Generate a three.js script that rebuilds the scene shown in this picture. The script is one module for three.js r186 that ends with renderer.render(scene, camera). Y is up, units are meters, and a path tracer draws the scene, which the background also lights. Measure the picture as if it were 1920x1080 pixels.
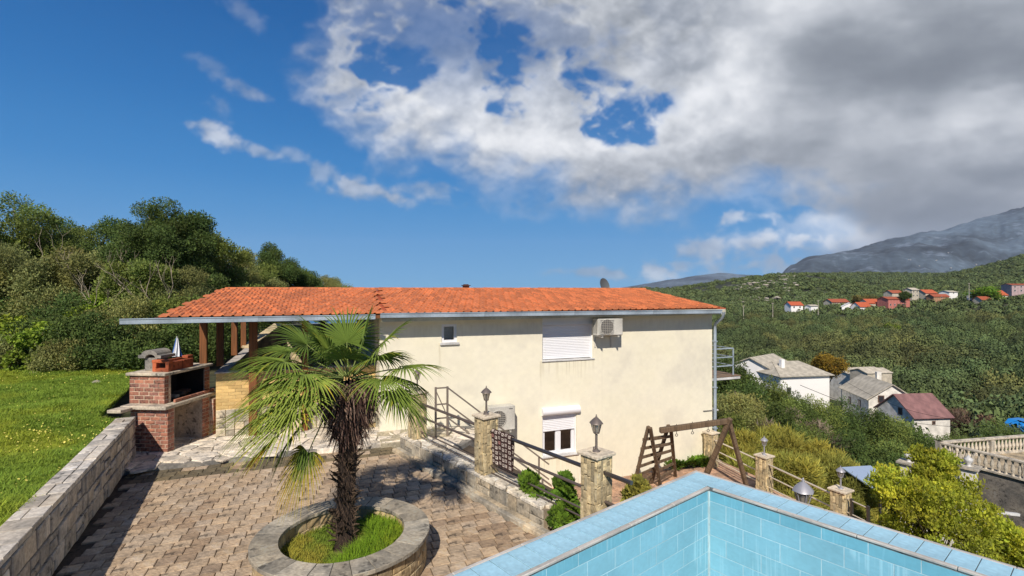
import * as THREE from 'three';
import { mergeGeometries } from 'three/addons/utils/BufferGeometryUtils.js';

// ---------------------------------------------------------------- camera, sky, sun, exposure
const scene = new THREE.Scene();
const EYE = 3.9, FOC = 950, CX = 960, HY = 543;            // eye height above the patio, focal length and horizon in photo pixels
const camera = new THREE.PerspectiveCamera(2 * Math.atan(540 / FOC) * 180 / Math.PI, 1920 / 1080, 0.1, 40000);
camera.position.set(0, EYE, 0);
camera.rotation.x = Math.atan((HY - 540) / FOC);
const renderer = new THREE.WebGLRenderer({ antialias: true });
renderer.toneMapping = THREE.LinearToneMapping;
renderer.toneMappingExposure = 1.08;
renderer.shadowMap.enabled = true;
const SUN_AZ = 8 * Math.PI / 180, SUN_EL = 41.5 * Math.PI / 180;   // heading of the shadows (right of straight ahead), height of the sun
const sunDir = new THREE.Vector3(-Math.sin(SUN_AZ) * Math.cos(SUN_EL), Math.sin(SUN_EL), Math.cos(SUN_AZ) * Math.cos(SUN_EL));
const sun = new THREE.DirectionalLight(0xfff4e8, 4.7);
sun.position.copy(sunDir).multiplyScalar(80);
sun.castShadow = true; sun.shadow.mapSize.set(4096, 4096); sun.shadow.radius = 1.2;
Object.assign(sun.shadow.camera, { left: -60, right: 60, top: 60, bottom: -60, near: 1, far: 300 });
scene.add(sun, sun.target);

// ---------------------------------------------------------------- random numbers and noise
function rngOf(seed) { let s = seed >>> 0; return () => { s = (s + 0x6d2b79f5) | 0; let t = Math.imul(s ^ (s >>> 15), 1 | s); t = (t + Math.imul(t ^ (t >>> 7), 61 | t)) ^ t; return ((t ^ (t >>> 14)) >>> 0) / 4294967296; }; }
let R = rngOf(11);
const rnd = (a, b) => a + (b - a) * R(), pick = (l) => l[Math.floor(R() * l.length)];
const PERM = new Float32Array(65536); { const r = rngOf(5); for (let i = 0; i < 65536; i++) PERM[i] = r(); }
const lat = (x, y) => PERM[((x & 255) + ((y & 255) << 8)) & 65535];
function vfast(x, y) { const xi = Math.floor(x), yi = Math.floor(y), fx = x - xi, fy = y - yi, u = fx * fx * (3 - 2 * fx), v = fy * fy * (3 - 2 * fy), r0 = (yi & 255) << 8, r1 = ((yi + 1) & 255) << 8, c0 = xi & 255, c1 = (xi + 1) & 255, a = PERM[r0 | c0], b = PERM[r0 | c1], c = PERM[r1 | c0], d = PERM[r1 | c1]; return a + (b - a) * u + (c - a) * v + (a - b - c + d) * u * v; }
function ffbm(x, y, o) { let s = 0, a = 0.5, t = 0; for (let i = 0; i < o; i++) { s += a * vfast(x + i * 17, y + i * 31); t += a; a *= 0.5; x *= 2; y *= 2; } return s / t; }
function vnoise(x, y, px = 256, py = 256) {
  if (px === 256 && py === 256) return vfast(x, y);
  const xi = Math.floor(x), yi = Math.floor(y), fx = x - xi, fy = y - yi, u = fx * fx * (3 - 2 * fx), v = fy * fy * (3 - 2 * fy);
  const x0 = ((xi % px) + px) % px, x1 = (x0 + 1) % px, y0 = ((yi % py) + py) % py, y1 = (y0 + 1) % py;
  const a = lat(x0, y0), b = lat(x1, y0), c = lat(x0, y1), d = lat(x1, y1);
  return a + (b - a) * u + (c - a) * v + (a - b - c + d) * u * v;
}
function fbm(x, y, o = 4, px = 256, py = 256) { let s = 0, a = 0.5, t = 0; for (let i = 0; i < o; i++) { s += a * vnoise(x + i * 17, y + i * 31, px, py); t += a; a *= 0.5; x *= 2; y *= 2; px = Math.min(256, px * 2); py = Math.min(256, py * 2); } return s / t; }
const clamp = (x, a = 0, b = 1) => Math.min(b, Math.max(a, x)), mix = (a, b, t) => a + (b - a) * t;
const sstep = (a, b, x) => { const t = clamp((x - a) / (b - a)); return t * t * (3 - 2 * t); };
const s2l = (c) => { c /= 255; return c <= 0.04045 ? c / 12.92 : Math.pow((c + 0.055) / 1.055, 2.4); };

// ---------------------------------------------------------------- sky: clear air to one side, a broken cloud deck to the other
{
  const w = 3584, h = 1792, data = new Float32Array(w * h * 4);
  const lin = (r, g, b) => [s2l(r), s2l(g), s2l(b)];
  const air = [[-0.02, lin(122, 180, 218)], [0.03, lin(104, 169, 218)], [0.1, lin(76, 152, 211)], [0.2, lin(48, 130, 196)], [0.32, lin(30, 110, 178)], [0.44, lin(18, 93, 160)], [0.6, lin(12, 77, 142)], [1.0, lin(10, 60, 118)]];
  const airAt = (e, o) => { let i = 1; while (i < air.length - 1 && air[i][0] < e) i++; const e0 = air[i - 1][0], c0 = air[i - 1][1], e1 = air[i][0], c1 = air[i][1], t = clamp((e - e0) / (e1 - e0)); for (let k = 0; k < 3; k++) o[k] = mix(c0[k], c1[k], t); };
  // outline of the cloud deck, in units of the tangent plane straight ahead (x right, y up), read from the photograph
  const P = (x, y) => [(x - CX) / FOC, (HY - y) / FOC];
  const deck = [[720, -900], [640, -300], [600, -60], [612, 25], [572, 90], [592, 185], [655, 240], [725, 290], [810, 306], [960, 322], [1040, 350], [1075, 376], [1190, 392], [1290, 372], [1390, 372], [1440, 395], [1490, 440], [1500, 520], [1500, 640], [5800, 640], [5800, -900]].map(([x, y]) => P(x, y));
  const gaps = [[735, 108, 62, 34, 1.0], [935, 70, 66, 62, 1.15], [1000, 40, 40, 40, 0.75], [1190, 190, 62, 40, 1.05], [1150, 140, 60, 34, 0.8], [1040, 330, 40, 22, 0.8], [668, 175, 40, 16, 0.6], [1120, 60, 50, 40, 0.55], [1470, 405, 50, 16, 0.9], [820, 20, 60, 26, 0.5]];
  const puffs = [[472, 170, 66, 22, 0.34, 0.55], [405, 250, 66, 26, 0.5, 0.85], [480, 286, 70, 14, 0.3, 0.6], [545, 298, 26, 14, 0.4, 0.45], [600, 325, 36, 30, 0.5, 0.55], [680, 352, 86, 26, 0.2, 0.85], [800, 362, 66, 20, 0.15, 0.62], [395, 120, 40, 22, 0.5, 0.28], [405, 195, 36, 20, 0.4, 0.25], [460, 12, 60, 22, 0.7, 0.25], [1396, 418, 58, 17, 0, 0.85], [1350, 462, 110, 30, -0.12, 0.9], [1470, 458, 110, 34, 0.02, 1.0], [1560, 452, 110, 40, 0, 1.0], [1500, 500, 170, 26, 0, 0.85], [1240, 500, 90, 22, -0.12, 0.85], [1130, 518, 90, 14, 0, 0.7], [1330, 505, 90, 18, 0, 0.75], [1650, 440, 140, 60, 0, 1.0]];
  const tone = [[640, 120, 90, 110, 0.10], [800, 190, 150, 70, 0.20], [1010, 250, 180, 60, 0.17], [1250, 215, 120, 70, 0.16], [1420, 160, 90, 55, 0.28], [1330, 250, 120, 60, 0.10], [960, 312, 200, 22, -0.12], [1230, 375, 120, 26, -0.20], [1180, 330, 100, 30, -0.02], [1400, 305, 200, 46, -0.30], [1560, 170, 150, 60, -0.26], [1720, 120, 190, 60, -0.36], [1880, 60, 160, 90, -0.34], [1500, 30, 90, 60, 0.10], [1300, 60, 160, 70, -0.14], [1800, 205, 170, 40, 0.10], [1800, 290, 170, 40, -0.24], [1650, 280, 80, 30, 0.05], [1880, 340, 120, 40, -0.02], [1600, 375, 160, 30, -0.06], [1800, 400, 140, 26, -0.20], [1560, 430, 60, 20, 0.22], [1470, 440, 60, 16, 0.2], [1470, 495, 150, 20, -0.12], [1390, 470, 50, 16, 0.14], [1250, 492, 60, 12, 0.2], [1396, 416, 50, 14, 0.2], [1560, 450, 90, 26, 0.2], [1480, 460, 90, 26, 0.16], [1360, 455, 60, 20, 0.16], [400, 245, 60, 20, 0.12], [680, 345, 80, 20, 0.12]];
  const toP = (l) => l.map((g) => [...P(g[0], g[1]), g[2] / FOC, g[3] / FOC, ...g.slice(4)]);
  const flat = (l) => Float64Array.from(l.flat()), gp = flat(toP(gaps)), pf = flat(toP(puffs)), tn = flat(toP(tone)), DK = flat(deck), DN = deck.length;
  const inDeck = (x, y) => {                                // signed distance to the deck's outline, positive inside
    let d = 1e9, inside = false;
    for (let i = 0, j = DN - 1; i < DN; j = i++) {
      const ax = DK[2 * j], ay = DK[2 * j + 1], bx = DK[2 * i], by = DK[2 * i + 1], ex = bx - ax, ey = by - ay, wx = x - ax, wy = y - ay, t = clamp((wx * ex + wy * ey) / (ex * ex + ey * ey));
      d = Math.min(d, (wx - ex * t) ** 2 + (wy - ey * t) ** 2);
      if ((ay > y) !== (by > y) && x < ax + (y - ay) / (by - ay) * ex) inside = !inside;
    }
    return (inside ? 1 : -1) * Math.sqrt(d);
  };
  const c = [0, 0, 0];
  function texel(dx, sy, dz, o) {
      airAt(Math.max(sy, -0.02), c);
      let dens = 0, bright = 0.62;
      if (sy > -0.03) {
        const f = -dz, side = Math.atan2(dx, f);              // bearing from straight ahead
        const x = Math.abs(side) < 1.15 ? dx / f : Math.sign(side) * (2.234 + (Math.abs(side) - 1.15) * 3), y = Math.min(2.6, sy / Math.max(0.3, Math.hypot(dx, dz)) * (Math.abs(side) < 1.15 ? Math.hypot(dx, dz) / f : 2.45));
        const sx = x * 3.2 + 40, sy2 = y * 4.4 + 40;
        const n1 = ffbm(sx, sy2, 6), n2 = ffbm(sx * 3.1 + 9, sy2 * 3.1 + 4, 5), wx = (ffbm(sx * 2 + 70, sy2 * 2, 4) - 0.5) * 0.16, wy = (ffbm(sx * 2, sy2 * 2 + 90, 4) - 0.5) * 0.16;
        const n3 = ffbm(x * 26 + 13 + n2 * 2, y * 34 + 57, 5) - 0.5, n4 = ffbm(x * 60 + 3 + n2 * 3, y * 76 + 21, 4) - 0.5;
        const soft = 1 - 0.75 * sstep(0.22, 0.62, x);            // the deck grows smoother to the right
        let d = inDeck(x + wx * 0.6, y + wy * 0.6) + (n2 - 0.5) * 0.09 + (n1 - 0.5) * 0.05 + n3 * 0.05 + n4 * 0.025;
        const wide = sstep(0.42, 0.6, x) * (1 - sstep(0.2, 0.3, y)); dens = sstep(-0.05 - wide * 0.06, 0.075 + wide * 0.12, d + wide * (n3 * 0.1));
        // thin, ragged cloud in the upper part of the deck's clear side
        const th = Math.exp(-(((x + 0.2) / 0.34) ** 2) - ((y - 0.52) / 0.12) ** 2);
        dens *= 1 - th * 0.75 * (1 - sstep(0.36, 0.66, n2 + n3 * 0.7));
        let hole = 0;
        for (let g = 0; g < gp.length; g += 5) { const gx = gp[g], gy = gp[g + 1], rx = gp[g + 2] * 1.15, ry = gp[g + 3] * 1.15, k = gp[g + 4], q = ((x + wx * 1.1 + n3 * 0.05 - gx) / rx) ** 2 + ((y + wy * 1.1 + n3 * 0.05 - gy) / ry) ** 2; if (q < 9) hole = Math.max(hole, k * Math.exp(-q * 0.55)); }
        dens *= 1 - 0.96 * sstep(0.18, 0.95, hole * 0.9 + ((n2 - 0.5) * 1.5 + n3 * 1.3 + n4 * 0.6) * Math.min(1, hole * 2));
        for (let g = 0; g < pf.length; g += 6) {
          const gx = pf[g], gy = pf[g + 1], rx = pf[g + 2], ry = pf[g + 3], a = pf[g + 4], k = pf[g + 5], ux = x + wx * 0.35 - gx, uy = y + wy * 0.35 - gy, ca = Math.cos(a), sa = Math.sin(a), q = ((ux * ca - uy * sa) / rx) ** 2 + ((ux * sa + uy * ca) / (ry * 0.85)) ** 2;
          if (q < 6) { const e0 = Math.exp(-q * 0.7); dens = Math.max(dens, k * 0.82 * sstep(0.28, 1.2, e0 * 1.05 + ((n2 - 0.5) * 0.6 + n3 * 1.3 + n4 * 0.7) * Math.min(1, e0 * 2.5))); }
        }
        if (sy < 0.02) dens *= sstep(-0.01, 0.02, sy) * 0.6 + 0.4;
        // how lit the cloud is: the tone of each bank, and crests against folds
        const lit = ffbm(sx * 1.7 - 0.2, sy2 * 1.9 + 0.25, 5) - ffbm(sx * 1.7, sy2 * 1.9, 5), lit2 = ffbm((sx - 0.05) * 4.4, (sy2 + 0.07) * 4.4, 5) - ffbm(sx * 4.4, sy2 * 4.4, 5), str = ffbm(x * 2.2 + y * 1.5 + 9, y * 9 - x * 1.6 + 5, 5) - 0.5;
        bright = 0.695 + 0.005 * sstep(0.25, 0.7, x) + lit * 0.22 * soft + lit2 * 0.34 * soft + (n3 * 0.13 + n4 * 0.12) * soft + str * 0.7 * (1 - soft) + (n1 - 0.5) * 0.10;
        for (let g = 0; g < tn.length; g += 5) { const gx = tn[g], gy = tn[g + 1], rx = tn[g + 2], ry = tn[g + 3], k = tn[g + 4], q = ((x + wx - gx) / rx) ** 2 + ((y + wy - gy) / ry) ** 2; if (q < 7) bright += (k > 0 ? k * 0.8 : k * 0.38) * Math.exp(-q * 0.8); }
        if (bright < 0.64) bright = 0.64 - 0.2 * (1 - Math.exp((bright - 0.64) / 0.2)); else if (bright > 0.84) bright = 0.84 + 0.2 * (1 - Math.exp(-(bright - 0.84) / 0.2));
      }
      // cloud colour: bluish grey where shaded, white where lit
      const b = bright * bright, k = dens * (0.90 + 0.10 * dens);
      const cr = mix(0.74, 1.02, bright) * b, cg = mix(0.92, 1.02, bright) * b, cb = mix(1.2, 1.03, bright) * b;
      data[o] = mix(c[0], cr, k); data[o + 1] = mix(c[1], cg, k); data[o + 2] = mix(c[2], cb, k); data[o + 3] = 1;
  }
  function line(j) { const el = ((j + 0.5) / h - 0.5) * Math.PI, sy = Math.sin(el), cy = Math.cos(el); for (let i = 0; i < w; i++) { const az = ((i + 0.5) / w - 0.5) * 2 * Math.PI; texel(Math.cos(az) * cy, sy, Math.sin(az) * cy, (j * w + i) * 4); } }
  for (let j = 0; j < h; j++) line(j);
  const sky = new THREE.DataTexture(data, w, h, THREE.RGBAFormat, THREE.FloatType);
  sky.mapping = THREE.EquirectangularReflectionMapping; sky.magFilter = THREE.LinearFilter; sky.needsUpdate = true;
  scene.background = sky; scene.environment = sky;
}
// ---------------------------------------------------------------- positions: x right, Z metres ahead, y up from the patio
const v3 = (x, y, Z) => new THREE.Vector3(x, y, -Z);
const at = (px, py, d) => v3((px - CX) / FOC * d, EYE - (py - HY) / FOC * d, d);
const onLevel = (px, py, y) => at(px, py, FOC * (EYE - y) / (py - HY));
const taken = new Map();
function uniq(n) { const k = taken.get(n) ?? 0; taken.set(n, k + 1); return k ? n + '_' + String(k).padStart(3, '0') : n; }
function tag(o, label, category, group, kind) { if (label) o.userData.label = label; if (category) o.userData.category = category; if (group) o.userData.group = group; if (kind) o.userData.kind = kind; return o; }
function thing(name, label, category, pos = [0, 0, 0], turn = 0, group) { const g = new THREE.Group(); g.name = uniq(name); if (pos.isVector3) g.position.copy(pos); else g.position.set(...pos); g.rotation.y = turn; scene.add(g); return tag(g, label, category, group); }
function mesh(parent, name, geo, mat, pos, turn) { const m = new THREE.Mesh(geo, mat); m.name = parent === scene ? uniq(name) : name; m.castShadow = m.receiveShadow = true; if (pos) { if (pos.isVector3) m.position.copy(pos); else m.position.set(...pos); } if (turn) m.rotation.y = turn; parent.add(m); return m; }
function struct(name, geo, mat, pos, turn) { const m = mesh(scene, name, geo, mat, pos, turn); m.userData.kind = 'structure'; return m; }
function copyOf(root, name, pos, turn, label, group) { const r = root.clone(); r.name = uniq(name); r.userData = { ...root.userData }; if (pos) { if (pos.isVector3) r.position.copy(pos); else r.position.set(...pos); } if (turn !== undefined) r.rotation.y = turn; if (label) r.userData.label = label; if (group) r.userData.group = group; scene.add(r); return r; }
// where a photo pixel's ray meets the plane z = zl of a frame turned by `turn` about the vertical through `o`: local x, y
function onFrame(o, turn, px, py, zl = 0) {
  const c = Math.cos(turn), s = Math.sin(turn), dx = (px - CX) / FOC, dy = -(py - HY) / FOC, dz = -1;
  const lx = (X, Z) => X * c - Z * s, lz = (X, Z) => X * s + Z * c;          // world to local
  const ox = -o.x, oy = EYE - o.y, oz = -o.z, t = (zl - lz(ox, oz)) / lz(dx, dz);
  return [lx(ox + dx * t, oz + dz * t), oy + dy * t, t];
}
// ---------------------------------------------------------------- geometry
const soup = (pos, nor, uv) => { const g = new THREE.BufferGeometry(); g.setAttribute('position', new THREE.Float32BufferAttribute(pos, 3)); if (nor) g.setAttribute('normal', new THREE.Float32BufferAttribute(nor, 3)); else g.computeVertexNormals(); if (uv) g.setAttribute('uv', new THREE.Float32BufferAttribute(uv, 2)); return g; };
// uv in metres from the side each face points to
function metric(g, off = 0) {
  g = g.index ? g.toNonIndexed() : g; if (!g.attributes.normal) g.computeVertexNormals();
  const p = g.attributes.position, n = g.attributes.normal, uv = new Float32Array(p.count * 2), ox = off * 0.731, oy = off * 1.173;
  for (let i = 0; i < p.count; i += 3) {
    let x = 0, y = 0, z = 0; for (let k = 0; k < 3; k++) { x += Math.abs(n.getX(i + k)); y += Math.abs(n.getY(i + k)); z += Math.abs(n.getZ(i + k)); }
    for (let k = 0; k < 3; k++) { const a = p.getX(i + k), b = p.getY(i + k), c = p.getZ(i + k), o = (i + k) * 2; if (z >= x && z >= y) { uv[o] = a; uv[o + 1] = b; } else if (x >= y) { uv[o] = c; uv[o + 1] = b; } else { uv[o] = a; uv[o + 1] = c; } uv[o] += ox; uv[o + 1] += oy; }
  }
  g.setAttribute('uv', new THREE.BufferAttribute(uv, 2)); return g;
}
const join = (l) => { const q = l.map((g) => { const h = g.index ? g.toNonIndexed() : g; for (const k of Object.keys(h.attributes)) if (!['position', 'normal', 'uv', 'color'].includes(k)) h.deleteAttribute(k); return h; }); const same = q.every((g) => g.attributes.color); if (!same) q.forEach((g) => g.deleteAttribute('color')); if (!q.every((g) => g.attributes.uv)) q.forEach((g) => g.deleteAttribute('uv')); return mergeGeometries(q, false); };
const box = (w, h, d, x = 0, y = 0, z = 0) => metric(new THREE.BoxGeometry(w, h, d).translate(x, y, z));
const bx = (x0, x1, y0, y1, z0, z1) => box(x1 - x0, y1 - y0, z1 - z0, (x0 + x1) / 2, (y0 + y1) / 2, (z0 + z1) / 2);
// box with its twelve edges chamfered by c
function cbox(w, h, d, c = 0.005, x = 0, y = 0, z = 0) {
  const a = w / 2, b = h / 2, e = d / 2, pos = [];
  const quad = (p, q, r, s) => pos.push(...p, ...q, ...r, ...p, ...r, ...s);
  const V = (sx, sy, sz, ax) => [sx * (a - (ax === 0 ? 0 : c)), sy * (b - (ax === 1 ? 0 : c)), sz * (e - (ax === 2 ? 0 : c))];
  for (const s of [1, -1]) {
    const f = (p, q, r, t) => (s > 0 ? quad(p, q, r, t) : quad(t, r, q, p));
    f(V(-1, -1, s, 2), V(1, -1, s, 2), V(1, 1, s, 2), V(-1, 1, s, 2)); f(V(s, -1, 1, 0), V(s, -1, -1, 0), V(s, 1, -1, 0), V(s, 1, 1, 0)); f(V(-1, s, 1, 1), V(1, s, 1, 1), V(1, s, -1, 1), V(-1, s, -1, 1));
  }
  for (const s of [1, -1]) for (const t of [1, -1]) {
    const f = (p, q, r, u) => (s * t > 0 ? quad(p, q, r, u) : quad(u, r, q, p));
    f(V(s, t, 1, 0), V(s, t, -1, 0), V(s, t, -1, 1), V(s, t, 1, 1));
    f(V(s, 1, t, 2), V(s, -1, t, 2), V(s, -1, t, 0), V(s, 1, t, 0)); f(V(1, s, t, 1), V(-1, s, t, 1), V(-1, s, t, 2), V(1, s, t, 2));
  }
  for (const s of [1, -1]) for (const t of [1, -1]) for (const u of [1, -1]) { const p = [V(s, t, u, 0), V(s, t, u, 1), V(s, t, u, 2)]; if (s * t * u < 0) p.reverse(); pos.push(...p.flat()); }
  return metric(soup(pos).translate(x, y, z));
}
// a flat piece with a bevelled face: polygon (counter-clockwise) in x, y; its back at z = 0, its face at z = t
function slab(poly, t, c = 0.008, rough = 0, off = 0) {
  const n = poly.length, A = poly.map(([x, y]) => new THREE.Vector2(x, y)), pos = [];
  const cx = A.reduce((s, p) => s + p.x, 0) / n, cy = A.reduce((s, p) => s + p.y, 0) / n;
  const inner = A.map((p) => { const dx = cx - p.x, dy = cy - p.y, l = Math.hypot(dx, dy) || 1, k = Math.min(c * 1.4, l * 0.4) / l; return [p.x + dx * k, p.y + dy * k, t + (R() - 0.5) * rough]; });
  const mid = [cx, cy, t + R() * rough * 0.7];
  for (let i = 0; i < n; i++) {
    const j = (i + 1) % n, a = [A[i].x, A[i].y, 0], b = [A[j].x, A[j].y, 0], a1 = [A[i].x, A[i].y, t - c], b1 = [A[j].x, A[j].y, t - c];
    pos.push(...a, ...b, ...b1, ...a, ...b1, ...a1, ...a1, ...b1, ...inner[j], ...a1, ...inner[j], ...inner[i], ...inner[i], ...inner[j], ...mid);
  }
  return metric(soup(pos), off);
}
const rect = (w, h, x = 0, y = 0) => [[x, y], [x + w, y], [x + w, y + h], [x, y + h]];
// a straight bar of section w x h from p to q
function bar(p, q, w, h = w, c = 0) {
  const d = new THREE.Vector3().subVectors(q, p), l = d.length(), g = c ? cbox(w, h, l, c) : box(w, h, l);
  const m = new THREE.Matrix4().lookAt(q, p, Math.abs(d.y) > 0.98 * l ? new THREE.Vector3(0, 0, 1) : new THREE.Vector3(0, 1, 0)).setPosition(p.clone().add(q).multiplyScalar(0.5));
  return g.applyMatrix4(m);
}
function rod(p, q, r0, r1 = r0, n = 8, cap = true) {
  const d = new THREE.Vector3().subVectors(q, p), g = new THREE.CylinderGeometry(r1, r0, d.length(), n, 1, !cap);
  return g.toNonIndexed().applyMatrix4(new THREE.Matrix4().makeRotationFromQuaternion(new THREE.Quaternion().setFromUnitVectors(new THREE.Vector3(0, 1, 0), d.clone().normalize())).setPosition(p.clone().add(q).multiplyScalar(0.5)));
}
// a tapering tube through points
function limb(pts, radii, n = 6) {
  const pos = [], nor = [], rings = []; let up = new THREE.Vector3(0.3, 0.1, 1).normalize();
  for (let i = 0; i < pts.length; i++) {
    const t = new THREE.Vector3().subVectors(pts[Math.min(i + 1, pts.length - 1)], pts[Math.max(i - 1, 0)]).normalize(), s = new THREE.Vector3().crossVectors(t, up).normalize(), u = new THREE.Vector3().crossVectors(s, t); up = u;
    rings.push(Array.from({ length: n }, (_, k) => { const a = k / n * Math.PI * 2, d = s.clone().multiplyScalar(Math.cos(a)).addScaledVector(u, Math.sin(a)); return [pts[i].clone().addScaledVector(d, radii[i]), d]; }));
  }
  for (let i = 0; i < rings.length - 1; i++) for (let k = 0; k < n; k++) {
    const a = rings[i][k], b = rings[i][(k + 1) % n], c = rings[i + 1][(k + 1) % n], d = rings[i + 1][k];
    for (const [p, m] of [a, c, b, a, d, c]) { pos.push(p.x, p.y, p.z); nor.push(m.x, m.y, m.z); }
  }
  return metric(soup(pos, nor));
}
const lathe = (pts, n = 16) => new THREE.LatheGeometry(pts.map(([x, y]) => new THREE.Vector2(x, y)), n);
function extrude(poly, depth, holes = [], bevel = 0) { const s = new THREE.Shape(poly.map(([x, y]) => new THREE.Vector2(x, y))); for (const h of holes) s.holes.push(new THREE.Path(h.map(([x, y]) => new THREE.Vector2(x, y)))); return metric(new THREE.ExtrudeGeometry(s, { depth, bevelEnabled: bevel > 0, bevelSize: bevel, bevelThickness: bevel, bevelSegments: 1, curveSegments: 10 })); }
// cut a polygon by the line through p with normal n, keeping the side away from n
function clip(poly, px, py, nx, ny) { const out = []; for (let i = 0; i < poly.length; i++) { const a = poly[i], b = poly[(i + 1) % poly.length], da = (a[0] - px) * nx + (a[1] - py) * ny, db = (b[0] - px) * nx + (b[1] - py) * ny; if (da <= 0) out.push(a); if (da * db < 0) { const t = da / (da - db); out.push([a[0] + (b[0] - a[0]) * t, a[1] + (b[1] - a[1]) * t]); } } return out; }
const area = (p) => { let s = 0; for (let i = 0; i < p.length; i++) { const a = p[i], b = p[(i + 1) % p.length]; s += a[0] * b[1] - b[0] * a[1]; } return s / 2; };
const inside = (p, x, y) => { let c = false; for (let i = 0, j = p.length - 1; i < p.length; j = i++) { const [ax, ay] = p[j], [bx, by] = p[i]; if ((ay > y) !== (by > y) && x < ax + (y - ay) / (by - ay) * (bx - ax)) c = !c; } return c; };
// irregular flat stones that fill a polygon, a joint's width apart
function crazy(outline, size, joint, loose) {
  const xs = outline.map((p) => p[0]), ys = outline.map((p) => p[1]), x0 = Math.min(...xs), x1 = Math.max(...xs), y0 = Math.min(...ys), y1 = Math.max(...ys), seeds = [];
  for (let y = y0 - size; y < y1 + size; y += size * 0.9) for (let x = x0 - size; x < x1 + size; x += size) if (R() > 0.12) seeds.push([x + rnd(-0.42, 0.42) * size, y + rnd(-0.42, 0.42) * size]);
  const cells = [];
  for (const s of seeds) {
    let c = [[s[0] - 2 * size, s[1] - 2 * size], [s[0] + 2 * size, s[1] - 2 * size], [s[0] + 2 * size, s[1] + 2 * size], [s[0] - 2 * size, s[1] + 2 * size]];
    for (const t of seeds) { const dx = t[0] - s[0], dy = t[1] - s[1], l = Math.hypot(dx, dy); if (t === s || l > 3.2 * size) continue; c = clip(c, (s[0] + t[0]) / 2 - dx / l * joint / 2, (s[1] + t[1]) / 2 - dy / l * joint / 2, dx / l, dy / l); }
    if (loose) { const mx = c.reduce((q, p) => q + p[0], 0) / c.length, my = c.reduce((q, p) => q + p[1], 0) / c.length; if (!inside(outline, mx, my)) continue; } else for (let i = 0; i < outline.length && c.length > 2; i++) { const a = outline[i], b = outline[(i + 1) % outline.length], ex = b[0] - a[0], ey = b[1] - a[1], l = Math.hypot(ex, ey); c = clip(c, a[0], a[1], ey / l, -ex / l); }
    if (c.length > 2 && area(c) > size * size * 0.06) cells.push(c);
  }
  return cells;
}
// random coursed stones that fill a rectangle: [x, y, w, h]
function courses(w, h, rows, minw, maxw) { const out = []; let y = 0; const hs = rows.map((r) => r * h / rows.reduce((a, b) => a + b)); for (const rh of hs) { let x = -rnd(0, minw); while (x < w) { const ww = rnd(minw, maxw), a = Math.max(0, x), b = Math.min(w, x + ww); if (b - a > minw * 0.25) { if (rh > 0.26 && R() < 0.3) { const k = rnd(0.35, 0.65) * rh; out.push([a, y, b - a, k], [a, y + k, b - a, rh - k]); } else out.push([a, y, b - a, rh]); } else if (out.length && b > a) out[out.length - 1][2] += b - a; x += ww; } y += rh; } return out; }
// ---------------------------------------------------------------- textures and materials
function tex(n, m, per, fn, srgb = true) {
  const d = new Uint8Array(n * m * 4); for (let j = 0; j < m; j++) for (let i = 0; i < n; i++) { const c = fn(i / n, j / m, i, j), o = (j * n + i) * 4; if (typeof c === 'number') d[o] = d[o + 1] = d[o + 2] = clamp(c) * 255; else { d[o] = clamp(c[0]) * 255; d[o + 1] = clamp(c[1]) * 255; d[o + 2] = clamp(c[2]) * 255; } d[o + 3] = 255; }
  const t = new THREE.DataTexture(d, n, m); t.wrapS = t.wrapT = THREE.RepeatWrapping; t.magFilter = THREE.LinearFilter; t.minFilter = THREE.LinearMipmapLinearFilter; t.generateMipmaps = true; if (srgb) t.colorSpace = THREE.SRGBColorSpace; t.repeat.set(1 / per[0], 1 / per[1]); t.needsUpdate = true; return t;
}
const canvasTex = (w, h, draw, per) => { const c = document.createElement('canvas'); c.width = w; c.height = h; draw(c.getContext('2d'), w, h); const t = new THREE.CanvasTexture(c); t.colorSpace = THREE.SRGBColorSpace; t.wrapS = t.wrapT = THREE.RepeatWrapping; if (per) t.repeat.set(1 / per[0], 1 / per[1]); return t; };
const F = (u, v, k, o = 4, kv = k) => fbm(u * k, v * kv, o, k, kv);
// mottled stone, multiplied with a material's colour: coarse stains, fine grain, a few dark lichens
const stoneTex = tex(512, 512, [1.6, 1.6], (u, v) => { const a = F(u, v, 5, 5), b = F(u, v, 40, 3), l = sstep(0.62, 0.72, F(u + 0.37, v + 0.11, 22, 3)) * sstep(0.45, 0.6, F(u, v, 4, 2)); const g = 0.9 + (a - 0.5) * 0.5 + (b - 0.5) * 0.3 - l * 0.26; return [g, g * (0.985 - (a - 0.5) * 0.05), g * (0.955 - (a - 0.5) * 0.12)]; });
const stoneBump = tex(512, 512, [1.6, 1.6], (u, v) => 0.55 * F(u, v, 14, 5) + 0.45 * F(u, v, 60, 3), false);
const plainTex = tex(512, 512, [2.2, 2.2], (u, v) => { const a = F(u, v, 5, 5), b = F(u, v, 60, 2); const g = 0.9 + (a - 0.5) * 0.26 + (b - 0.5) * 0.1; return [g, g, g * 0.99]; });
const woodTex = tex(256, 512, [0.5, 2.0], (u, v) => { const w = F(u, v, 4, 3, 2), g = 0.72 + 0.34 * (fbm(u * 34 + w * 6, v * 3, 3, 34, 3) - 0.5) + 0.22 * (fbm(u * 90, v * 5, 2, 90, 5) - 0.5) + (w - 0.5) * 0.25; return [g, g * 0.97, g * 0.93]; });
const woodBump = tex(256, 512, [0.5, 2.0], (u, v) => { const w = F(u, v, 4, 3, 2); return fbm(u * 34 + w * 6, v * 3, 3, 34, 3); }, false);
const barkBump = tex(256, 256, [0.4, 0.8], (u, v) => F(u, v, 16, 4, 5), false);
const col = (r, g, b) => new THREE.Color().setRGB(s2l(r), s2l(g), s2l(b));
const mat = (c, o = {}) => new THREE.MeshStandardMaterial({ color: c, roughness: 0.85, ...o });
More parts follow.
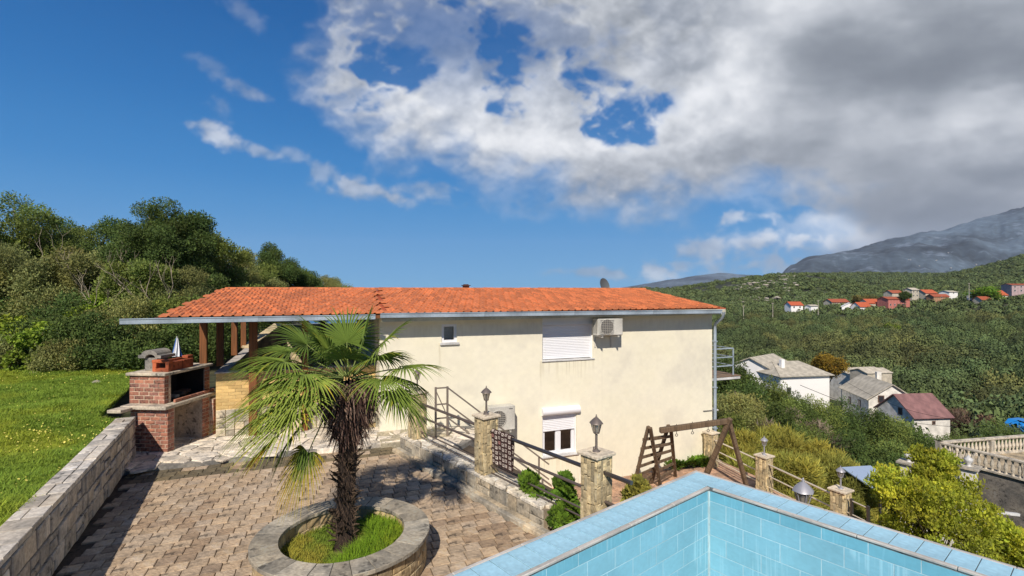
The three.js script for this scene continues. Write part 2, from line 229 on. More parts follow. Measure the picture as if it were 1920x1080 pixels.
const stoneMat = (r, g, b, o = {}) => mat(col(r, g, b), { map: stoneTex, bumpMap: stoneBump, bumpScale: 0.012, roughness: 0.92, ...o });
// a few tones of one material round a base colour
const tones = (n, base, spread, make) => Array.from({ length: n }, () => { const k = 1 + rnd(-spread, spread), w = rnd(-spread, spread) * 0.35; return make(clamp(base[0] * k * (1 + w * 0.5), 0, 255), clamp(base[1] * k, 0, 255), clamp(base[2] * k * (1 - w * 0.8), 0, 255)); });
const M = {
  concrete: stoneMat(196, 190, 176), greyConcrete: stoneMat(150, 148, 143), mortar: stoneMat(170, 156, 136), darkJoint: stoneMat(92, 80, 66), lightJoint: stoneMat(150, 142, 128),
  white: mat(col(226, 226, 224), { roughness: 0.5, map: plainTex }), whitePlastic: mat(col(232, 233, 234), { roughness: 0.42 }), zinc: mat(col(176, 191, 204), { roughness: 0.5, metalness: 0.1, map: plainTex }), darkMetal: mat(col(92, 88, 84), { roughness: 0.45, metalness: 0.7 }), railMetal: mat(col(150, 138, 126), { roughness: 0.45, metalness: 0.5 }), black: mat(col(30, 30, 32), { roughness: 0.6 }),
  glass: new THREE.MeshPhysicalMaterial({ color: 0xffffff, roughness: 0.02, transmission: 1, thickness: 0, ior: 1.5 }), room: mat(col(176, 168, 156), { map: plainTex }), lampGlass: new THREE.MeshPhysicalMaterial({ color: col(205, 200, 190), roughness: 0.25, transmission: 0.75, thickness: 0 }),
  soil: stoneMat(92, 76, 58), brownWood: mat(col(172, 112, 62), { map: woodTex, bumpMap: woodBump, bumpScale: 0.004, roughness: 0.7 }), oldWood: mat(col(148, 128, 104), { map: woodTex, bumpMap: woodBump, bumpScale: 0.008, roughness: 0.95 }), bark: mat(col(134, 122, 106), { map: stoneTex, bumpMap: barkBump, bumpScale: 0.02, roughness: 0.95 }), darkBark: mat(col(84, 70, 58), { map: stoneTex, bumpMap: barkBump, bumpScale: 0.02, roughness: 0.95 }),
};
// ---------------------------------------------------------------- lie of the land
const HT = 21 * Math.PI / 180, ax = [Math.cos(HT), Math.sin(HT)], bxz = [-Math.sin(HT), Math.cos(HT)];    // along the house front, and away from it (x, Z)
const LOW = -2.1, FLAG = 0.1, LAWN = 0.85;
const HC = v3(6.95, LOW, 17.6);                                   // foot of the house's far right corner
const bearing = (x, Z) => Math.atan2(x, Z) * 180 / Math.PI;
const tabR = [0, 14, 22, 32, 48, 70, 95, 150, 230, 330, 420, 600, 900, 1500, 4000, 9000, 16000];
const tabA = [-60, -24, -14, 8, 17, 24, 32, 40, 50, 75];
const tabH = [
  [0.6, 0.6, 0.7, 1.5, 3, 5, 6, 6, 4, 0, -8, -20, -40, -60, -90, -90, -90],
  [0.6, 0.6, 0.6, 0.8, 1.2, 1.5, 0, -4, -12, -20, -30, -45, -60, -80, -90, -90, -90],
  [-2.6, -2.6, -0.5, -2, -6, -12, -18, -26, -36, -50, -60, -70, -80, -90, -90, -90, -90],
  [-2.6, -2.6, -2.6, -5, -10, -16, -20, -26, -34, -44, -50, -60, -75, -85, -90, -90, -90],
  [-2.8, -2.8, -3.2, -6, -10, -15, -17.5, -18, -17.5, -18, -18, -16, -12, -20, -60, -90, -90],
  [-3.4, -3.4, -4.6, -6.6, -10, -15, -18, -19, -18.5, -17, -13, -12, -6, -10, -20, -30, -60],
  [-3.6, -4.6, -6.2, -8.4, -11.5, -15.5, -18.5, -19.5, -18, -16, -10.5, -8, 0, 0, 0, 0, -40],
  [-3.6, -4.8, -7.0, -9.4, -12, -16, -19, -19, -17, -14.5, -8, -2, 10, 20, 30, 30, 0],
  [-3.6, -4.8, -7.0, -9.4, -12, -16, -18, -17, -15, -12, -5, 4, 20, 30, 50, 50, 0],
  [-3.6, -4.8, -7.0, -9.0, -11, -13, -14, -12, -8, -3, 2, 10, 25, 40, 60, 60, 20]];
const dug = [[-8.86, 11.62], [-9.6, 12.6], [-8.6, 13.9], [-1, 16], [7.4, 20], [9.6, 8.5], [10, -8], [-0.3, -5.0]];
function land(x, Z) {
  if (Z < 20 && inside(dug, x, Z)) return -3.4;
  const r = Math.hypot(x, Z), a = clamp(bearing(x, Z), tabA[0] + 0.01, tabA[tabA.length - 1] - 0.01);
  let i = 1; while (i < tabA.length - 1 && tabA[i] < a) i++; let j = 1; while (j < tabR.length - 1 && tabR[j] < r) j++;
  const u = clamp((a - tabA[i - 1]) / (tabA[i] - tabA[i - 1])), us = u * u * (3 - 2 * u), v = clamp((r - tabR[j - 1]) / (tabR[j] - tabR[j - 1])), H = tabH;
  const h = mix(mix(H[i - 1][j - 1], H[i - 1][j], v), mix(H[i][j - 1], H[i][j], v), us);
  const rough = clamp((r - 24) / 60) * 1.6 + clamp((r - 300) / 900) * 9;
  return h + (fbm(x * 0.045 + 60, Z * 0.045 + 60, 3) - 0.5) * rough;
}
const earthTex = tex(512, 512, [9, 9], (u, v) => { const a = F(u, v, 6, 5), b = F(u, v, 44, 3), t = sstep(0.4, 0.62, a); const g = 0.85 + (b - 0.5) * 0.7; return [mix(0.22, 0.32, t) * g, mix(0.25, 0.31, t) * g, mix(0.14, 0.19, t) * g]; });
{
  const rs = []; for (let r = 1; r < 9500; r *= 1.055) rs.push(r); const na = 420, pos = [], idx = [];
  for (let j = 0; j < rs.length; j++) for (let i = 0; i <= na; i++) { const t = (i / na * 2 - 1) * Math.PI, x = Math.sin(t) * rs[j], Z = Math.cos(t) * rs[j]; pos.push(x, land(x, Z), -Z); }
  for (let j = 0; j < rs.length - 1; j++) for (let i = 0; i < na; i++) { const a = j * (na + 1) + i, b = a + na + 1; idx.push(a, b, a + 1, a + 1, b, b + 1); }
  const g = new THREE.BufferGeometry(); g.setAttribute('position', new THREE.Float32BufferAttribute(pos, 3)); g.setIndex(idx); g.computeVertexNormals();
  const uv = new Float32Array(pos.length / 3 * 2); for (let i = 0; i < pos.length / 3; i++) { uv[2 * i] = pos[3 * i]; uv[2 * i + 1] = pos[3 * i + 2]; } g.setAttribute('uv', new THREE.BufferAttribute(uv, 2));
  struct('terrain', g, mat(0xffffff, { map: earthTex, roughness: 1 }));
  const s = new THREE.CircleGeometry(12500, 96).rotateX(-Math.PI / 2); struct('sea', s, mat(col(70, 110, 140), { roughness: 0.25 }), [0, -70, 0]);
}
// ---------------------------------------------------------------- lawn behind the stone wall
const WE = [-8.7, 11.7], WD = [0.4535, -0.8912], WT = 0.97, WTH = 0.36;      // wall: far end of its inner face (x, Z), direction towards the camera, height, thickness
const wallPt = (t, off, y) => v3(WE[0] + WD[0] * t - 0.8912 * off, y, WE[1] + WD[1] * t - 0.4535 * off);   // off: distance outward (to the lawn) from the inner face
const lawnY = (x, Z) => LAWN - 0.03 + clamp((-x - 9) / 30) * 0.5 + (fbm(x * 0.35 + 9, Z * 0.35 + 9, 3) - 0.5) * 0.16;
const grassTex = tex(512, 512, [4, 4], (u, v) => { const a = F(u, v, 5, 5), b = F(u, v, 70, 2), c = F(u + 0.4, v, 11, 4); const g = 0.8 + (b - 0.5) * 0.9 + (a - 0.5) * 0.5; const d = sstep(0.56, 0.7, c); return [mix(0.42, 0.52, d) * g, mix(0.50, 0.50, d) * g, mix(0.16, 0.24, d) * g]; });
const onLawn = (x, Z) => { const s = (x - WE[0]) * -0.8912 + (Z - WE[1]) * -0.4535; return s > 0.33; };          // beyond the wall's outer face
{
  const pos = [], N = 90, M2 = 90, P = (i, j) => { const Z = -3 + 33 * j / M2, xr = WE[0] + (WE[1] - Z) * 0.5089 - 0.36 / 0.8912, edge = Z < 11.9 ? xr : Math.max(-13.5, -9.6 - (Z - 11.9) * 0.6), x = edge - Math.pow(i / N, 1.6) * 34; return [x, lawnY(x, Z), -Z, x, -Z]; };
  const uv = []; for (let j = 0; j < M2; j++) for (let i = 0; i < N; i++) { const q = [P(i, j), P(i + 1, j), P(i + 1, j + 1), P(i, j + 1)]; for (const k of [0, 2, 1, 0, 3, 2]) { pos.push(q[k][0], q[k][1], q[k][2]); uv.push(q[k][3], q[k][4]); } }
  let g = soup(pos, null, uv); struct('lawn', g, mat(0xffffff, { map: grassTex, roughness: 1 }));
}
// ---------------------------------------------------------------- stone retaining wall along the lawn
{
  R = rngOf(21);
  const L = 11.2, w = thing('stone_wall', 'low grey stone wall with flat capping stones between lawn and brick patio', 'wall', v3(WE[0] + WD[0] * L, 0, WE[1] + WD[1] * L), Math.atan2(-WD[1], -WD[0]));
  // frame: x along the wall away from the camera, z out over the patio
  mesh(w, 'core', bx(0, L, -0.4, WT - 0.06, -WTH + 0.03, -0.03), M.mortar);
  const tn = tones(6, [196, 189, 178], 0.12, (r, g, b) => stoneMat(r, g, b)), tc = tones(6, [216, 209, 197], 0.09, (r, g, b) => stoneMat(r, g, b));
  for (const [x, y, ww, hh] of courses(L, WT - 0.07, [0.34, 0.3, 0.33], 0.16, 0.46)) { const j = 0.012; const m = mesh(w, 'stone', slab([[j + rnd(0, 0.015), j], [ww - j, j + rnd(0, 0.02)], [ww - j - rnd(0, 0.015), hh - j], [j, hh - j - rnd(0, 0.02)]], 0.05 + rnd(0, 0.022), 0.012, 0.014, R() * 9), pick(tn), [x, y, -0.045]); }
  let x = 0; while (x < L) { const ww = rnd(0.24, 0.52), k = R() < 0.45 ? rnd(0.4, 0.6) : 1; for (const [z0, z1] of k === 1 ? [[0, WTH + 0.02]] : [[0, (WTH + 0.02) * k], [(WTH + 0.02) * k, WTH + 0.02]]) { const e = Math.min(ww, L - x), j = 0.007; const g = slab([[j, z0 + j], [e - j, z0 + j], [e - j - rnd(0, 0.02), z1 - j], [j + rnd(0, 0.02), z1 - j]], 0.066 + rnd(0, 0.008), 0.008, 0.01, R() * 9); g.rotateX(-Math.PI / 2); mesh(w, 'capping_stone', g, pick(tc), [x, WT - 0.066, 0.02]); } x += ww; }
}
// ---------------------------------------------------------------- patio: square pavers, each row a little out of step with the last
const PO = [-3.44, 12.56];                                        // a point on the patio's far edge
const inUV = (x, Z) => [(x - PO[0]) * ax[0] + (Z - PO[1]) * ax[1], (x - PO[0]) * bxz[0] + (Z - PO[1]) * bxz[1]];
const fromUV = (u, v) => [PO[0] + u * ax[0] + v * bxz[0], PO[1] + u * ax[1] + v * bxz[1]];
const FA = [-2.27, 12.15], FB = [-0.5, 9.86], FC = [1.264, 7.6], FD = [0.615, -0.788];    // fence pillars above the low wall, and its direction
const PLC = [-2.37, 7.14], PLR = 1.18;                            // planter
const POOL = 0.95, PC = [3.0, 8.27], PL = [-0.772, -0.636], PR = [0.636, -0.772];        // pool: outer corner of the coping, along its two sides
const leftOfFence = (x, Z, m = 0) => { const n = [0.788, 0.615]; return (x - FB[0]) * n[0] + (Z - FB[1]) * n[1] < -0.24 - m; };
const outsidePool = (x, Z, m = 0) => { const n = [-PR[0], -PR[1]]; return (x - PC[0]) * n[0] + (Z - PC[1]) * n[1] > m; };
{
  R = rngOf(31);
  let corners = [[-9.6, 13.4], [-1.6, 13.6], [4.5, 4.5], [3.0, 1.0], [-4, -2], [-6, -1]]; if (area(corners) < 0) corners.reverse(); corners = clip(corners, PC[0] - 0.0, PC[1], PR[0], PR[1]);
  const sh = extrude(corners.map(([x, Z]) => [x, Z]), 0.3); sh.rotateX(-Math.PI / 2).translate(0, -0.33, 0);
  struct('patio_bed', metric(sh), M.darkJoint);
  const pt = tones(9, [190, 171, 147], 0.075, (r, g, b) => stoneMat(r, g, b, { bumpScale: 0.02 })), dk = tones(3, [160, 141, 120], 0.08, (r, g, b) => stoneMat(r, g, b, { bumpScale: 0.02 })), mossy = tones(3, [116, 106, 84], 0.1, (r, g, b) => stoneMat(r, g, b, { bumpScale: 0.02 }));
  const shapes = Array.from({ length: 8 }, () => slab([[0.004, 0.005], [0.126, 0.004], [0.244, 0.006], [0.243, 0.118], [0.244, 0.23], [0.12, 0.229], [0.005, 0.228], [0.006, 0.115]], 0.05, 0.007, 0.007, R() * 20).rotateX(-Math.PI / 2).translate(0, -0.05, 0));
  const list = [];
  for (let j = 1; j < 62; j++) for (let i = -34; i < 44; i++) {
    const u = i * 0.249 - (((j * 0.05) / 0.249) % 1) * 0.249, v = -j * 0.235 - 0.01, [x, Z] = fromUV(u + 0.12, v + 0.117);
    if (Z < 1.5) continue;
    const s = (x - WE[0]) * 0.8912 + (Z - WE[1]) * 0.4535; if (s < 0.14) continue;
    if (!leftOfFence(x, Z, 0.13) || !outsidePool(x, Z, 0.02) || Math.hypot(x - PLC[0], Z - PLC[1]) < PLR - 0.14) continue;
    const px = CX + FOC * x / Z, py = HY + FOC * EYE / Z, seen = px > -20 && px < 1700 && py < 1100 ? 1 : 0;
    list.push({ u, v, x, Z, k: (seen ? 1 : 0.2) / Math.hypot(x, Z, EYE) ** 2 * (s < 0.7 ? 0.95 : 1) });
  }
  list.sort((a, b) => b.k - a.k);
  const patio = new THREE.Group(); patio.name = uniq('patio'); patio.userData.kind = 'structure'; scene.add(patio);
  const rest = [];
  list.forEach((p, n) => {
    // the row against the flagstones and the strip along the fence have grown dark with algae
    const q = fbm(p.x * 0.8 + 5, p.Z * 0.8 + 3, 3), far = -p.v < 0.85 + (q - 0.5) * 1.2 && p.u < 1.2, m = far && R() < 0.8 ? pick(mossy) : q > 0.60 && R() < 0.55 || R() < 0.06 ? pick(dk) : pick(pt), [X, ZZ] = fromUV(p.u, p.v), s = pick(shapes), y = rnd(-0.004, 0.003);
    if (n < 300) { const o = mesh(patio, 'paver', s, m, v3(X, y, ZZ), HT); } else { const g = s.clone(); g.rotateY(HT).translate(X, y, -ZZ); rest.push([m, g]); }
  });
  const by = new Map(); for (const [m, g] of rest) { if (!by.has(m)) by.set(m, []); by.get(m).push(g); }
  for (const [m, l] of by) { const o = mesh(patio, 'more_pavers', join(l), m); o.userData.kind = 'stuff'; }
}
// ---------------------------------------------------------------- pale crazy paving between the patio and the house, one step up
{
  R = rngOf(41);
  const outl = [[-9.9, 12.4], fromUV(-6.4, 0.0), fromUV(1.15, 0.0), [-2.1, 12.35], [-1.55, 11.65], [-0.75, 13.6], [-1.0, 14.25], [-3.4, 14.1], [-9.0, 13.4 + 0.6]].map((p) => [p[0], p[1]]);
  const ccw = area(outl) > 0 ? outl : outl.slice().reverse();
  const b = extrude(ccw, 0.4); b.rotateX(-Math.PI / 2).translate(0, FLAG - 0.425, 0); const fl = struct('flagstone_path', metric(b), M.greyConcrete);
  const ms = tones(7, [238, 231, 218], 0.06, (r, g, b2) => stoneMat(r, g, b2, { bumpScale: 0.02 }));
  for (const c of crazy(ccw, 0.42, 0.035, true)) { const g = slab(c, 0.04, 0.008, 0.012, R() * 9); g.rotateX(-Math.PI / 2).translate(0, FLAG - 0.04, 0); mesh(fl, 'flagstone', g, pick(ms)); }
  // kerb on the patio side
  const [k0x, k0z] = fromUV(-1.3, -0.005), len = 2.5; for (let i = 0; i < 5; i++) mesh(fl, 'kerb_stone', cbox(len / 5 - 0.008, 0.2, 0.09, 0.01, (i + 0.5) * len / 5, 0, 0.045), pick(ms), v3(k0x, 0.012, k0z), HT);
}
// ---------------------------------------------------------------- low stone wall that carries the fence
const lowWallTurn = Math.atan2(FD[1], FD[0]);
const lowTop = 0.36, lowLen = 5.25;
{
  R = rngOf(51);
  const s0 = [FA[0] - FD[0] * 0.45, FA[1] - FD[1] * 0.45], w = thing('fence_wall', 'low weathered stone wall with pale flat top carrying the lamp pillars', 'wall', v3(s0[0], 0, s0[1]), lowWallTurn);
  // frame: x towards the camera along the wall; +z faces the patio (to the left in the photograph)
  const sgn = 1;
  mesh(w, 'core', bx(0, lowLen, LOW, lowTop - 0.05, -0.24, 0.2), M.mortar);
  const tn = tones(6, [200, 190, 170], 0.12, (r, g, b) => stoneMat(r, g, b)), tc = tones(6, [228, 222, 208], 0.08, (r, g, b) => stoneMat(r, g, b, { bumpScale: 0.03 }));
  for (const [x, y, ww, hh] of courses(lowLen, lowTop - 0.05, [1], 0.22, 0.44)) mesh(w, 'stone', slab([[0.008, 0.006], [ww - 0.008, 0.012], [ww - 0.012, hh - 0.006], [0.012, hh - 0.012]], 0.05 + rnd(0, 0.02), 0.012, 0.012, R() * 9), pick(tn), [x, y, 0.17]);
  for (const c of crazy([[0, -0.27], [lowLen, -0.27], [lowLen, 0.235], [0, 0.235]], 0.3, 0.02)) { const g = slab(c.map(([a, b]) => [a, -b]).reverse(), 0.05, 0.01, 0.016, R() * 9); g.rotateX(-Math.PI / 2); mesh(w, 'capping_stone', g, pick(tc), [0, lowTop - 0.05, 0]); }
  // narrow kerb strip at its foot
  const kerb = thing('kerb', 'narrow pale concrete kerb strip at the foot of the low fence wall', 'kerb', v3(s0[0], 0, s0[1]), lowWallTurn);
  let x = 0; while (x < lowLen + 0.7) { const ww = rnd(0.7, 0.95); mesh(kerb, 'kerb_stone', cbox(ww - 0.01, 0.14, 0.1, 0.012, x + ww / 2, 0, 0), pick(tn), [0, 0.0, 0.4]); mesh(kerb, 'gutter_slab', cbox(ww - 0.01, 0.1, 0.1, 0.008, x + ww / 2, 0, 0), pick(tn), [0, 0.02, 0.295]); x += ww; }
}
// ---------------------------------------------------------------- lower terrace in front of the house: reddish slabs
{
  R = rngOf(61);
  const out = [[-3.4, 13.5], [7.3, 18.4], [8.6, 9.0], [6.6, 3.0], [3.2, 5.0], [-0.4, 9.75]]; const ccw = area(out) > 0 ? out : out.slice().reverse();
  const g = extrude(ccw, 0.5); g.rotateX(-Math.PI / 2).translate(0, LOW - 0.53, 0); const t = struct('lower_terrace', metric(g), M.mortar);
  const ms = tones(6, [200, 164, 138], 0.09, (r, g2, b) => stoneMat(r, g2, b));
  const cells = []; for (let i = -2; i < 40; i++) for (let j = -22; j < 6; j++) { const u = i * 0.4, v = j * 0.4, p = [HC.x - ax[0] * u + bxz[0] * v, -HC.z - ax[1] * u + bxz[1] * v]; if (v < -0.25 && inside(ccw, p[0], p[1])) cells.push([p, Math.hypot(p[0], p[1])]); }
  cells.sort((a, b) => a[0][1] * 0 + b[1] - a[1]);
  const sq = Array.from({ length: 4 }, () => slab(rect(0.39, 0.39), 0.04, 0.006, 0.004, R() * 9).rotateX(-Math.PI / 2).translate(0, -0.04, 0)); const rest = [];
  cells.forEach(([p], n) => { if (n < 300) mesh(t, 'paving_slab', pick(sq), pick(ms), v3(p[0], LOW, p[1]), HT); else rest.push(pick(sq).clone().rotateY(HT).translate(p[0], LOW, -p[1])); });
  if (rest.length) { const o = mesh(t, 'more_slabs', join(rest), ms[0]); o.userData.kind = 'stuff'; }
  // retaining face under the terrace on the valley side
  struct('terrace_foundation', metric(extrude(ccw.map(([x, Z]) => [x * 0.999, Z * 0.999]), 6).rotateX(-Math.PI / 2).translate(0, LOW - 6.55, 0)), M.greyConcrete);
}
// ---------------------------------------------------------------- raised tiled pool, empty
{
  R = rngOf(71);
  const pool = thing('swimming_pool', 'empty raised swimming pool lined with turquoise tiles and pale blue coping', 'pool', v3(PC[0], POOL, PC[1]), Math.atan2(-PL[1], -PL[0]) );
  // frame: x runs from the near left towards the corner (corner at 0, pool at x < 0); +z runs towards the camera side, into the pool
  const LX = 6.6, LZ = 7.4, CW = 0.5, D = 1.7, tr = 0.045;
  const tileTex = tex(512, 512, [1.3, 1.3], (u, v) => { const a = F(u, v, 4, 5, 2), s = sstep(0.56, 0.8, fbm(u * 44, v * 3, 3, 44, 3)), b = F(u, v, 30, 3); const g = 0.88 + (a - 0.5) * 0.10 + (b - 0.5) * 0.05; return [g + s * 0.12, g + s * 0.06, g + s * 0.05]; });
  const limeTex = tex(1024, 512, [3.4, 1.75], (u, v) => { const st = fbm(u * 150, v * 2.2, 3, 150, 2), cl = fbm(u * 9 + 4, v * 3, 3, 9, 3), fine = F(u, v, 60, 2), s = sstep(0.55, 0.82, st * 0.72 + cl * 0.3) * sstep(0.42, 0.66, cl), a = F(u, v, 6, 4, 3), g = 0.88 + (a - 0.5) * 0.12 + (fine - 0.5) * 0.05; return [mix(g, 1.12, s * 0.75), mix(g, 1.02, s * 0.6), mix(g, 1.0, s * 0.55)]; });
  const wallTile = tones(6, [154, 216, 233], 0.02, (r, g, b) => mat(col(r, g, b), { map: limeTex, roughness: 0.32 })), bandTile = tones(3, [132, 204, 224], 0.02, (r, g, b) => mat(col(r, g, b), { map: tileTex, roughness: 0.32 })), copeTile = tones(5, [172, 220, 240], 0.015, (r, g, b) => mat(col(r, g, b), { map: plainTex, roughness: 0.4 }));
  const grout = mat(col(206, 234, 240), { roughness: 0.9, map: plainTex }), trim = mat(col(206, 202, 195), { map: plainTex, bumpMap: stoneBump, bumpScale: 0.004, roughness: 0.9 }), stain = mat(col(196, 222, 224), { roughness: 0.8, map: plainTex });
  const wallH = -LOW + POOL;
  // shell: four walls and a floor
  mesh(pool, 'shell', join([bx(-LX, 0, -wallH, -0.05, 0.02, CW - 0.02), bx(-CW + 0.02, -0.02, -wallH, -0.05, CW - 0.02, LZ), bx(-LX, -0.0, -wallH, -0.05, LZ, LZ + 0.3), bx(-LX - 0.3, -LX, -wallH, -0.05, 0.02, LZ + 0.3), bx(-LX, -CW, -D - 0.2, -D - 0.004, CW - 0.03, LZ)]), stoneMat(196, 192, 184));
  // grout sheets behind the tiles
  mesh(pool, 'grout', join([bx(-LX, -CW, -D, -0.05, CW - 0.02, CW - 0.001), bx(-CW + 0.001, -CW + 0.02, -D, -0.05, CW, LZ)]), grout);
  mesh(pool, 'coping_bed', join([bx(-LX, 0, -0.05, -0.006, 0.0, CW), bx(-CW, 0, -0.05, -0.006, CW, LZ)]), stoneMat(120, 128, 130));
  // coping: tiles between two stone trims
  const cw = CW - 2 * tr, tg = cbox(0.24, 0.02, cw - 0.008, 0.002);
  for (let i = 0; i < 24; i++) mesh(pool, 'coping_tile', tg, pick(copeTile), [-0.5 - (i + 0.5) * 0.25, -0.008, CW / 2]);
  mesh(pool, 'coping_tile', cbox(0.44, 0.02, cw - 0.008, 0.002), pick(copeTile), [-0.276, -0.008, CW / 2]);
  const tg2 = cbox(cw - 0.008, 0.02, 0.24, 0.002); for (let i = 0; i < 27; i++) mesh(pool, 'coping_tile', tg2, pick(copeTile), [-CW / 2, -0.008, CW - tr + (i + 0.5) * 0.25]);
  for (let i = 0; i < 7; i++) { const x0 = -i * 0.94, x1 = Math.max(-LX, x0 - 0.936); mesh(pool, 'outer_trim', cbox(x0 - x1, 0.05, tr, 0.006, (x0 + x1) / 2, -0.02, tr / 2 - 0.004), trim); mesh(pool, 'inner_trim', cbox(x0 - x1, 0.034, tr + 0.012, 0.008, (x0 + x1) / 2 - CW + 0.01, -0.012, CW - tr / 2 + 0.01), trim); }
  for (let i = 0; i < 8; i++) { const z0 = tr + i * 0.92, z1 = z0 + 0.916; mesh(pool, 'outer_trim', cbox(tr, 0.05, z1 - z0, 0.006, -tr / 2 + 0.004, -0.02, (z0 + z1) / 2), trim); mesh(pool, 'inner_trim', cbox(tr + 0.012, 0.034, z1 - z0, 0.008, -CW + tr / 2 - 0.01, -0.012, (z0 + z1) / 2 + CW + 0.02), trim); }
  // wall tiles in running bond; a thin darker band under the coping
  const row = [0.15, 0.25, 0.25, 0.25, 0.25, 0.25, 0.25];
    for (const side of [0, 1]) {
    let y = -0.045; const len = (side ? LZ : LX) - CW;
    row.forEach((h, k) => { let s = 0.02; const first = k % 2 ? 0.25 : 0.5; let w = side ? first : first * 0.6; while (s < len) { const e = Math.min(w, len - s); if (e > 0.03) { const m = mesh(pool, 'wall_tile', slab(rect(e - 0.009, h - 0.009, (side ? s : -CW - s - e) + 0.0045, y - h + 0.0045), 0.008, 0.0015, 0, side ? 0.9 : 0), pick(k ? wallTile : bandTile), side ? [-CW + 0.006, 0, CW] : [0, 0, CW - 0.006]); if (side) m.rotation.y = -Math.PI / 2; } s += e; w = 0.5; } y -= h; });
  }
  const fg = cbox(0.49, 0.012, 0.49, 0.002); for (let i = 0; i < 12; i++) for (let j = 0; j < 13; j++) mesh(pool, 'floor_tile', fg, pick(wallTile), [-CW - 0.27 - i * 0.5, -D + 0.006, CW + 0.27 + j * 0.5]);
}
// ---------------------------------------------------------------- the cream house; its frame: x along the front (0 at the far right corner, negative to the left), z out of the front
const H = (px, py, z = 0) => onFrame(HC, HT, px, py, z);
const hWorld = (x, y, z) => new THREE.Vector3(x, y, z).applyAxisAngle(new THREE.Vector3(0, 1, 0), HT).add(HC);
const XL = H(712, 600)[0], EAVE = 5.36, RIDGE = 6.0, ZE = 0.45, ZR = -4.2, BACK = -8.6;
const tileTexC = tex(256, 256, [0.9, 0.9], (u, v) => { const a = F(u, v, 5, 4), b = F(u, v, 36, 3); const g = 0.9 + (a - 0.5) * 0.26 + (b - 0.5) * 0.18; return [g, g * (0.98 + (a - 0.5) * 0.08), g * (0.96 + (a - 0.5) * 0.14)]; });
R = rngOf(81);
const roofTones = tones(8, [220, 131, 80], 0.09, (r, g, b) => mat(col(r, g, b), { map: tileTexC, roughness: 0.8, bumpMap: stoneBump, bumpScale: 0.004 }));
function tileGeo() {
  const p = [[0, 0.006], [0.03, 0.0], [0.11, 0.002], [0.15, 0.0], [0.172, 0.024], [0.196, 0.03], [0.218, 0.02], [0.226, 0.002]], L = 0.41, t = 0.016, pos = [];
  for (let i = 0; i < p.length - 1; i++) {
    const [x0, y0] = p[i], [x1, y1] = p[i + 1], a = [x0, y0, -0.012], b = [x1, y1, -0.012], c = [x1, y1, -L], d = [x0, y0, -L], e = [x0, y0 - 0.012, 0], f = [x1, y1 - 0.012, 0], g = [x0, y0 - t - 0.012, 0], h = [x1, y1 - t - 0.012, 0];
    pos.push(...a, ...b, ...c, ...a, ...c, ...d, ...e, ...f, ...b, ...e, ...b, ...a, ...g, ...h, ...f, ...g, ...f, ...e);
  }
  return metric(soup(pos), R() * 9);
}
const roofTiles = [0, 1, 2, 3].map(tileGeo);
// rows of tiles on a sloping side whose left and right edges run from eave to ridge
function tileRoof(parent, xl0, xl1, xr0, xr1, rows) {
  const rise = RIDGE - EAVE, run = ZE - ZR, al = Math.atan2(rise, run), len = Math.hypot(rise, run), step = len / rows, list = [], rest = new Map();
  for (let r = 0; r < rows; r++) {
    const t0 = r / rows, x0 = mix(xl0, xl1, t0), x1 = mix(xr0, xr1, t0), n = Math.ceil((x1 - x0) / 0.215), off = (Math.floor(x0 / 0.215)) * 0.215 + (r % 2 ? 0.1 : 0);
    for (let i = 0; i <= n; i++) { const x = off + i * 0.215; if (x < x0 - 0.03 || x > x1 - 0.19) continue; const s = r * step, p = new THREE.Vector3(x, EAVE + 0.045 + s * Math.sin(al) + rnd(-0.002, 0.003), ZE + 0.05 - s * Math.cos(al)); list.push([p, rnd(-0.012, 0.012), pick(roofTiles), pick(roofTones), hWorld(p.x, p.y, p.z).sub(camera.position).length()]); }
  }
  list.sort((a, b) => a[4] - b[4]);
  list.forEach(([p, w, g, m], n) => {
    const o = new THREE.Mesh(g, m); o.rotation.set(al - 0.036, w, 0); o.position.copy(p);
    if (n < 300) { o.name = 'roof_tile'; o.castShadow = o.receiveShadow = true; parent.add(o); } else { o.updateMatrix(); if (!rest.has(m)) rest.set(m, []); rest.get(m).push(g.clone().applyMatrix4(o.matrix)); }
  });
  for (const [m, l] of rest) { const o = mesh(parent, 'more_roof_tiles', join(l), m); o.userData.kind = 'stuff'; }
  const cap = new THREE.CylinderGeometry(0.1, 0.115, 0.42, 8, 1, true, 0, Math.PI).toNonIndexed(); cap.rotateX(Math.PI / 2).rotateY(Math.PI / 2); const capg = metric(cap.rotateX(0));
  for (let x = xl1 + 0.1; x < xr1; x += 0.38) { const o = mesh(parent, 'ridge_tile', ridgeCap, pick(roofTones), [x + 0.19, RIDGE - 0.005 + rnd(-0.006, 0.006), ZR - 0.02]); o.rotation.z = 0.03; }
}
const ridgeCap = (() => { const pos = [], n = 6, L = 0.21; for (let i = 0; i < n; i++) { const a = Math.PI * i / n, b = Math.PI * (i + 1) / n, q = (t, r, x) => [x, Math.sin(t) * r * 0.75, Math.cos(t) * r]; const A = q(a, 0.12, -L), B = q(b, 0.12, -L), C = q(b, 0.1, L), D = q(a, 0.1, L), E = q(a, 0.105, -L), G = q(b, 0.105, -L); pos.push(...A, ...D, ...C, ...A, ...C, ...B, ...E, ...A, ...B, ...E, ...B, ...G); } return metric(soup(pos)); })();
const winUp = [H(1017, 598), H(1113, 672)], winLow = [H(1017, 776), H(1081, 849)], winSmall = [H(828, 608), H(857, 642)];
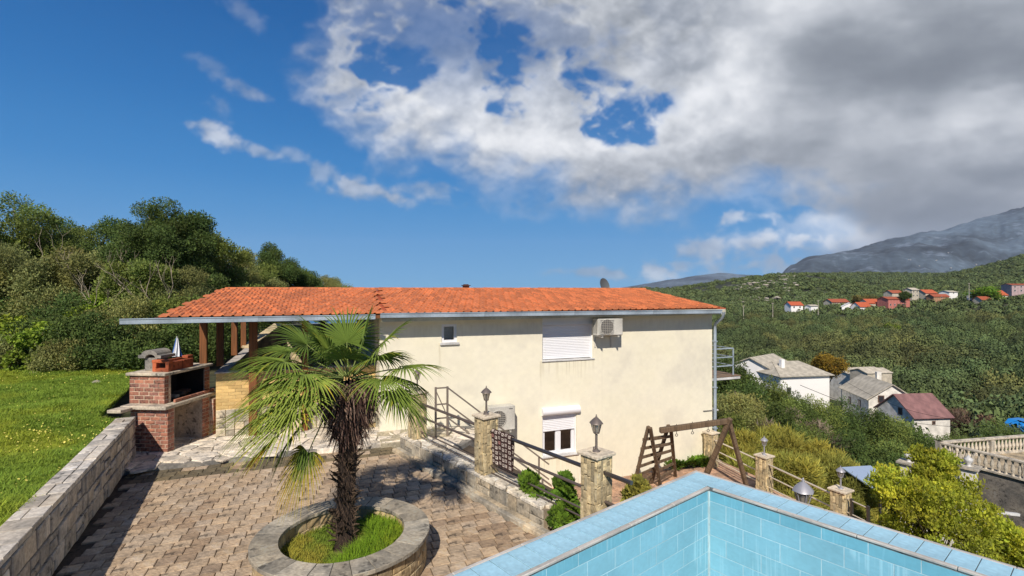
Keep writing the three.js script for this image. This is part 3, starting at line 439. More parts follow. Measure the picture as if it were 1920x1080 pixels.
const plaster = tex(2048, 1024, [11.5, 5.5], (u, v) => {
  const x = u * 11.5 - 11.5, y = v * 5.5, a = F(u, v, 6, 5, 3), b = F(u, v, 90, 2, 45), c = F(u + 0.3, v, 14, 4, 7), s1 = fbm(u * 230, v * 6, 3, 230, 6), s2 = fbm(u * 90 + 7, v * 4, 3, 90, 4);
  let d = 0; const streak = (x0, x1, yt, len, k) => { if (x > x0 && x < x1 && y < yt) { const f = clamp(1 - (yt - y) / (len * (0.35 + 1.3 * s2))); d = Math.max(d, k * f * sstep(0.42, 0.72, s1) * sstep(x0, x0 + 0.03, x) * (1 - sstep(x1 - 0.03, x1, x))); } };
  streak(winUp[0][0] - 0.08, winUp[1][0] + 0.05, winUp[1][1], 0.75, 0.32); streak(winLow[0][0] - 0.05, winLow[1][0] + 0.06, winLow[1][1], 0.8, 0.3); streak(winUp[0][0] - 0.12, winUp[0][0] - 0.02, winUp[1][1], 2.6, 0.36); streak(winSmall[0][0] - 0.1, winSmall[0][0] + 0.0, winSmall[1][1], 2.4, 0.4); streak(-11.4, 0, 5.0, 0.5, 0.12);
  const dirt = sstep(0.5, 0.75, c) * 0.05 + sstep(0.55, 0.8, s1 * 0.5 + c * 0.5) * clamp(1 - y / 0.7) * 0.3;
  const seam = Math.abs(((x + 11.5 + (a - 0.5) * 0.02) - 7.1)) < 0.006 ? 0.05 : 0;
  const g = 1 + (a - 0.5) * 0.05 + (b - 0.5) * 0.04 - dirt * 0.8 - seam; const k = clamp(d);
  return [mix(0.922 * g, 0.72, k), mix(0.900 * g, 0.68, k), mix(0.806 * g + (c - 0.5) * 0.03, 0.56, k)];
});
const cream = mat(0xffffff, { map: plaster, roughness: 0.92, bumpMap: stoneBump, bumpScale: 0.003 });
const creamPlain = mat(col(232, 227, 203), { map: plainTex, roughness: 0.92 });
const house = thing('house', 'cream rendered two storey house with orange tiled roof and white roller shutters', 'house', HC, HT);
{
  const hole = (w, m = 0) => [[w[0][0] - m, w[1][1]], [w[1][0] + m, w[1][1]], [w[1][0] + m, w[0][1]], [w[0][0] - m, w[0][1]]];
  const top = EAVE - 0.02, front = extrude([[XL, -0.3], [0, -0.3], [0, top], [XL, top]], 0.25, [hole(winUp), hole(winLow), hole(winSmall)]);
  front.translate(0, 0, -0.25); mesh(house, 'front_wall', front, cream);
  mesh(house, 'side_wall', metric(extrude([[BACK, -0.3], [-0.25, -0.3], [-0.25, top], [ZR, RIDGE - 0.1], [BACK, top]], 0.25).rotateY(-Math.PI / 2).translate(0, 0, 0)), creamPlain);
  mesh(house, 'side_wall', metric(extrude([[BACK, -0.3], [-0.25, -0.3], [-0.25, top], [ZR, RIDGE - 0.1], [BACK, top]], 0.25).rotateY(-Math.PI / 2).translate(XL + 0.25, 0, 0)), creamPlain);
  mesh(house, 'back_wall', bx(XL + 0.25, -0.25, -0.3, top, BACK, BACK + 0.25), creamPlain);
  mesh(house, 'floor', join([bx(XL + 0.25, -0.25, -0.3, -0.1, BACK + 0.25, -0.25), bx(XL + 0.25, -0.25, 2.5, 2.7, BACK + 0.25, -0.25), bx(XL + 0.25, -0.25, top - 0.15, top - 0.02, BACK + 0.25, -0.25)]), M.room);
  // eaves board under the tiles
  mesh(house, 'eaves_board', bx(XL, 0.16, EAVE - 0.05, EAVE - 0.02, -0.2, ZE - 0.02), creamPlain);
  mesh(house, 'roof_deck', metric(extrude([[ZE, EAVE - 0.015], [ZE, EAVE + 0.012], [ZR, RIDGE - 0.02], [BACK - 0.4, EAVE + 0.012], [BACK - 0.4, EAVE - 0.015], [ZR, RIDGE - 0.06]], 0.18 - XL).rotateY(-Math.PI / 2).translate(0.18, 0, 0)), mat(col(190, 92, 52), { map: tileTexC }));
  const roof = new THREE.Group(); roof.name = 'roof'; house.add(roof);
  const xr0 = H(1350, 580, ZE)[0], xr1 = H(1201, 543, ZR)[0];
  tileRoof(roof, XL + 0.06, H(706, 541, ZR)[0], xr0, xr1, 14);
  // verge along the right gable
  mesh(roof, 'verge_board', bar(new THREE.Vector3(xr0 + 0.02, EAVE, ZE), new THREE.Vector3(xr1 + 0.06, RIDGE - 0.02, ZR), 0.05, 0.12), roofTones[2]);
  mesh(roof, 'roof_vent', join([bx(-0.1, 0.1, 0, 0.14, -0.1, 0.1), bx(-0.14, 0.14, 0.14, 0.17, -0.14, 0.14), bx(-0.08, 0.08, 0.17, 0.2, -0.08, 0.08)]), mat(col(84, 54, 46)), [H(875, 541, ZR)[0], RIDGE, ZR - 0.1]);
  mesh(house, 'fascia', bx(XL, 0.16, EAVE - 0.2, EAVE - 0.018, ZE - 0.018, ZE + 0.01), creamPlain);  // board added to block sun leaking past the gutter onto the wall
  // gutter in four lengths
  const gl = XL - 0.04, gr = H(1354, 583, ZE + 0.12)[0];
  const gy = (x) => mix(EAVE - 0.03, EAVE - 0.1, (x - gl) / (gr - gl));
  for (let i = 0; i < 4; i++) { const a = mix(gl, gr, i / 4), b = mix(gl, gr, (i + 1) / 4) - 0.004; const z = ZE + 0.07; const g = []; const V = (x, dy, dz) => new THREE.Vector3(x, gy(x) + dy, z + dz); g.push(bar(V(a, 0.0, 0.055), V(b, 0, 0.055), 0.012, 0.11), bar(V(a, 0.056, 0.062), V(b, 0.056, 0.062), 0.026, 0.022), bar(V(a, -0.055, 0), V(b, -0.055, 0), 0.11, 0.012), bar(V(a, 0, -0.055), V(b, 0, -0.055), 0.012, 0.11)); mesh(house, 'gutter', join(g), M.zinc); }
  // downpipe
  const dp = H(1341, 700, 0.1)[0]; mesh(house, 'downpipe', limb([new THREE.Vector3(dp, EAVE - 0.12, ZE + 0.05), new THREE.Vector3(dp, EAVE - 0.3, ZE), new THREE.Vector3(dp, EAVE - 0.55, 0.1), new THREE.Vector3(dp, EAVE - 0.8, 0.09), new THREE.Vector3(dp, 0.05, 0.09)], [0.05, 0.05, 0.05, 0.05, 0.05], 10), M.zinc);
  for (const y of [4.2, 2.6, 1.2]) mesh(house, 'pipe_clip', bx(dp - 0.06, dp + 0.06, y, y + 0.03, 0, 0.15), M.zinc);
  mesh(house, 'string_course', bx(H(1318, 768)[0], 0.02, H(1330, 770)[1], H(1330, 770)[1] + 0.025, 0, 0.03), M.greyConcrete);
  // small window
  const win = (name, [[x0, y1], [x1, y0]], label) => { const g = new THREE.Group(); g.name = name; house.add(g); if (label) g.userData.label = label; return [g, x0, x1, y0, y1]; };
  const frameOf = (x0, x1, y0, y1, w, z, dd) => join([bx(x0, x0 + w, y0, y1, z, z + dd), bx(x1 - w, x1, y0, y1, z, z + dd), bx(x0 + w, x1 - w, y1 - w, y1, z, z + dd), bx(x0 + w, x1 - w, y0, y0 + w, z, z + dd)]);
  { const [g, x0, x1, y0, y1] = win('window', winSmall, 'small square white framed window'); mesh(g, 'frame', frameOf(x0, x1, y0, y1, 0.075, -0.12, 0.08), M.whitePlastic); mesh(g, 'pane', bx(x0 + 0.07, x1 - 0.07, y0 + 0.07, y1 - 0.07, -0.095, -0.085), M.glass); mesh(g, 'added_backing', bx(x0 - 0.05, x1 + 0.05, y0 - 0.05, y1 + 0.05, -0.34, -0.335), M.white); mesh(g, 'sill', cbox(x1 - x0 + 0.1, 0.07, 0.12, 0.008, (x0 + x1) / 2, y0 - 0.025, 0.0), M.white); }  // pale sheet added behind the pane to brighten its black interior
  // upper window, its shutter fully down
  const slats = (x0, x1, y0, y1, z) => { const n = Math.round((y1 - y0) / 0.052), pos = []; for (let i = 0; i < n; i++) { const a = mix(y0, y1, i / n), b = mix(y0, y1, (i + 1) / n), m = mix(a, b, 0.5), q = (ya, za, yb, zb) => pos.push(x0, ya, za, x1, ya, za, x1, yb, zb, x0, ya, za, x1, yb, zb, x0, yb, zb); q(a, z - 0.004, a + 0.006, z + 0.004); q(a + 0.006, z + 0.004, m, z + 0.009); q(m, z + 0.009, b - 0.006, z + 0.004); q(b - 0.006, z + 0.004, b, z - 0.004); } return metric(soup(pos)); };
  { const [g, x0, x1, y0, y1] = win('window', winUp, 'wide window with its white roller shutter fully down'); mesh(g, 'shutter_box', join([bx(x0, x1, y1 - 0.14, y1 + 0.02, -0.2, 0.012), bx(x0 - 0.0, x1 + 0.02, y1 - 0.185, y1 - 0.14, -0.1, 0.05)]), M.whitePlastic); mesh(g, 'roller_shutter', slats(x0 + 0.03, x1 - 0.03, y0 + 0.03, y1 - 0.18, -0.13), M.whitePlastic); mesh(g, 'guide_rail', bx(x0, x0 + 0.045, y0, y1 - 0.185, -0.15, -0.09), M.whitePlastic); mesh(g, 'guide_rail', bx(x1 - 0.045, x1, y0, y1 - 0.185, -0.15, -0.09), M.whitePlastic); mesh(g, 'sill', cbox(x1 - x0 + 0.04, 0.04, 0.2, 0.008, (x0 + x1) / 2, y0 - 0.005, -0.06), M.white); }
  { const [g, x0, x1, y0, y1] = win('window', winLow, 'double window with its roller shutter half down'); const ym = H(1040, 809)[1], xm = mix(x0, x1, 0.5);
    const rb = new THREE.CylinderGeometry(0.12, 0.12, x1 - x0 + 0.1, 14).rotateZ(Math.PI / 2).translate((x0 + x1) / 2 + 0.02, y1 + 0.06, 0.03); mesh(g, 'shutter_box', metric(rb), M.whitePlastic);
    mesh(g, 'roller_shutter', slats(x0 + 0.03, x1 - 0.03, ym, y1, -0.08), M.whitePlastic); mesh(g, 'guide_rail', bx(x0, x0 + 0.04, y0, y1, -0.1, -0.05), M.whitePlastic); mesh(g, 'guide_rail', bx(x1 - 0.04, x1, y0, y1, -0.1, -0.05), M.whitePlastic);
    mesh(g, 'frame', join([frameOf(x0 + 0.03, x1 - 0.03, y0 + 0.02, y1 - 0.02, 0.06, -0.18, 0.06), bx(xm - 0.055, xm + 0.055, y0 + 0.08, y1 - 0.08, -0.18, -0.115)]), M.whitePlastic);
    for (const [a, b] of [[x0 + 0.09, xm - 0.055], [xm + 0.055, x1 - 0.09]]) { const c = mesh(g, 'casement', frameOf(a, b, y0 + 0.08, y1 - 0.08, 0.035, -0.17, 0.045), M.whitePlastic); mesh(c, 'pane', bx(a + 0.03, b - 0.03, y0 + 0.1, y1 - 0.1, -0.155, -0.145), M.glass); }
    mesh(g, 'sill', cbox(x1 - x0 + 0.1, 0.05, 0.2, 0.008, (x0 + x1) / 2, y0 - 0.005, -0.03), M.white); }
  // balcony on the gable side
  const by = H(1370, 706, -0.6)[1], bw = H(1392, 706, -0.5)[0], b = new THREE.Group(); b.name = 'balcony'; house.add(b);
  mesh(b, 'slab', cbox(bw, 0.1, 3.2, 0.01, bw / 2 + 0.003, by - 0.06, -2.2), M.white); for (let i = 0; i < 9; i++) mesh(b, 'deck_board', cbox(bw + 0.04, 0.03, 0.33, 0.004, bw / 2 + 0.01, by + 0.01, -0.75 - i * 0.345), mat(col(176, 152, 128), { map: woodTex }));
  for (const z of [-0.75, -2.2, -3.65]) mesh(b, 'railing_post', bx(bw - 0.22, bw - 0.18, by + 0.025, by + 1.02, z - 0.02, z + 0.02), M.zinc);
  for (const y of [0.36, 0.68, 1.0]) { mesh(b, 'rail', bx(0.02, bw - 0.18, by + y, by + y + 0.035, -0.77, -0.73), M.zinc); mesh(b, 'rail', bx(bw - 0.215, bw - 0.185, by + y, by + y + 0.03, -3.65, -0.77), M.zinc); }
  const cy = H(1352, 766, -0.3)[1]; mesh(house, 'canopy', join([cbox(0.42, 0.05, 0.9, 0.01, 0.22, cy, -0.6), cbox(0.34, 0.05, 0.8, 0.01, 0.18, cy - 0.3, -0.6)]), M.white); for (const z of [-0.25, -0.95]) mesh(house, 'canopy_post', bx(0.28, 0.34, 0, cy - 0.03, z - 0.03, z + 0.03), M.white);
}
// satellite dish on the roof
{
  const p = H(1127, 532, ZR - 0.6), d = thing('satellite_dish', 'dark grey satellite dish on the ridge of the orange roof', 'satellite dish', hWorld(p[0], RIDGE - 0.1, ZR - 0.4), HT + 0.25);
  const dish = lathe([[0, 0], [0.08, 0.006], [0.16, 0.025], [0.24, 0.055], [0.28, 0.08], [0.285, 0.08], [0.24, 0.05], [0.16, 0.018], [0, -0.008]], 28); dish.rotateX(Math.PI / 2 - 0.35); dish.scale(0.95, 1.1, 1);
  mesh(d, 'dish', dish, mat(col(84, 90, 92), { roughness: 0.6 }), [0, 0.26, 0]); mesh(d, 'mast', rod(new THREE.Vector3(0, -0.4, -0.1), new THREE.Vector3(0, 0.26, -0.08), 0.02), M.darkMetal); mesh(d, 'receiver_arm', join([rod(new THREE.Vector3(0, 0.02, 0.02), new THREE.Vector3(0.02, 0.12, 0.34), 0.01), rod(new THREE.Vector3(0.02, 0.12, 0.33), new THREE.Vector3(0.02, 0.22, 0.3), 0.025)]), M.greyConcrete);
}
// air conditioning units hung on the front
function airCon(label, px0, py0, px1, py1, round) {
  const dz = 0.46, a = H(px0, py0, dz), b = H(px1, py1, dz), w = b[0] - a[0], h = a[1] - b[1], u = thing('air_conditioner', label, 'air conditioner', hWorld(a[0] + w / 2, b[1], 0), HT);
  const body = mat(col(222, 219, 208), { roughness: 0.5, map: plainTex });
  mesh(u, 'casing', cbox(w, h, 0.32, 0.018, 0, h / 2, dz - 0.16), body);
  const gx = -w * 0.14, gr = Math.min(h * 0.44, w * 0.3), z = dz + 0.004;
  mesh(u, 'fan', new THREE.CircleGeometry(gr, 24).translate(gx, h / 2, z), mat(col(96, 94, 90)));
  const bars = []; for (let i = 0; i < 9; i++) { const y = h / 2 + (i - 4) / 4.5 * gr, l = round ? Math.sqrt(Math.max(0, gr * gr - (y - h / 2) ** 2)) : gr; if (l > 0.02) bars.push(box(2 * l, 0.012, 0.012, gx, y, z + 0.012)); } for (let i = 0; i < 7; i++) { const x = gx + (i - 3) / 3.6 * gr, l = Math.sqrt(Math.max(0, gr * gr - (x - gx) ** 2)); bars.push(box(0.007, 2 * l, 0.01, x, h / 2, z + 0.018)); }
  mesh(u, 'fan_grille', join(bars), mat(col(168, 164, 154), { roughness: 0.6 }));
  mesh(u, 'fan_ring', new THREE.TorusGeometry(gr, 0.012, 6, 28).translate(gx, h / 2, z), body);
  for (let i = 0; i < 3; i++) mesh(u, 'side_louvre', bx(-w / 2 - 0.006, -w / 2 - 0.001, h * 0.12, h * 0.88, 0.2 + i * 0.08, 0.225 + i * 0.08), mat(col(120, 118, 112)));
  for (const s of [-1, 1]) { mesh(u, 'foot', cbox(0.06, 0.03, 0.34, 0.005, s * w * 0.32, -0.015, dz - 0.16), M.greyConcrete); mesh(u, 'bracket', join([bx(s * w * 0.32 - 0.018, s * w * 0.32 + 0.018, -0.06, -0.031, 0.002, dz + 0.02), bx(s * w * 0.32 - 0.018, s * w * 0.32 + 0.018, -0.4, -0.06, 0.002, 0.03)]), body); }
  return [u, w, h, dz];
}
airCon('white air conditioner high on cream wall beside the wide closed shutter', 1121, 597, 1168, 628, false);
{ const [u, w, h, dz] = airCon('white air conditioner low on cream wall behind the lamp pillar', 916, 764, 966, 805, true); mesh(u, 'badge', join([0, 1, 2, 3].map((i) => bx(w * 0.27 + i * 0.028, w * 0.27 + i * 0.028 + 0.02, h * 0.86, h * 0.86 + 0.022, dz + 0.002, dz + 0.005))), M.black); }
// ---------------------------------------------------------------- stairs down along the front, and their railing
{
  R = rngOf(85);
  const x0 = H(846, 800, 0.6)[0], st = thing('stairs', 'pale stone stairs going down beside the cream house wall', 'stairs', HC, HT), n = 11, rise = (FLAG - LOW) / n, tn = tones(4, [206, 196, 170], 0.1, (r, g, b) => stoneMat(r, g, b));
  mesh(st, 'landing', cbox(1.9, 0.3, 1.1, 0.01, x0 - 0.95, FLAG - LOW - 0.148, 0.58), tn[0]);
  for (let i = 0; i < n - 1; i++) mesh(st, 'step', cbox(0.3, FLAG - LOW - (i + 1) * rise, 1.1, 0.01, x0 + 0.14 + i * 0.27, (FLAG - LOW - (i + 1) * rise) / 2, 0.58), pick(tn));
  const r = thing('stair_railing', 'brown metal railing leading down the stairs beside the house wall', 'railing', HC, HT), z = 1.05, a = H(817, 728, z), b = H(839, 735, z), y0 = FLAG - LOW, len = 2.9;
  const V = (x, y) => new THREE.Vector3(x, y, z), hi = a[1];
  for (const x of [a[0], b[0]]) mesh(r, 'post', bar(V(x, y0 - 0.02), V(x, hi + 0.03), 0.05, 0.05), M.railMetal);
  for (const x of [1.3, 2.6]) mesh(r, 'post', bar(V(b[0] + x, hi - x * 0.81 - 1.25), V(b[0] + x, hi - x * 0.81), 0.04, 0.04), M.railMetal);
  for (const d of [0, 0.42, 0.78]) { mesh(r, 'rail', bar(V(a[0], hi - d), V(b[0], hi - d), 0.035, 0.035), M.railMetal); mesh(r, 'rail', bar(V(b[0], hi - d), V(b[0] + len, hi - d - len * 0.81), 0.04, 0.04), M.railMetal); }
  mesh(r, 'brace', bar(V(a[0], hi - 0.05), V(b[0], hi - 0.75), 0.025, 0.025), M.railMetal);
}
// bricks in running bond over a rectangle that starts at p and runs along the turned x axis
const brickCache = new Map();
function bricks(parent, p, turn, w, h, bw, bh, j, t, mats, name = 'brick', sunk = 0.008) {
  const c = Math.cos(turn), s = Math.sin(turn), n = Math.round(h / bh);
  for (let r = 0; r < n; r++) {
    const y = r * h / n, hh = h / n - j; let x = r % 2 ? -bw / 2 : 0;
    while (x < w - 0.02) { const a = Math.max(0, x), e = Math.min(w, x + bw) - j; if (e - a > 0.025) { const k = (e - a).toFixed(2) + '|' + hh.toFixed(3) + '|' + t; if (!brickCache.has(k)) brickCache.set(k, [0, 1, 2].map(() => slab(rect(+(e - a).toFixed(2), hh), t, 0.005, 0.004, R() * 20))); const m = mesh(parent, name, pick(brickCache.get(k)), pick(mats), [p[0] + a * c, p[1] + y + j / 2, p[2] - a * s], turn); m.translateZ(rnd(-0.003, 0.002) - sunk); } x += bw; }
  }
}
// ---------------------------------------------------------------- open timber pavilion against the house
{
  R = rngOf(91);
  const pv = thing('pavilion', 'open timber pavilion with orange tiled roof and yellow brick half wall', 'pavilion', HC, HT);
  const zw = -1.0, g0 = FLAG - LOW, yTop = H(430, 697, zw)[1], yMid = H(430, 766, zw)[1], xa = H(405, 700, zw)[0], xb = XL - 0.003;
  const yb = tones(7, [236, 200, 132], 0.06, (r, g, b) => mat(col(r, g, b), { map: plainTex, bumpMap: stoneBump, bumpScale: 0.004, roughness: 0.9 })), ps = tones(5, [214, 204, 182], 0.09, (r, g, b) => stoneMat(r, g, b));
  mesh(pv, 'half_wall', join([bx(xa, xb, g0 - 0.3, yTop - 0.03, zw - 0.22, zw - 0.015), bx(xa, xa + 0.2, g0 - 0.3, yTop - 0.03, -7.6, zw - 0.22)]), stoneMat(226, 200, 148));
  bricks(pv, [xa, yMid, zw - 0.015], 0, xb - xa, yTop - 0.03 - yMid, 0.3, 0.088, 0.008, 0.016, yb);
  for (const [x, y, w, h] of courses(xb - xa, yMid - g0 - 0.02, [1, 1], 0.2, 0.42)) mesh(pv, 'base_stone', slab(rect(w - 0.012, h - 0.012, 0.006, 0.006), 0.05, 0.01, 0.012, R() * 9), pick(ps), [xa + x, g0 + y, zw - 0.03]);
  mesh(pv, 'wall_cap', join([bx(xa - 0.03, xb, yTop - 0.03, yTop, zw - 0.25, zw + 0.02), bx(xa - 0.03, xa + 0.23, yTop - 0.03, yTop, -7.6, zw - 0.25)]), stoneMat(196, 192, 186));
  mesh(pv, 'floor', bx(xa + 0.2, xb, g0 - 0.3, g0 + 0.45, -7.6, zw - 0.22), stoneMat(186, 180, 170));
  const post = (px, z, w, y0 = yTop) => { const x = H(px, 650, z)[0]; mesh(pv, 'post', cbox(w, EAVE - 0.16 - y0, w, 0.008, x, (EAVE - 0.16 + y0) / 2, z), M.brownWood); return x; };
  post(382, -1.75, 0.17, g0 + 0.1); post(475, zw + 0.11, 0.19, g0 - 0.05); post(413, -2.3, 0.17); post(440, -4.7, 0.17); post(457, -7.0, 0.17); post(606, -7.2, 0.17, g0); post(572, -0.85, 0.16, g0 - 0.05);
  const xl0 = H(286, 597, ZE)[0], xl1 = H(417, 539, ZR)[0];
  // timber under the roof
  mesh(pv, 'eaves_beam', join([bx(xl0 + 0.25, xb, EAVE - 0.16, EAVE - 0.03, -0.75, -0.59), bx(xl0 + 0.25, xb, EAVE - 0.16, EAVE - 0.03, -7.2, -7.04)]), M.brownWood);
  for (let i = 0; i < 8; i++) { const x = mix(xl0 + 0.5, xb - 0.3, i / 7); mesh(pv, 'rafter', bar(new THREE.Vector3(x, EAVE - 0.07, ZE), new THREE.Vector3(x, RIDGE - 0.12, ZR), 0.08, 0.1), M.brownWood); }
  mesh(pv, 'roof_deck', metric(extrude([[ZE, EAVE - 0.015], [ZE, EAVE + 0.012], [ZR, RIDGE - 0.02], [BACK - 0.4, EAVE + 0.012], [BACK - 0.4, EAVE - 0.015], [ZR, RIDGE - 0.06]], XL - xl1 - 0.7).rotateY(-Math.PI / 2).translate(XL - 0.004, 0, 0)), mat(col(120, 74, 46), { map: woodTex }));
  { const pos = [], a = [xl0 + 0.02, EAVE + 0.0, ZE], b = [xl1 + 0.72, EAVE + 0.0, ZE], c = [xl1 + 0.72, RIDGE - 0.03, ZR], d = [xl1 + 0.02, RIDGE - 0.03, ZR]; pos.push(...a, ...b, ...c, ...a, ...c, ...d); mesh(pv, 'roof_edge_board', metric(soup(pos)), mat(col(120, 74, 46), { map: woodTex })); }
  const roof = new THREE.Group(); roof.name = 'roof'; pv.add(roof);
  tileRoof(roof, xl0, xl1, XL + 0.05, H(706, 541, ZR)[0], 14);
  const gl = H(225, 601, ZE + 0.12)[0], gr = H(704, 593, ZE + 0.12)[0], z = ZE + 0.09; for (let i = 0; i < 2; i++) { const a = mix(gl, gr, i / 2), b = mix(gl, gr, (i + 1) / 2) - 0.004, V = (x, dy, dz) => new THREE.Vector3(x, EAVE - 0.06 + dy, z + dz); mesh(pv, 'gutter', join([bar(V(a, 0, 0.055), V(b, 0, 0.055), 0.012, 0.11), bar(V(a, 0.056, 0.062), V(b, 0.056, 0.062), 0.026, 0.022), bar(V(a, -0.055, 0), V(b, -0.055, 0), 0.11, 0.012), bar(V(a, 0, -0.055), V(b, 0, -0.055), 0.012, 0.11)]), M.zinc); }
  mesh(pv, 'fascia', bx(gl + 0.2, xb, EAVE - 0.1, EAVE - 0.02, ZE - 0.02, ZE + 0.02), M.brownWood);
  // dark table and chair under it
  const tb = H(520, 690, -3.0), t = thing('table', 'dark wooden table standing under the pavilion roof', 'table', hWorld(tb[0], g0 + 0.45, -3.0), HT), dark = mat(col(56, 48, 44), { map: woodTex, roughness: 0.6 });
  mesh(t, 'table_top', cbox(1.7, 0.05, 0.9, 0.01, 0, 0.75, 0), dark); for (const sx of [-0.75, 0.75]) for (const sz of [-0.36, 0.36]) mesh(t, 'leg', bx(sx - 0.035, sx + 0.035, 0, 0.725, sz - 0.035, sz + 0.035), dark);
  const cb = H(574, 668, -2.0), ch = thing('chair', 'dark rounded wicker chair under the pavilion roof behind the palm', 'chair', hWorld(cb[0], g0 + 0.45, -2.0), HT + 0.3);
  const bk = []; for (let i = 0; i <= 16; i++) { const a = Math.PI * i / 16; bk.push(new THREE.Vector3(Math.cos(a) * 0.29, 0.62 + Math.sin(a) * 0.4, -0.05)); } mesh(ch, 'back_frame', limb([new THREE.Vector3(0.29, 0, -0.05), ...bk, new THREE.Vector3(-0.29, 0, -0.05)], Array(19).fill(0.028), 6), dark); const back = lathe([[0, 0.0], [0.12, 0.012], [0.26, 0.05]], 20); back.rotateX(Math.PI / 2); mesh(ch, 'backrest', back, dark, [0, 0.7, -0.09]); mesh(ch, 'seat', cbox(0.56, 0.07, 0.5, 0.02, 0, 0.43, 0.2), mat(col(40, 70, 100), { roughness: 0.9 })); for (const s of [-0.24, 0.24]) mesh(ch, 'leg', bx(s - 0.02, s + 0.02, 0, 0.4, 0.38, 0.42), dark);
}
// ---------------------------------------------------------------- pale garden wall behind the pavilion
{
  R = rngOf(93); const a = at(528, 609, 21.5), b = at(760, 606, 23.5), c = at(470, 652, 18.5);
  const wl = thing('garden_wall', 'pale stone garden wall seen through the open pavilion', 'wall', [a.x, 0, a.z], Math.atan2(-(b.z - a.z), b.x - a.x)), L = Math.hypot(b.x - a.x, b.z - a.z), tn = tones(5, [216, 200, 166], 0.09, (r, g, b2) => stoneMat(r, g, b2));
  mesh(wl, 'core', bx(0, L, -1, a.y - 0.06, -0.3, 0), M.mortar); bricks(wl, [0, 0.2, 0], 0, L, a.y - 0.26, 0.42, 0.2, 0.012, 0.02, tn, 'stone'); mesh(wl, 'capping', cbox(L, 0.06, 0.36, 0.01, L / 2, a.y - 0.03, -0.14), tn[0]);
  const w2 = thing('garden_wall', 'short garden wall with sloping top joining the pale wall behind the pavilion', 'wall', [a.x, 0, a.z], Math.atan2(-(c.z - a.z), c.x - a.x)), L2 = Math.hypot(c.x - a.x, c.z - a.z); mesh(w2, 'core', extrude([[0.0, -1], [L2, -1], [L2, c.y], [0, a.y]], 0.28), stoneMat(150, 128, 104)); mesh(w2, 'capping', bar(new THREE.Vector3(0, a.y + 0.03, 0.14), new THREE.Vector3(L2, c.y + 0.03, 0.14), 0.36, 0.06), tn[1]);  // darker brown core: shade painted into this stretch of the wall
}
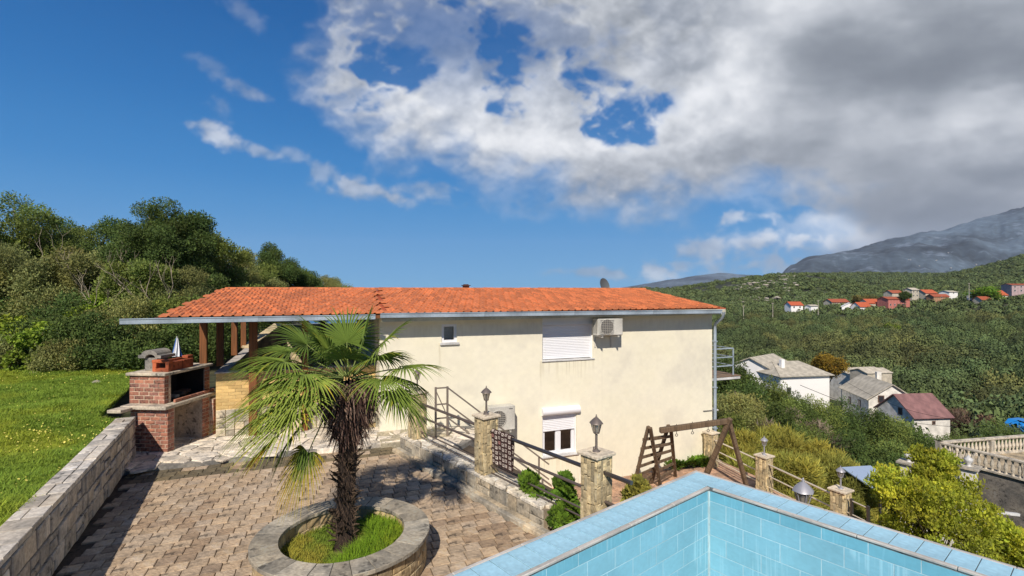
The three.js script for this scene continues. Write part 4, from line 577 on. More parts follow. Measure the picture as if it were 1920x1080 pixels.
// ---------------------------------------------------------------- brick barbecue
{
  R = rngOf(101);
  const q = thing('brick_barbecue', 'red brick barbecue with concrete shelves standing beside the stone wall', 'barbecue', v3(-8.03, FLAG, 11.84), Math.atan2(-0.08, 0.997));
  const rb = tones(9, [186, 130, 111], 0.14, (r, g, b) => stoneMat(r, g, b, { bumpScale: 0.008 })), ob = tones(3, [186, 98, 62], 0.08, (r, g, b) => stoneMat(r, g, b, { bumpScale: 0.004 })), mo = stoneMat(226, 204, 182), soot = mat(col(44, 38, 35), { map: stoneTex }), shelf = stoneMat(210, 200, 182);
  const bw = 0.25, bh = 0.094, j = 0.017, t = 0.018, P2 = Math.PI / 2;
  mesh(q, 'lower_core', join([bx(-0.95, -t, -0.1, 1.0, -0.22, -t), bx(-0.95, -t, -0.1, 1.0, -1.46, -1.18), bx(-0.95, -0.84, -0.1, 1.0, -1.18, -0.22)]), mo);
  bricks(q, [-0.95, 0, -t], 0, 0.95, 1.0, bw, bh, j, t, rb); bricks(q, [-t, 0, 0], P2, 0.22, 1.0, 0.22, bh, j, t, rb); bricks(q, [-t, 0, -1.18], P2, 0.28, 1.0, bw, bh, j, t, rb);
  mesh(q, 'wing_core', bx(-0.8, 0.1 - t, -0.1, 0.93, -1.82, -1.464), mo); bricks(q, [0.1 - t, 0, -1.464], P2, 0.35, 0.93, bw, bh, j, t, rb); bricks(q, [0.004, 0, -1.464 - 0.004], 0, 0.085, 0.93, 0.085, bh, j, t * 0.6, rb);
  for (const [x, y, w, h] of courses(0.95, 0.98, [0.36, 0.34, 0.3], 0.26, 0.5)) { const m = mesh(q, 'back_stone', slab(rect(w - 0.02, h - 0.02, 0.01, 0.01), 0.04, 0.012, 0.012, R() * 9), stoneMat(196, 186, 162), [-0.84, y, -0.22 - x], P2); }
  mesh(q, 'shelf', cbox(1.13, 0.085, 1.9, 0.012, -0.535, 1.046, -0.83), shelf);
  mesh(q, 'side_ledge', cbox(0.34, 0.075, 0.34, 0.012, -0.95, 1.03, 0.28), shelf);
  const u0 = 1.09, uh = 0.66;
  mesh(q, 'upper_core', join([bx(-1.1, -0.2 - t, u0, u0 + uh, -0.36, -0.14 - t), bx(-1.1, -0.2 - t, u0, u0 + uh, -1.74, -1.54), bx(-1.1, -1.0, u0, u0 + uh, -1.54, -0.36)]), mo);
  bricks(q, [-1.1, u0, -0.14 - t], 0, 0.9, uh, bw, bh, j, t, rb); bricks(q, [-0.2 - t, u0, -0.14], P2, 0.16, uh, 0.16, bh, j, t, rb); bricks(q, [-0.2 - t, u0, -1.54], P2, 0.2, uh, 0.2, bh, j, t, rb); bricks(q, [-0.08 - t, u0 - 0.001, -0.3], P2, 1.42, 0.085, bw, 0.085, j, 0.05, rb);
  mesh(q, 'hearth_lining', join([bx(-1.0, -0.985, u0, u0 + uh, -1.535, -0.365), bx(-0.985, -0.24, u0, u0 + uh, -0.375, -0.362), bx(-0.985, -0.24, u0, u0 + uh, -1.538, -1.525), bx(-0.985, -0.24, u0 + uh - 0.012, u0 + uh, -1.525, -0.375), bx(-0.985, -0.2, u0, u0 + 0.006, -1.525, -0.375)]), soot);
  mesh(q, 'hearth_stone', cbox(0.24, 0.07, 0.16, 0.02, -0.5, u0 + 0.05, -0.8), stoneMat(190, 182, 172)); mesh(q, 'hearth_stone', cbox(0.3, 0.1, 0.18, 0.02, -0.6, u0 + 0.06, -1.15), stoneMat(130, 104, 90)); mesh(q, 'hearth_stone', cbox(0.28, 0.09, 0.16, 0.02, -0.7, u0 + 0.055, -1.45), stoneMat(136, 96, 80));
  mesh(q, 'top_slab', cbox(1.0, 0.07, 1.72, 0.014, -0.66, u0 + uh + 0.036, -0.95), shelf);
  // concrete flue block with its arched cap, and loose orange bricks on the slab
  const yt = u0 + uh + 0.072, c = new THREE.Group(); c.name = 'flue'; c.position.set(-0.8, yt, -0.62); c.scale.setScalar(0.95); q.add(c); c.userData.label = 'grey concrete flue block with arched cap';
  mesh(c, 'flue_block', cbox(0.36, 0.33, 0.36, 0.01, 0, 0.165, 0), M.greyConcrete);
  const arch = [[-0.3, 0.0], [-0.17, 0.0]]; for (let i = 0; i <= 8; i++) { const a = Math.PI - Math.PI * i / 8; arch.push([Math.cos(a) * 0.14 + 0.03, Math.sin(a) * 0.1]); } arch.push([0.32, 0], [0.32, 0.07], [0.24, 0.08]); for (let i = 0; i <= 8; i++) { const a = Math.PI * i / 8; arch.push([Math.cos(a) * 0.22 + 0.0, 0.08 + Math.sin(a) * 0.13]); } arch.push([-0.3, 0.08]);
  mesh(c, 'arched_cap', extrude(arch, 0.5).translate(0, 0.33, -0.25), M.greyConcrete);
  for (const [x, y, z, w, h, d] of [[-0.6, 0.11, -0.36, 0.1, 0.22, 0.12], [-0.44, 0.04, -0.36, 0.26, 0.08, 0.12], [-0.44, 0.25, -0.36, 0.44, 0.07, 0.14], [-0.27, 0.12, -0.36, 0.08, 0.24, 0.14], [-0.33, 0.11, -0.64, 0.12, 0.22, 0.36], [-0.33, 0.11, -1.02, 0.12, 0.22, 0.36], [-0.48, 0.23, -0.75, 0.14, 0.07, 0.5], [-0.42, 0.26, -1.18, 0.16, 0.07, 0.2]]) mesh(q, 'loose_brick', cbox(w, h, d, 0.008, x, yt + y, z), pick(ob));
}
// folded parasol behind the barbecue
{
  const p = at(332, 668, 15.5), u = thing('parasol', 'folded blue and white parasol behind the brick barbecue', 'parasol', [p.x, FLAG + 0.5, p.z]), h = p.y - FLAG - 0.5, pos = [], cl = [];
  const n = 16; for (let i = 0; i < n; i++) for (let k = 0; k < 6; k++) { const P = (ii, kk) => { const a = ii / n * 2 * Math.PI, t = kk / 6, r = (0.02 + t * 0.085) * (1 + 0.35 * Math.cos(ii * Math.PI)), tw = a + t * 0.5; return [Math.cos(tw) * r, h + 0.56 - t * 0.56, Math.sin(tw) * r]; }; pos.push(...P(i, k), ...P(i + 1, k), ...P(i + 1, k + 1), ...P(i, k), ...P(i + 1, k + 1), ...P(i, k + 1)); for (let m = 0; m < 6; m++) { const b = Math.floor(i / 4) % 2; cl.push(...(b ? [0.05, 0.16, 0.5] : [0.75, 0.77, 0.8])); } }
  const g = soup(pos); g.setAttribute('color', new THREE.Float32BufferAttribute(cl, 3)); mesh(u, 'folded_canopy', g, mat(0xffffff, { vertexColors: true, roughness: 0.9 })); mesh(u, 'pole', rod(new THREE.Vector3(0, 0, 0), new THREE.Vector3(0, h + 0.61, 0), 0.015), M.white);
}
// ---------------------------------------------------------------- fence pillars, lamps and rails
R = rngOf(111);
const slate = tones(7, [206, 191, 154], 0.11, (r, g, b) => stoneMat(r, g, b, { bumpScale: 0.02 }));
function makePillar(label, group, pos, turn, w, h) {
  const p = thing('fence_pillar', label, 'pillar', pos, turn, group);
  mesh(p, 'core', bx(-w / 2 + 0.02, w / 2 - 0.02, 0, h, -w / 2 + 0.02, w / 2 - 0.02), M.mortar);
  for (let f = 0; f < 4; f++) { const a = f * Math.PI / 2, c = Math.cos(a), s = Math.sin(a); let x = -w / 2; while (x < w / 2 - 0.01) { const ww = Math.min(rnd(0.045, 0.085), w / 2 - x); let y = -rnd(0, 0.2); while (y < h) { const hh = rnd(0.16, 0.42), y0 = Math.max(0, y), y1 = Math.min(h, y + hh); if (y1 - y0 > 0.03) { const lx = x + 0.002, lz = w / 2 - 0.024; mesh(p, 'cladding_stone', slab([[0, 0.002], [ww - 0.002, rnd(0, 0.02)], [ww - 0.003, y1 - y0 - 0.002], [0.001, y1 - y0 - rnd(0.002, 0.02)]], 0.028 + rnd(0, 0.02), 0.006, 0.01, R() * 9), pick(slate), [lx * c + lz * s, y0, -lx * s + lz * c], a); } y += hh; } x += ww; } }
  mesh(p, 'cap', cbox(w + 0.1, 0.045, w + 0.1, 0.008, 0, h + 0.0225, 0), stoneMat(230, 218, 196));
  return p;
}
const silver = mat(col(168, 168, 172), { roughness: 0.45, metalness: 0.35 }), bronze = mat(col(120, 110, 102), { roughness: 0.5, metalness: 0.35 });
function makeLamp(label, group, pos, turn, s = 1, lampMetal = bronze) {
  const l = thing('garden_lamp', label, 'lamp', pos, turn, group); l.scale.setScalar(s);
  mesh(l, 'foot', join([lathe([[0.06, 0], [0.06, 0.012], [0.03, 0.03], [0.022, 0.04]], 12), bx(-0.05, -0.03, 0.0, 0.07, -0.01, 0.01)]), lampMetal); mesh(l, 'pole', rod(new THREE.Vector3(0, 0.02, 0), new THREE.Vector3(0, 0.27, 0), 0.019, 0.019, 10), lampMetal);
  const y0 = 0.27, fr = [lathe([[0.02, y0 - 0.005], [0.045, y0], [0.05, y0 + 0.015], [0, y0 + 0.02]], 6)], r0 = 0.045, r1 = 0.085, hh = 0.16; for (let i = 0; i < 6; i++) { const a = i * Math.PI / 3 + Math.PI / 6, b = a + Math.PI / 3, A = new THREE.Vector3(Math.sin(a) * r0, y0 + 0.012, Math.cos(a) * r0), B = new THREE.Vector3(Math.sin(a) * r1, y0 + hh, Math.cos(a) * r1), C = new THREE.Vector3(Math.sin(b) * r1, y0 + hh, Math.cos(b) * r1); fr.push(rod(A, B, 0.006, 0.006, 5), rod(B, C, 0.006, 0.006, 5)); }
  mesh(l, 'lantern_frame', join(fr), lampMetal);
  const gl = new THREE.CylinderGeometry(r1 - 0.005, r0 - 0.003, hh - 0.014, 6, 1, true).translate(0, y0 + 0.012 + hh / 2, 0); mesh(l, 'lantern_glass', gl, M.lampGlass); mesh(l, 'bulb', lathe([[0, 0], [0.016, 0], [0.028, 0.05], [0.02, 0.08], [0, 0.09]], 10), mat(col(210, 208, 200)), [0, y0 + 0.03, 0]);
  mesh(l, 'lantern_roof', lathe([[0.108, y0 + hh - 0.01], [0.102, y0 + hh + 0.004], [0.066, y0 + hh + 0.045], [0.03, y0 + hh + 0.075], [0.012, y0 + hh + 0.085]], 6), lampMetal); mesh(l, 'finial', lathe([[0.012, 0], [0.016, 0.012], [0.006, 0.02], [0.012, 0.032], [0, 0.045]], 8), lampMetal, [0, y0 + hh + 0.083, 0]);
  return l;
}
const pilH = 1.07, pw = 0.315, g1 = 'lamp pillars on the low wall', g2 = 'pillars along the lower terrace edge';
const pTurn = lowWallTurn + Math.PI / 2;
const pA = makePillar('stone clad fence pillar half hidden behind the palm fronds', g1, v3(FA[0], lowTop, FA[1]), pTurn, pw, pilH);
copyOf(pA, 'fence_pillar', v3(FB[0], lowTop, FB[1]), pTurn + Math.PI, 'stone clad fence pillar with the patterned rug hanging beside it');
copyOf(pA, 'fence_pillar', v3(FC[0], lowTop, FC[1]), pTurn + Math.PI / 2, 'stone clad fence pillar rising from green plants beside the pool coping');
const lampA = makeLamp('bronze garden lamp on the pillar behind the palm fronds', 'lamps on the fence pillars', v3(FA[0], lowTop + pilH + 0.045, FA[1]), 0.2);
copyOf(lampA, 'garden_lamp', v3(FB[0], lowTop + pilH + 0.045, FB[1]), 0.5, 'bronze garden lamp on the pillar beside the patterned rug');
copyOf(lampA, 'garden_lamp', v3(FC[0], lowTop + pilH + 0.045, FC[1]), 0.1, 'bronze garden lamp on the pillar beside the pool coping');
function railing(label, a, b, ya, yb, hs, mats, rad, group) { const r = thing('fence_railing', label, 'railing', v3(a[0], 0, a[1]), 0, group), o = r.position; hs.forEach((h, i) => mesh(r, 'rail', rod(new THREE.Vector3(0, ya + h, 0), new THREE.Vector3(b[0] - a[0], yb + h, -(b[1] - a[1])), rad[i], rad[i], 10), mats[i])); return r; }
const darkRail = mat(col(104, 98, 96), { roughness: 0.3, metalness: 0.75 }), rustRail = mat(col(116, 104, 96), { roughness: 0.5, metalness: 0.5 });
const off = (p, k) => [p[0] + FD[0] * k, p[1] + FD[1] * k];
railing('brown metal rails between the palm-side pillar and the rug pillar', off(FA, 0.15), off(FB, -0.15), lowTop, lowTop, [0.84, 0.53, 0.18, 0.06], [rustRail, rustRail, rustRail, rustRail], [0.03, 0.024, 0.016, 0.012], 'fence rails');
railing('dark metal rails between the rug pillar and the poolside pillar', off(FB, 0.15), off(FC, -0.15), lowTop, lowTop, [0.82, 0.5, 0.16, 0.03], [darkRail, rustRail, rustRail, rustRail], [0.033, 0.024, 0.016, 0.014], 'fence rails');
railing('dark metal rails running from the poolside pillar to the pool wall', off(FC, 0.15), off(FC, 0.66), lowTop, lowTop, [0.84, 0.42], [darkRail, rustRail], [0.033, 0.024], 'fence rails');
// rug over the top rail
{
  R = rngOf(115);
  const rug = thing('patterned_rug', 'brown and white patterned rug hung over the fence rail', 'rug', v3(...[off(FB, 0.22)[0], lowTop + 0.855, off(FB, 0.22)[1]]), lowWallTurn), L = 0.62, hh = 0.62;
  const t = canvasTex(512, 512, (c, w, h) => { c.fillStyle = '#3a2420'; c.fillRect(0, 0, w, h); const r = rngOf(3); for (let i = 0; i < 6; i++) for (let k = 0; k < 7; k++) { const x = i * 85 + 8, y = k * 73 + 8 + (i % 2) * 12; c.fillStyle = i % 2 ? '#c9bdb0' : r() < 0.25 ? '#b08078' : '#b8aca0'; c.fillRect(x, y, i % 2 ? 56 : 50, 44); c.fillStyle = '#2e1c1a'; if (i % 2) c.fillRect(x + 12, y + 9, 24, 18); else { c.beginPath(); c.arc(x + 26, y + 18, r() * 8 + 4, 0, 7); c.fill(); } if (r() < 0.4) c.fillRect(x, y + 28, 60, 5); } });
  const pos = [], uv = [], N = 16, K = 14, P = (i, k) => { const x = i / N * L, s = k / K, y = s < 0.08 ? 0 : -(s - 0.08) * hh / 0.92, w = Math.sin(x * 17) * 0.012 * s + Math.sin(x * 41 + 2) * 0.006 * s; const th = s < 0.08 ? (s / 0.08) * Math.PI / 2 : Math.PI / 2; return [x + (s > 0.08 ? 0.02 * s * (0.5 - i / N) : 0), y + Math.cos(th) * 0.036 - 0.0, Math.sin(th) * 0.038 + w + 0.004 - s * 0.03, i / N, 1 - s]; };
  for (const back of [0, 1]) for (let i = 0; i < N; i++) for (let k = 0; k < K; k++) { const q = [P(i, k), P(i + 1, k), P(i + 1, k + 1), P(i, k + 1)]; for (const m of [0, 3, 2, 0, 2, 1]) { const p = q[m]; pos.push(p[0], p[1], back ? -p[2] * 1 - (k + (m > 1 ? 1 : 0) > 3 ? 0.01 : 0) : p[2]); uv.push(p[3], p[4]); } }
  mesh(rug, 'cloth', soup(pos, null, uv), mat(0xffffff, { map: t, roughness: 1 }));
  const fr = []; for (let i = 0; i < 26; i++) { const x = i / 25 * L * 0.97 + 0.01, b = new THREE.Vector3(x, -hh + 0.005, 0.012 + Math.sin(x * 17) * 0.012); fr.push(rod(b, b.clone().add(new THREE.Vector3(rnd(-0.01, 0.01), -rnd(0.03, 0.055), rnd(-0.004, 0.004))), 0.003, 0.002, 4)); } mesh(rug, 'fringe', join(fr), mat(col(90, 70, 62)));
}
// pillars, lamps and white rails along the edge of the lower terrace
const TD = [6.75, 17.2], TE = [7.36, 14.8], TF = [7.97, 12.3], tTurn = Math.atan2(TF[1] - TD[1], TF[0] - TD[0]);
const terH = 1.13;
[[TD, 'stone clad pillar at the house corner behind the climbing frame'], [TE, 'stone clad pillar with a lamp beside the climbing frame and bamboo'], [TF, 'stone clad pillar ending the rail fence beside the yellow bush']].forEach(([p, l], i) => copyOf(pA, 'fence_pillar', v3(p[0], LOW, p[1]), tTurn + 0.25 + i * Math.PI / 2, l, g2).scale.set(1, (terH) / pilH, 1));
const lampE = makeLamp('small silver garden lamp on the terrace pillar beside the bamboo', 'lamps on the fence pillars', v3(TE[0], LOW + terH + 0.047, TE[1]), 0.3, 1, silver); copyOf(lampE, 'garden_lamp', v3(TF[0], LOW + terH + 0.047, TF[1]), 0.7, 'small silver garden lamp on the pillar beside the yellow bush');
const paleRail = mat(col(206, 196, 176), { roughness: 0.5, metalness: 0.2 });
const tdir = [(TF[0] - TD[0]) / Math.hypot(TF[0] - TD[0], TF[1] - TD[1]), (TF[1] - TD[1]) / Math.hypot(TF[0] - TD[0], TF[1] - TD[1])], offT = (p, k) => [p[0] + tdir[0] * k, p[1] + tdir[1] * k];
railing('pale metal rails between the house corner pillar and the lamp pillar', offT(TD, 0.17), offT(TE, -0.17), LOW, LOW, [0.95, 0.62, 0.3], [paleRail, paleRail, paleRail], [0.026, 0.02, 0.02], 'terrace rails');
railing('pale metal rails between the two terrace lamp pillars in front of bamboo', offT(TE, 0.17), offT(TF, -0.17), LOW, LOW, [0.95, 0.62, 0.3], [paleRail, paleRail, paleRail], [0.026, 0.02, 0.02], 'terrace rails');
{ const g = thing('gate', 'small dark metal gate beside the end pillar', 'gate', v3(...[offT(TF, 0.3)[0], LOW, offT(TF, 0.3)[1]]), tTurn); for (const x of [0, 0.42]) mesh(g, 'post', bx(x - 0.025, x + 0.025, 0, 1.05, -0.025, 0.025), M.darkMetal); for (const y of [0.35, 0.68, 1.0]) mesh(g, 'rail', rod(new THREE.Vector3(-0.15, y, 0), new THREE.Vector3(0.42, y, 0), 0.016), paleRail); }
// tall lamp just outside the pool
{ const p = at(1505, 892, 7.75); makeLamp('larger silver roofed garden lamp standing close outside the pool coping', 'lamps on the fence pillars', [p.x, p.y - 0.86, p.z], 0.4, 1.5, silver); const post = thing('lamp_pillar', 'plain pillar carrying the lamp outside the pool coping', 'pillar', [p.x, LOW, p.z], 0.3); mesh(post, 'shaft', cbox(0.3, p.y - 0.86 - LOW - 0.04, 0.3, 0.01, 0, (p.y - 0.86 - LOW - 0.04) / 2, 0), slate[1]); mesh(post, 'cap', cbox(0.4, 0.04, 0.4, 0.008, 0, p.y - 0.86 - LOW - 0.02, 0), stoneMat(212, 202, 182)); }
// ---------------------------------------------------------------- wooden climbing frame with a swing beam
{
  R = rngOf(121);
  const c = thing('climbing_frame', 'weathered wooden climbing frame with ladder and swing beam beside the house', 'climbing frame', [0, LOW, 0]), W = M.oldWood, L = (x, y, Z) => new THREE.Vector3(x, y - LOW, -Z);
  const lv = (px, py, d) => { const p = at(px, py, d); return L(p.x, p.y, -p.z); }, gr = (px, py) => { const p = onLevel(px, py, LOW); return L(p.x, p.y, -p.z); };
  const d0 = 14.4, d1 = 15.0, tl1 = lv(1212, 806, d0 - 0.15), tl2 = lv(1252, 803, d0 + 0.4), fl1 = gr(1184, 928), fl2 = gr(1238, 912), fr1 = gr(1220, 906), fr2 = gr(1266, 893);
  // two ladders leaning on each other: stiles
  const stile = (a, b, w = 0.1) => mesh(c, 'stile', bar(a.clone().addScaledVector(a.clone().sub(b).normalize(), 0.12), b, w, 0.075, 0.01), W);
  stile(tl1.clone().add(new THREE.Vector3(0.03, 0, 0)), fl1); stile(tl2.clone().add(new THREE.Vector3(0.0, 0, -0.02)), fr1); stile(tl1.clone().add(new THREE.Vector3(0.1, 0, 0.06)), fl2); stile(tl2.clone().add(new THREE.Vector3(0.07, 0, 0.06)), fr2);
  for (const [A, B, C, D] of [[tl1, fl1, tl2, fr1], [tl1.clone().add(new THREE.Vector3(0.1, 0, 0.06)), fl2, tl2.clone().add(new THREE.Vector3(0.07, 0, 0.06)), fr2]]) for (let i = 1; i < 7; i++) { const t = i / 7 * 0.98; const p = A.clone().lerp(B, t), q = C.clone().lerp(D, t), e = q.clone().sub(p).normalize().multiplyScalar(0.07); mesh(c, 'rung', bar(p.clone().sub(e), q.clone().add(e), 0.035, 0.085, 0.006), W); }
  // beam and the far trestle
  const b0 = lv(1243, 806, d0 + 0.1), b1 = lv(1366, 789, d1); mesh(c, 'beam', bar(b0.clone().add(b0.clone().sub(b1).normalize().multiplyScalar(0.1)), b1.clone().add(b1.clone().sub(b0).normalize().multiplyScalar(0.08)), 0.13, 0.16, 0.02), W);
  const k0 = gr(1318, 905), k1 = gr(1400, 915); mesh(c, 'trestle_leg', bar(b1.clone().add(new THREE.Vector3(0, 0.1, 0.1)), k0, 0.13, 0.13, 0.015), W); mesh(c, 'trestle_leg', bar(b1.clone().add(new THREE.Vector3(0, 0.04, -0.02)), k1, 0.12, 0.12, 0.015), W);
  for (const t of [0.2, 0.44, 0.68, 0.86]) { const p = b0.clone().lerp(b1, t); mesh(c, 'swing_hook', join([rod(p.clone().add(new THREE.Vector3(0, 0.12, 0)), p.clone().add(new THREE.Vector3(0, -0.17, 0)), 0.009), new THREE.TorusGeometry(0.035, 0.009, 6, 14).translate(p.x, p.y - 0.2, p.z)]), M.darkMetal); }
}
// ---------------------------------------------------------------- foliage
const tmpM = new THREE.Matrix4(), tmpQ = new THREE.Quaternion(), tmpE = new THREE.Euler(), tmpS = new THREE.Vector3(), tmpC = new THREE.Color();
// a sprig: n folded leaves set round a point, most of them reaching outward and up
function sprig(n, rad, len, wid, up = 0.3) {
  const pos = [];
  for (let i = 0; i < n; i++) {
    const o = new THREE.Vector3(rnd(-1, 1), rnd(-1, 1), rnd(-1, 1)).multiplyScalar(rad * 0.75), d = new THREE.Vector3(rnd(-1, 1), rnd(-0.7, 1) + up, rnd(-1, 1)).normalize().addScaledVector(o, 0.8 / rad).normalize(), s = new THREE.Vector3().crossVectors(d, new THREE.Vector3(rnd(-1, 1), rnd(-1, 1), rnd(-1, 1))).normalize(), l = len * rnd(0.7, 1.25), w = wid * rnd(0.8, 1.2), nn = new THREE.Vector3().crossVectors(s, d);
    const a = o, t = o.clone().addScaledVector(d, l).addScaledVector(nn, -l * 0.12), m = o.clone().addScaledVector(d, l * 0.45).addScaledVector(nn, l * 0.04), b = m.clone().addScaledVector(s, w / 2).addScaledVector(nn, -w * 0.14), c = m.clone().addScaledVector(s, -w / 2).addScaledVector(nn, -w * 0.14);
    pos.push(a.x, a.y, a.z, b.x, b.y, b.z, t.x, t.y, t.z, a.x, a.y, a.z, t.x, t.y, t.z, c.x, c.y, c.z);
  }
  return soup(pos);
}
function scatter(parent, name, geo, m, list) {            // list: [x, y, z, size, colour factor r, g, b, lean?]
  const im = new THREE.InstancedMesh(geo, m, list.length); im.name = parent === scene ? uniq(name) : name; im.castShadow = im.receiveShadow = true;
  list.forEach((p, i) => { tmpQ.setFromEuler(tmpE.set((R() - 0.5) * (p[7] ?? 1.2), R() * 6.283, (R() - 0.5) * (p[7] ?? 1.2))); tmpM.compose(tmpS.set(p[0], p[1], p[2]).clone(), tmpQ, new THREE.Vector3(p[3], p[3] * (p[8] ?? 1), p[3])); im.setMatrixAt(i, tmpM); im.setColorAt(i, tmpC.setRGB(p[4], p[5], p[6])); });
  parent.add(im); return im;
}
const leafMat = (r, g, b, tr = 0.3) => new THREE.MeshPhysicalMaterial({ color: col(r, g, b), roughness: 0.85, transmission: tr, thickness: 0, ior: 1.3, specularIntensity: 0.5 });
R = rngOf(201);
const G = { wood: sprig(24, 0.25, 0.1, 0.052), woodFine: sprig(28, 0.25, 0.085, 0.034), oak: sprig(15, 0.2, 0.15, 0.075), fine: sprig(18, 0.2, 0.12, 0.045), broad: sprig(10, 0.16, 0.15, 0.11), bamboo: sprig(12, 0.16, 0.34, 0.04, 1.0), young: sprig(13, 0.12, 0.085, 0.05, 1.0), ivy: sprig(12, 0.09, 0.1, 0.075, 0.8), twig: sprig(8, 0.12, 0.3, 0.014, 0.8) };
const LM = { oak: leafMat(122, 136, 68), olive: leafMat(146, 150, 90), dark: leafMat(94, 114, 58), lime: leafMat(136, 156, 52), bamboo: leafMat(166, 164, 78), yellow: leafMat(180, 186, 64, 0.45), ivy: leafMat(104, 136, 44), bare: mat(col(132, 118, 100)) };
const jit = (k = 0.25) => { const f = 1 + (R() - 0.5) * 2 * k, h = (R() - 0.5) * 0.15; return [f * (1 + h), f, f * (1 - h)]; };
// trunk with limbs that reach into lobes of leaf sprigs
function tree(name, label, category, group, base, o) {
  const t = thing(name, label, category, base, 0, group), { h, rx, ry = rx, lobes = 22, per = 60, geo = G.oak, leaf = LM.oak, bark = M.bark, trunk = 0.11, low = 0.35, size = 1, clear = 0.0, stems = 1, lobeR = 0.34 } = o;
  const wood = [], leaves = [], cy = h - ry, list = [];
  for (let i = 0; i < lobes; i++) { let x, y, z; do { x = rnd(-1, 1); y = rnd(-1, 1); z = rnd(-1, 1); } while (x * x + y * y + z * z > 1 || y < -1 + low); const k = Math.cbrt(Math.sqrt(x * x + y * y + z * z)) ; list.push([x * rx * 0.82, cy + y * ry * 0.82, z * rx * 0.82, rnd(0.75, 1.25) * lobeR * Math.min(rx, ry * 1.2)]); }
  for (let s = 0; s < stems; s++) {
    const lean = stems > 1 ? rnd(0.1, 0.35) * rx : rnd(0, 0.12) * rx, a = rnd(0, 6.28), pts = [new THREE.Vector3(s ? Math.cos(a) * 0.12 : 0, -0.3, s ? Math.sin(a) * 0.12 : 0)], n = 5, rr = [trunk * 1.25 / Math.sqrt(stems)];
    for (let i = 1; i <= n; i++) { const q = i / n; pts.push(new THREE.Vector3(Math.cos(a) * lean * q * q + rnd(-0.05, 0.05) * h * 0.2, q * cy * 1.08, Math.sin(a) * lean * q * q + rnd(-0.05, 0.05) * h * 0.2)); rr.push(trunk * (1 - q * 0.65) / Math.sqrt(stems)); }
    wood.push(limb(pts, rr, 7)); if (s === 0) t.userData.axis = pts;
  }
  const ax0 = t.userData.axis; delete t.userData.axis;
  for (const [x, y, z, r] of list) {
    const q = clamp((y - 0.25 * h) / (cy * 1.1), 0.25, 0.95), f = q * 5, i = Math.min(4, Math.floor(f)), p = ax0[i].clone().lerp(ax0[i + 1], f - i), e = new THREE.Vector3(x, y, z), m1 = p.clone().lerp(e, 0.5).add(new THREE.Vector3(rnd(-0.2, 0.2), rnd(-0.1, 0.25), rnd(-0.2, 0.2)).multiplyScalar(r));
    if (p.distanceTo(e) > r * 0.5) wood.push(limb([p, m1, e], [trunk * 0.36, trunk * 0.25, trunk * 0.1], 5));
    const n = Math.round(per * (r / (lobeR * rx)) ** 2), jl = jit(0.3);
    for (let k = 0; k < n; k++) { let dx, dy, dz, l; do { dx = rnd(-1, 1); dy = rnd(-0.75, 1); dz = rnd(-1, 1); l = Math.hypot(dx, dy, dz); } while (l > 1 || l < 0.2); const rr = r * (0.55 + 0.5 * Math.sqrt(R())) / l, j = jit(0.3); leaves.push([x + dx * rr, y + dy * rr * 0.8, z + dz * rr, size * rnd(0.75, 1.3), j[0] * jl[0], j[1] * jl[1], j[2] * jl[2]]); }
  }
  mesh(t, 'trunk', join(wood), bark); const c = scatter(t, 'crown', geo, leaf, leaves); c.userData.kind = 'stuff'; return t;
}
const onLand = (px, d, dy = 0) => { const x = (px - CX) / FOC * d; return v3(x, land(x, d) + dy, d); };
const topAt = (py, d) => EYE - (py - HY) / FOC * d;
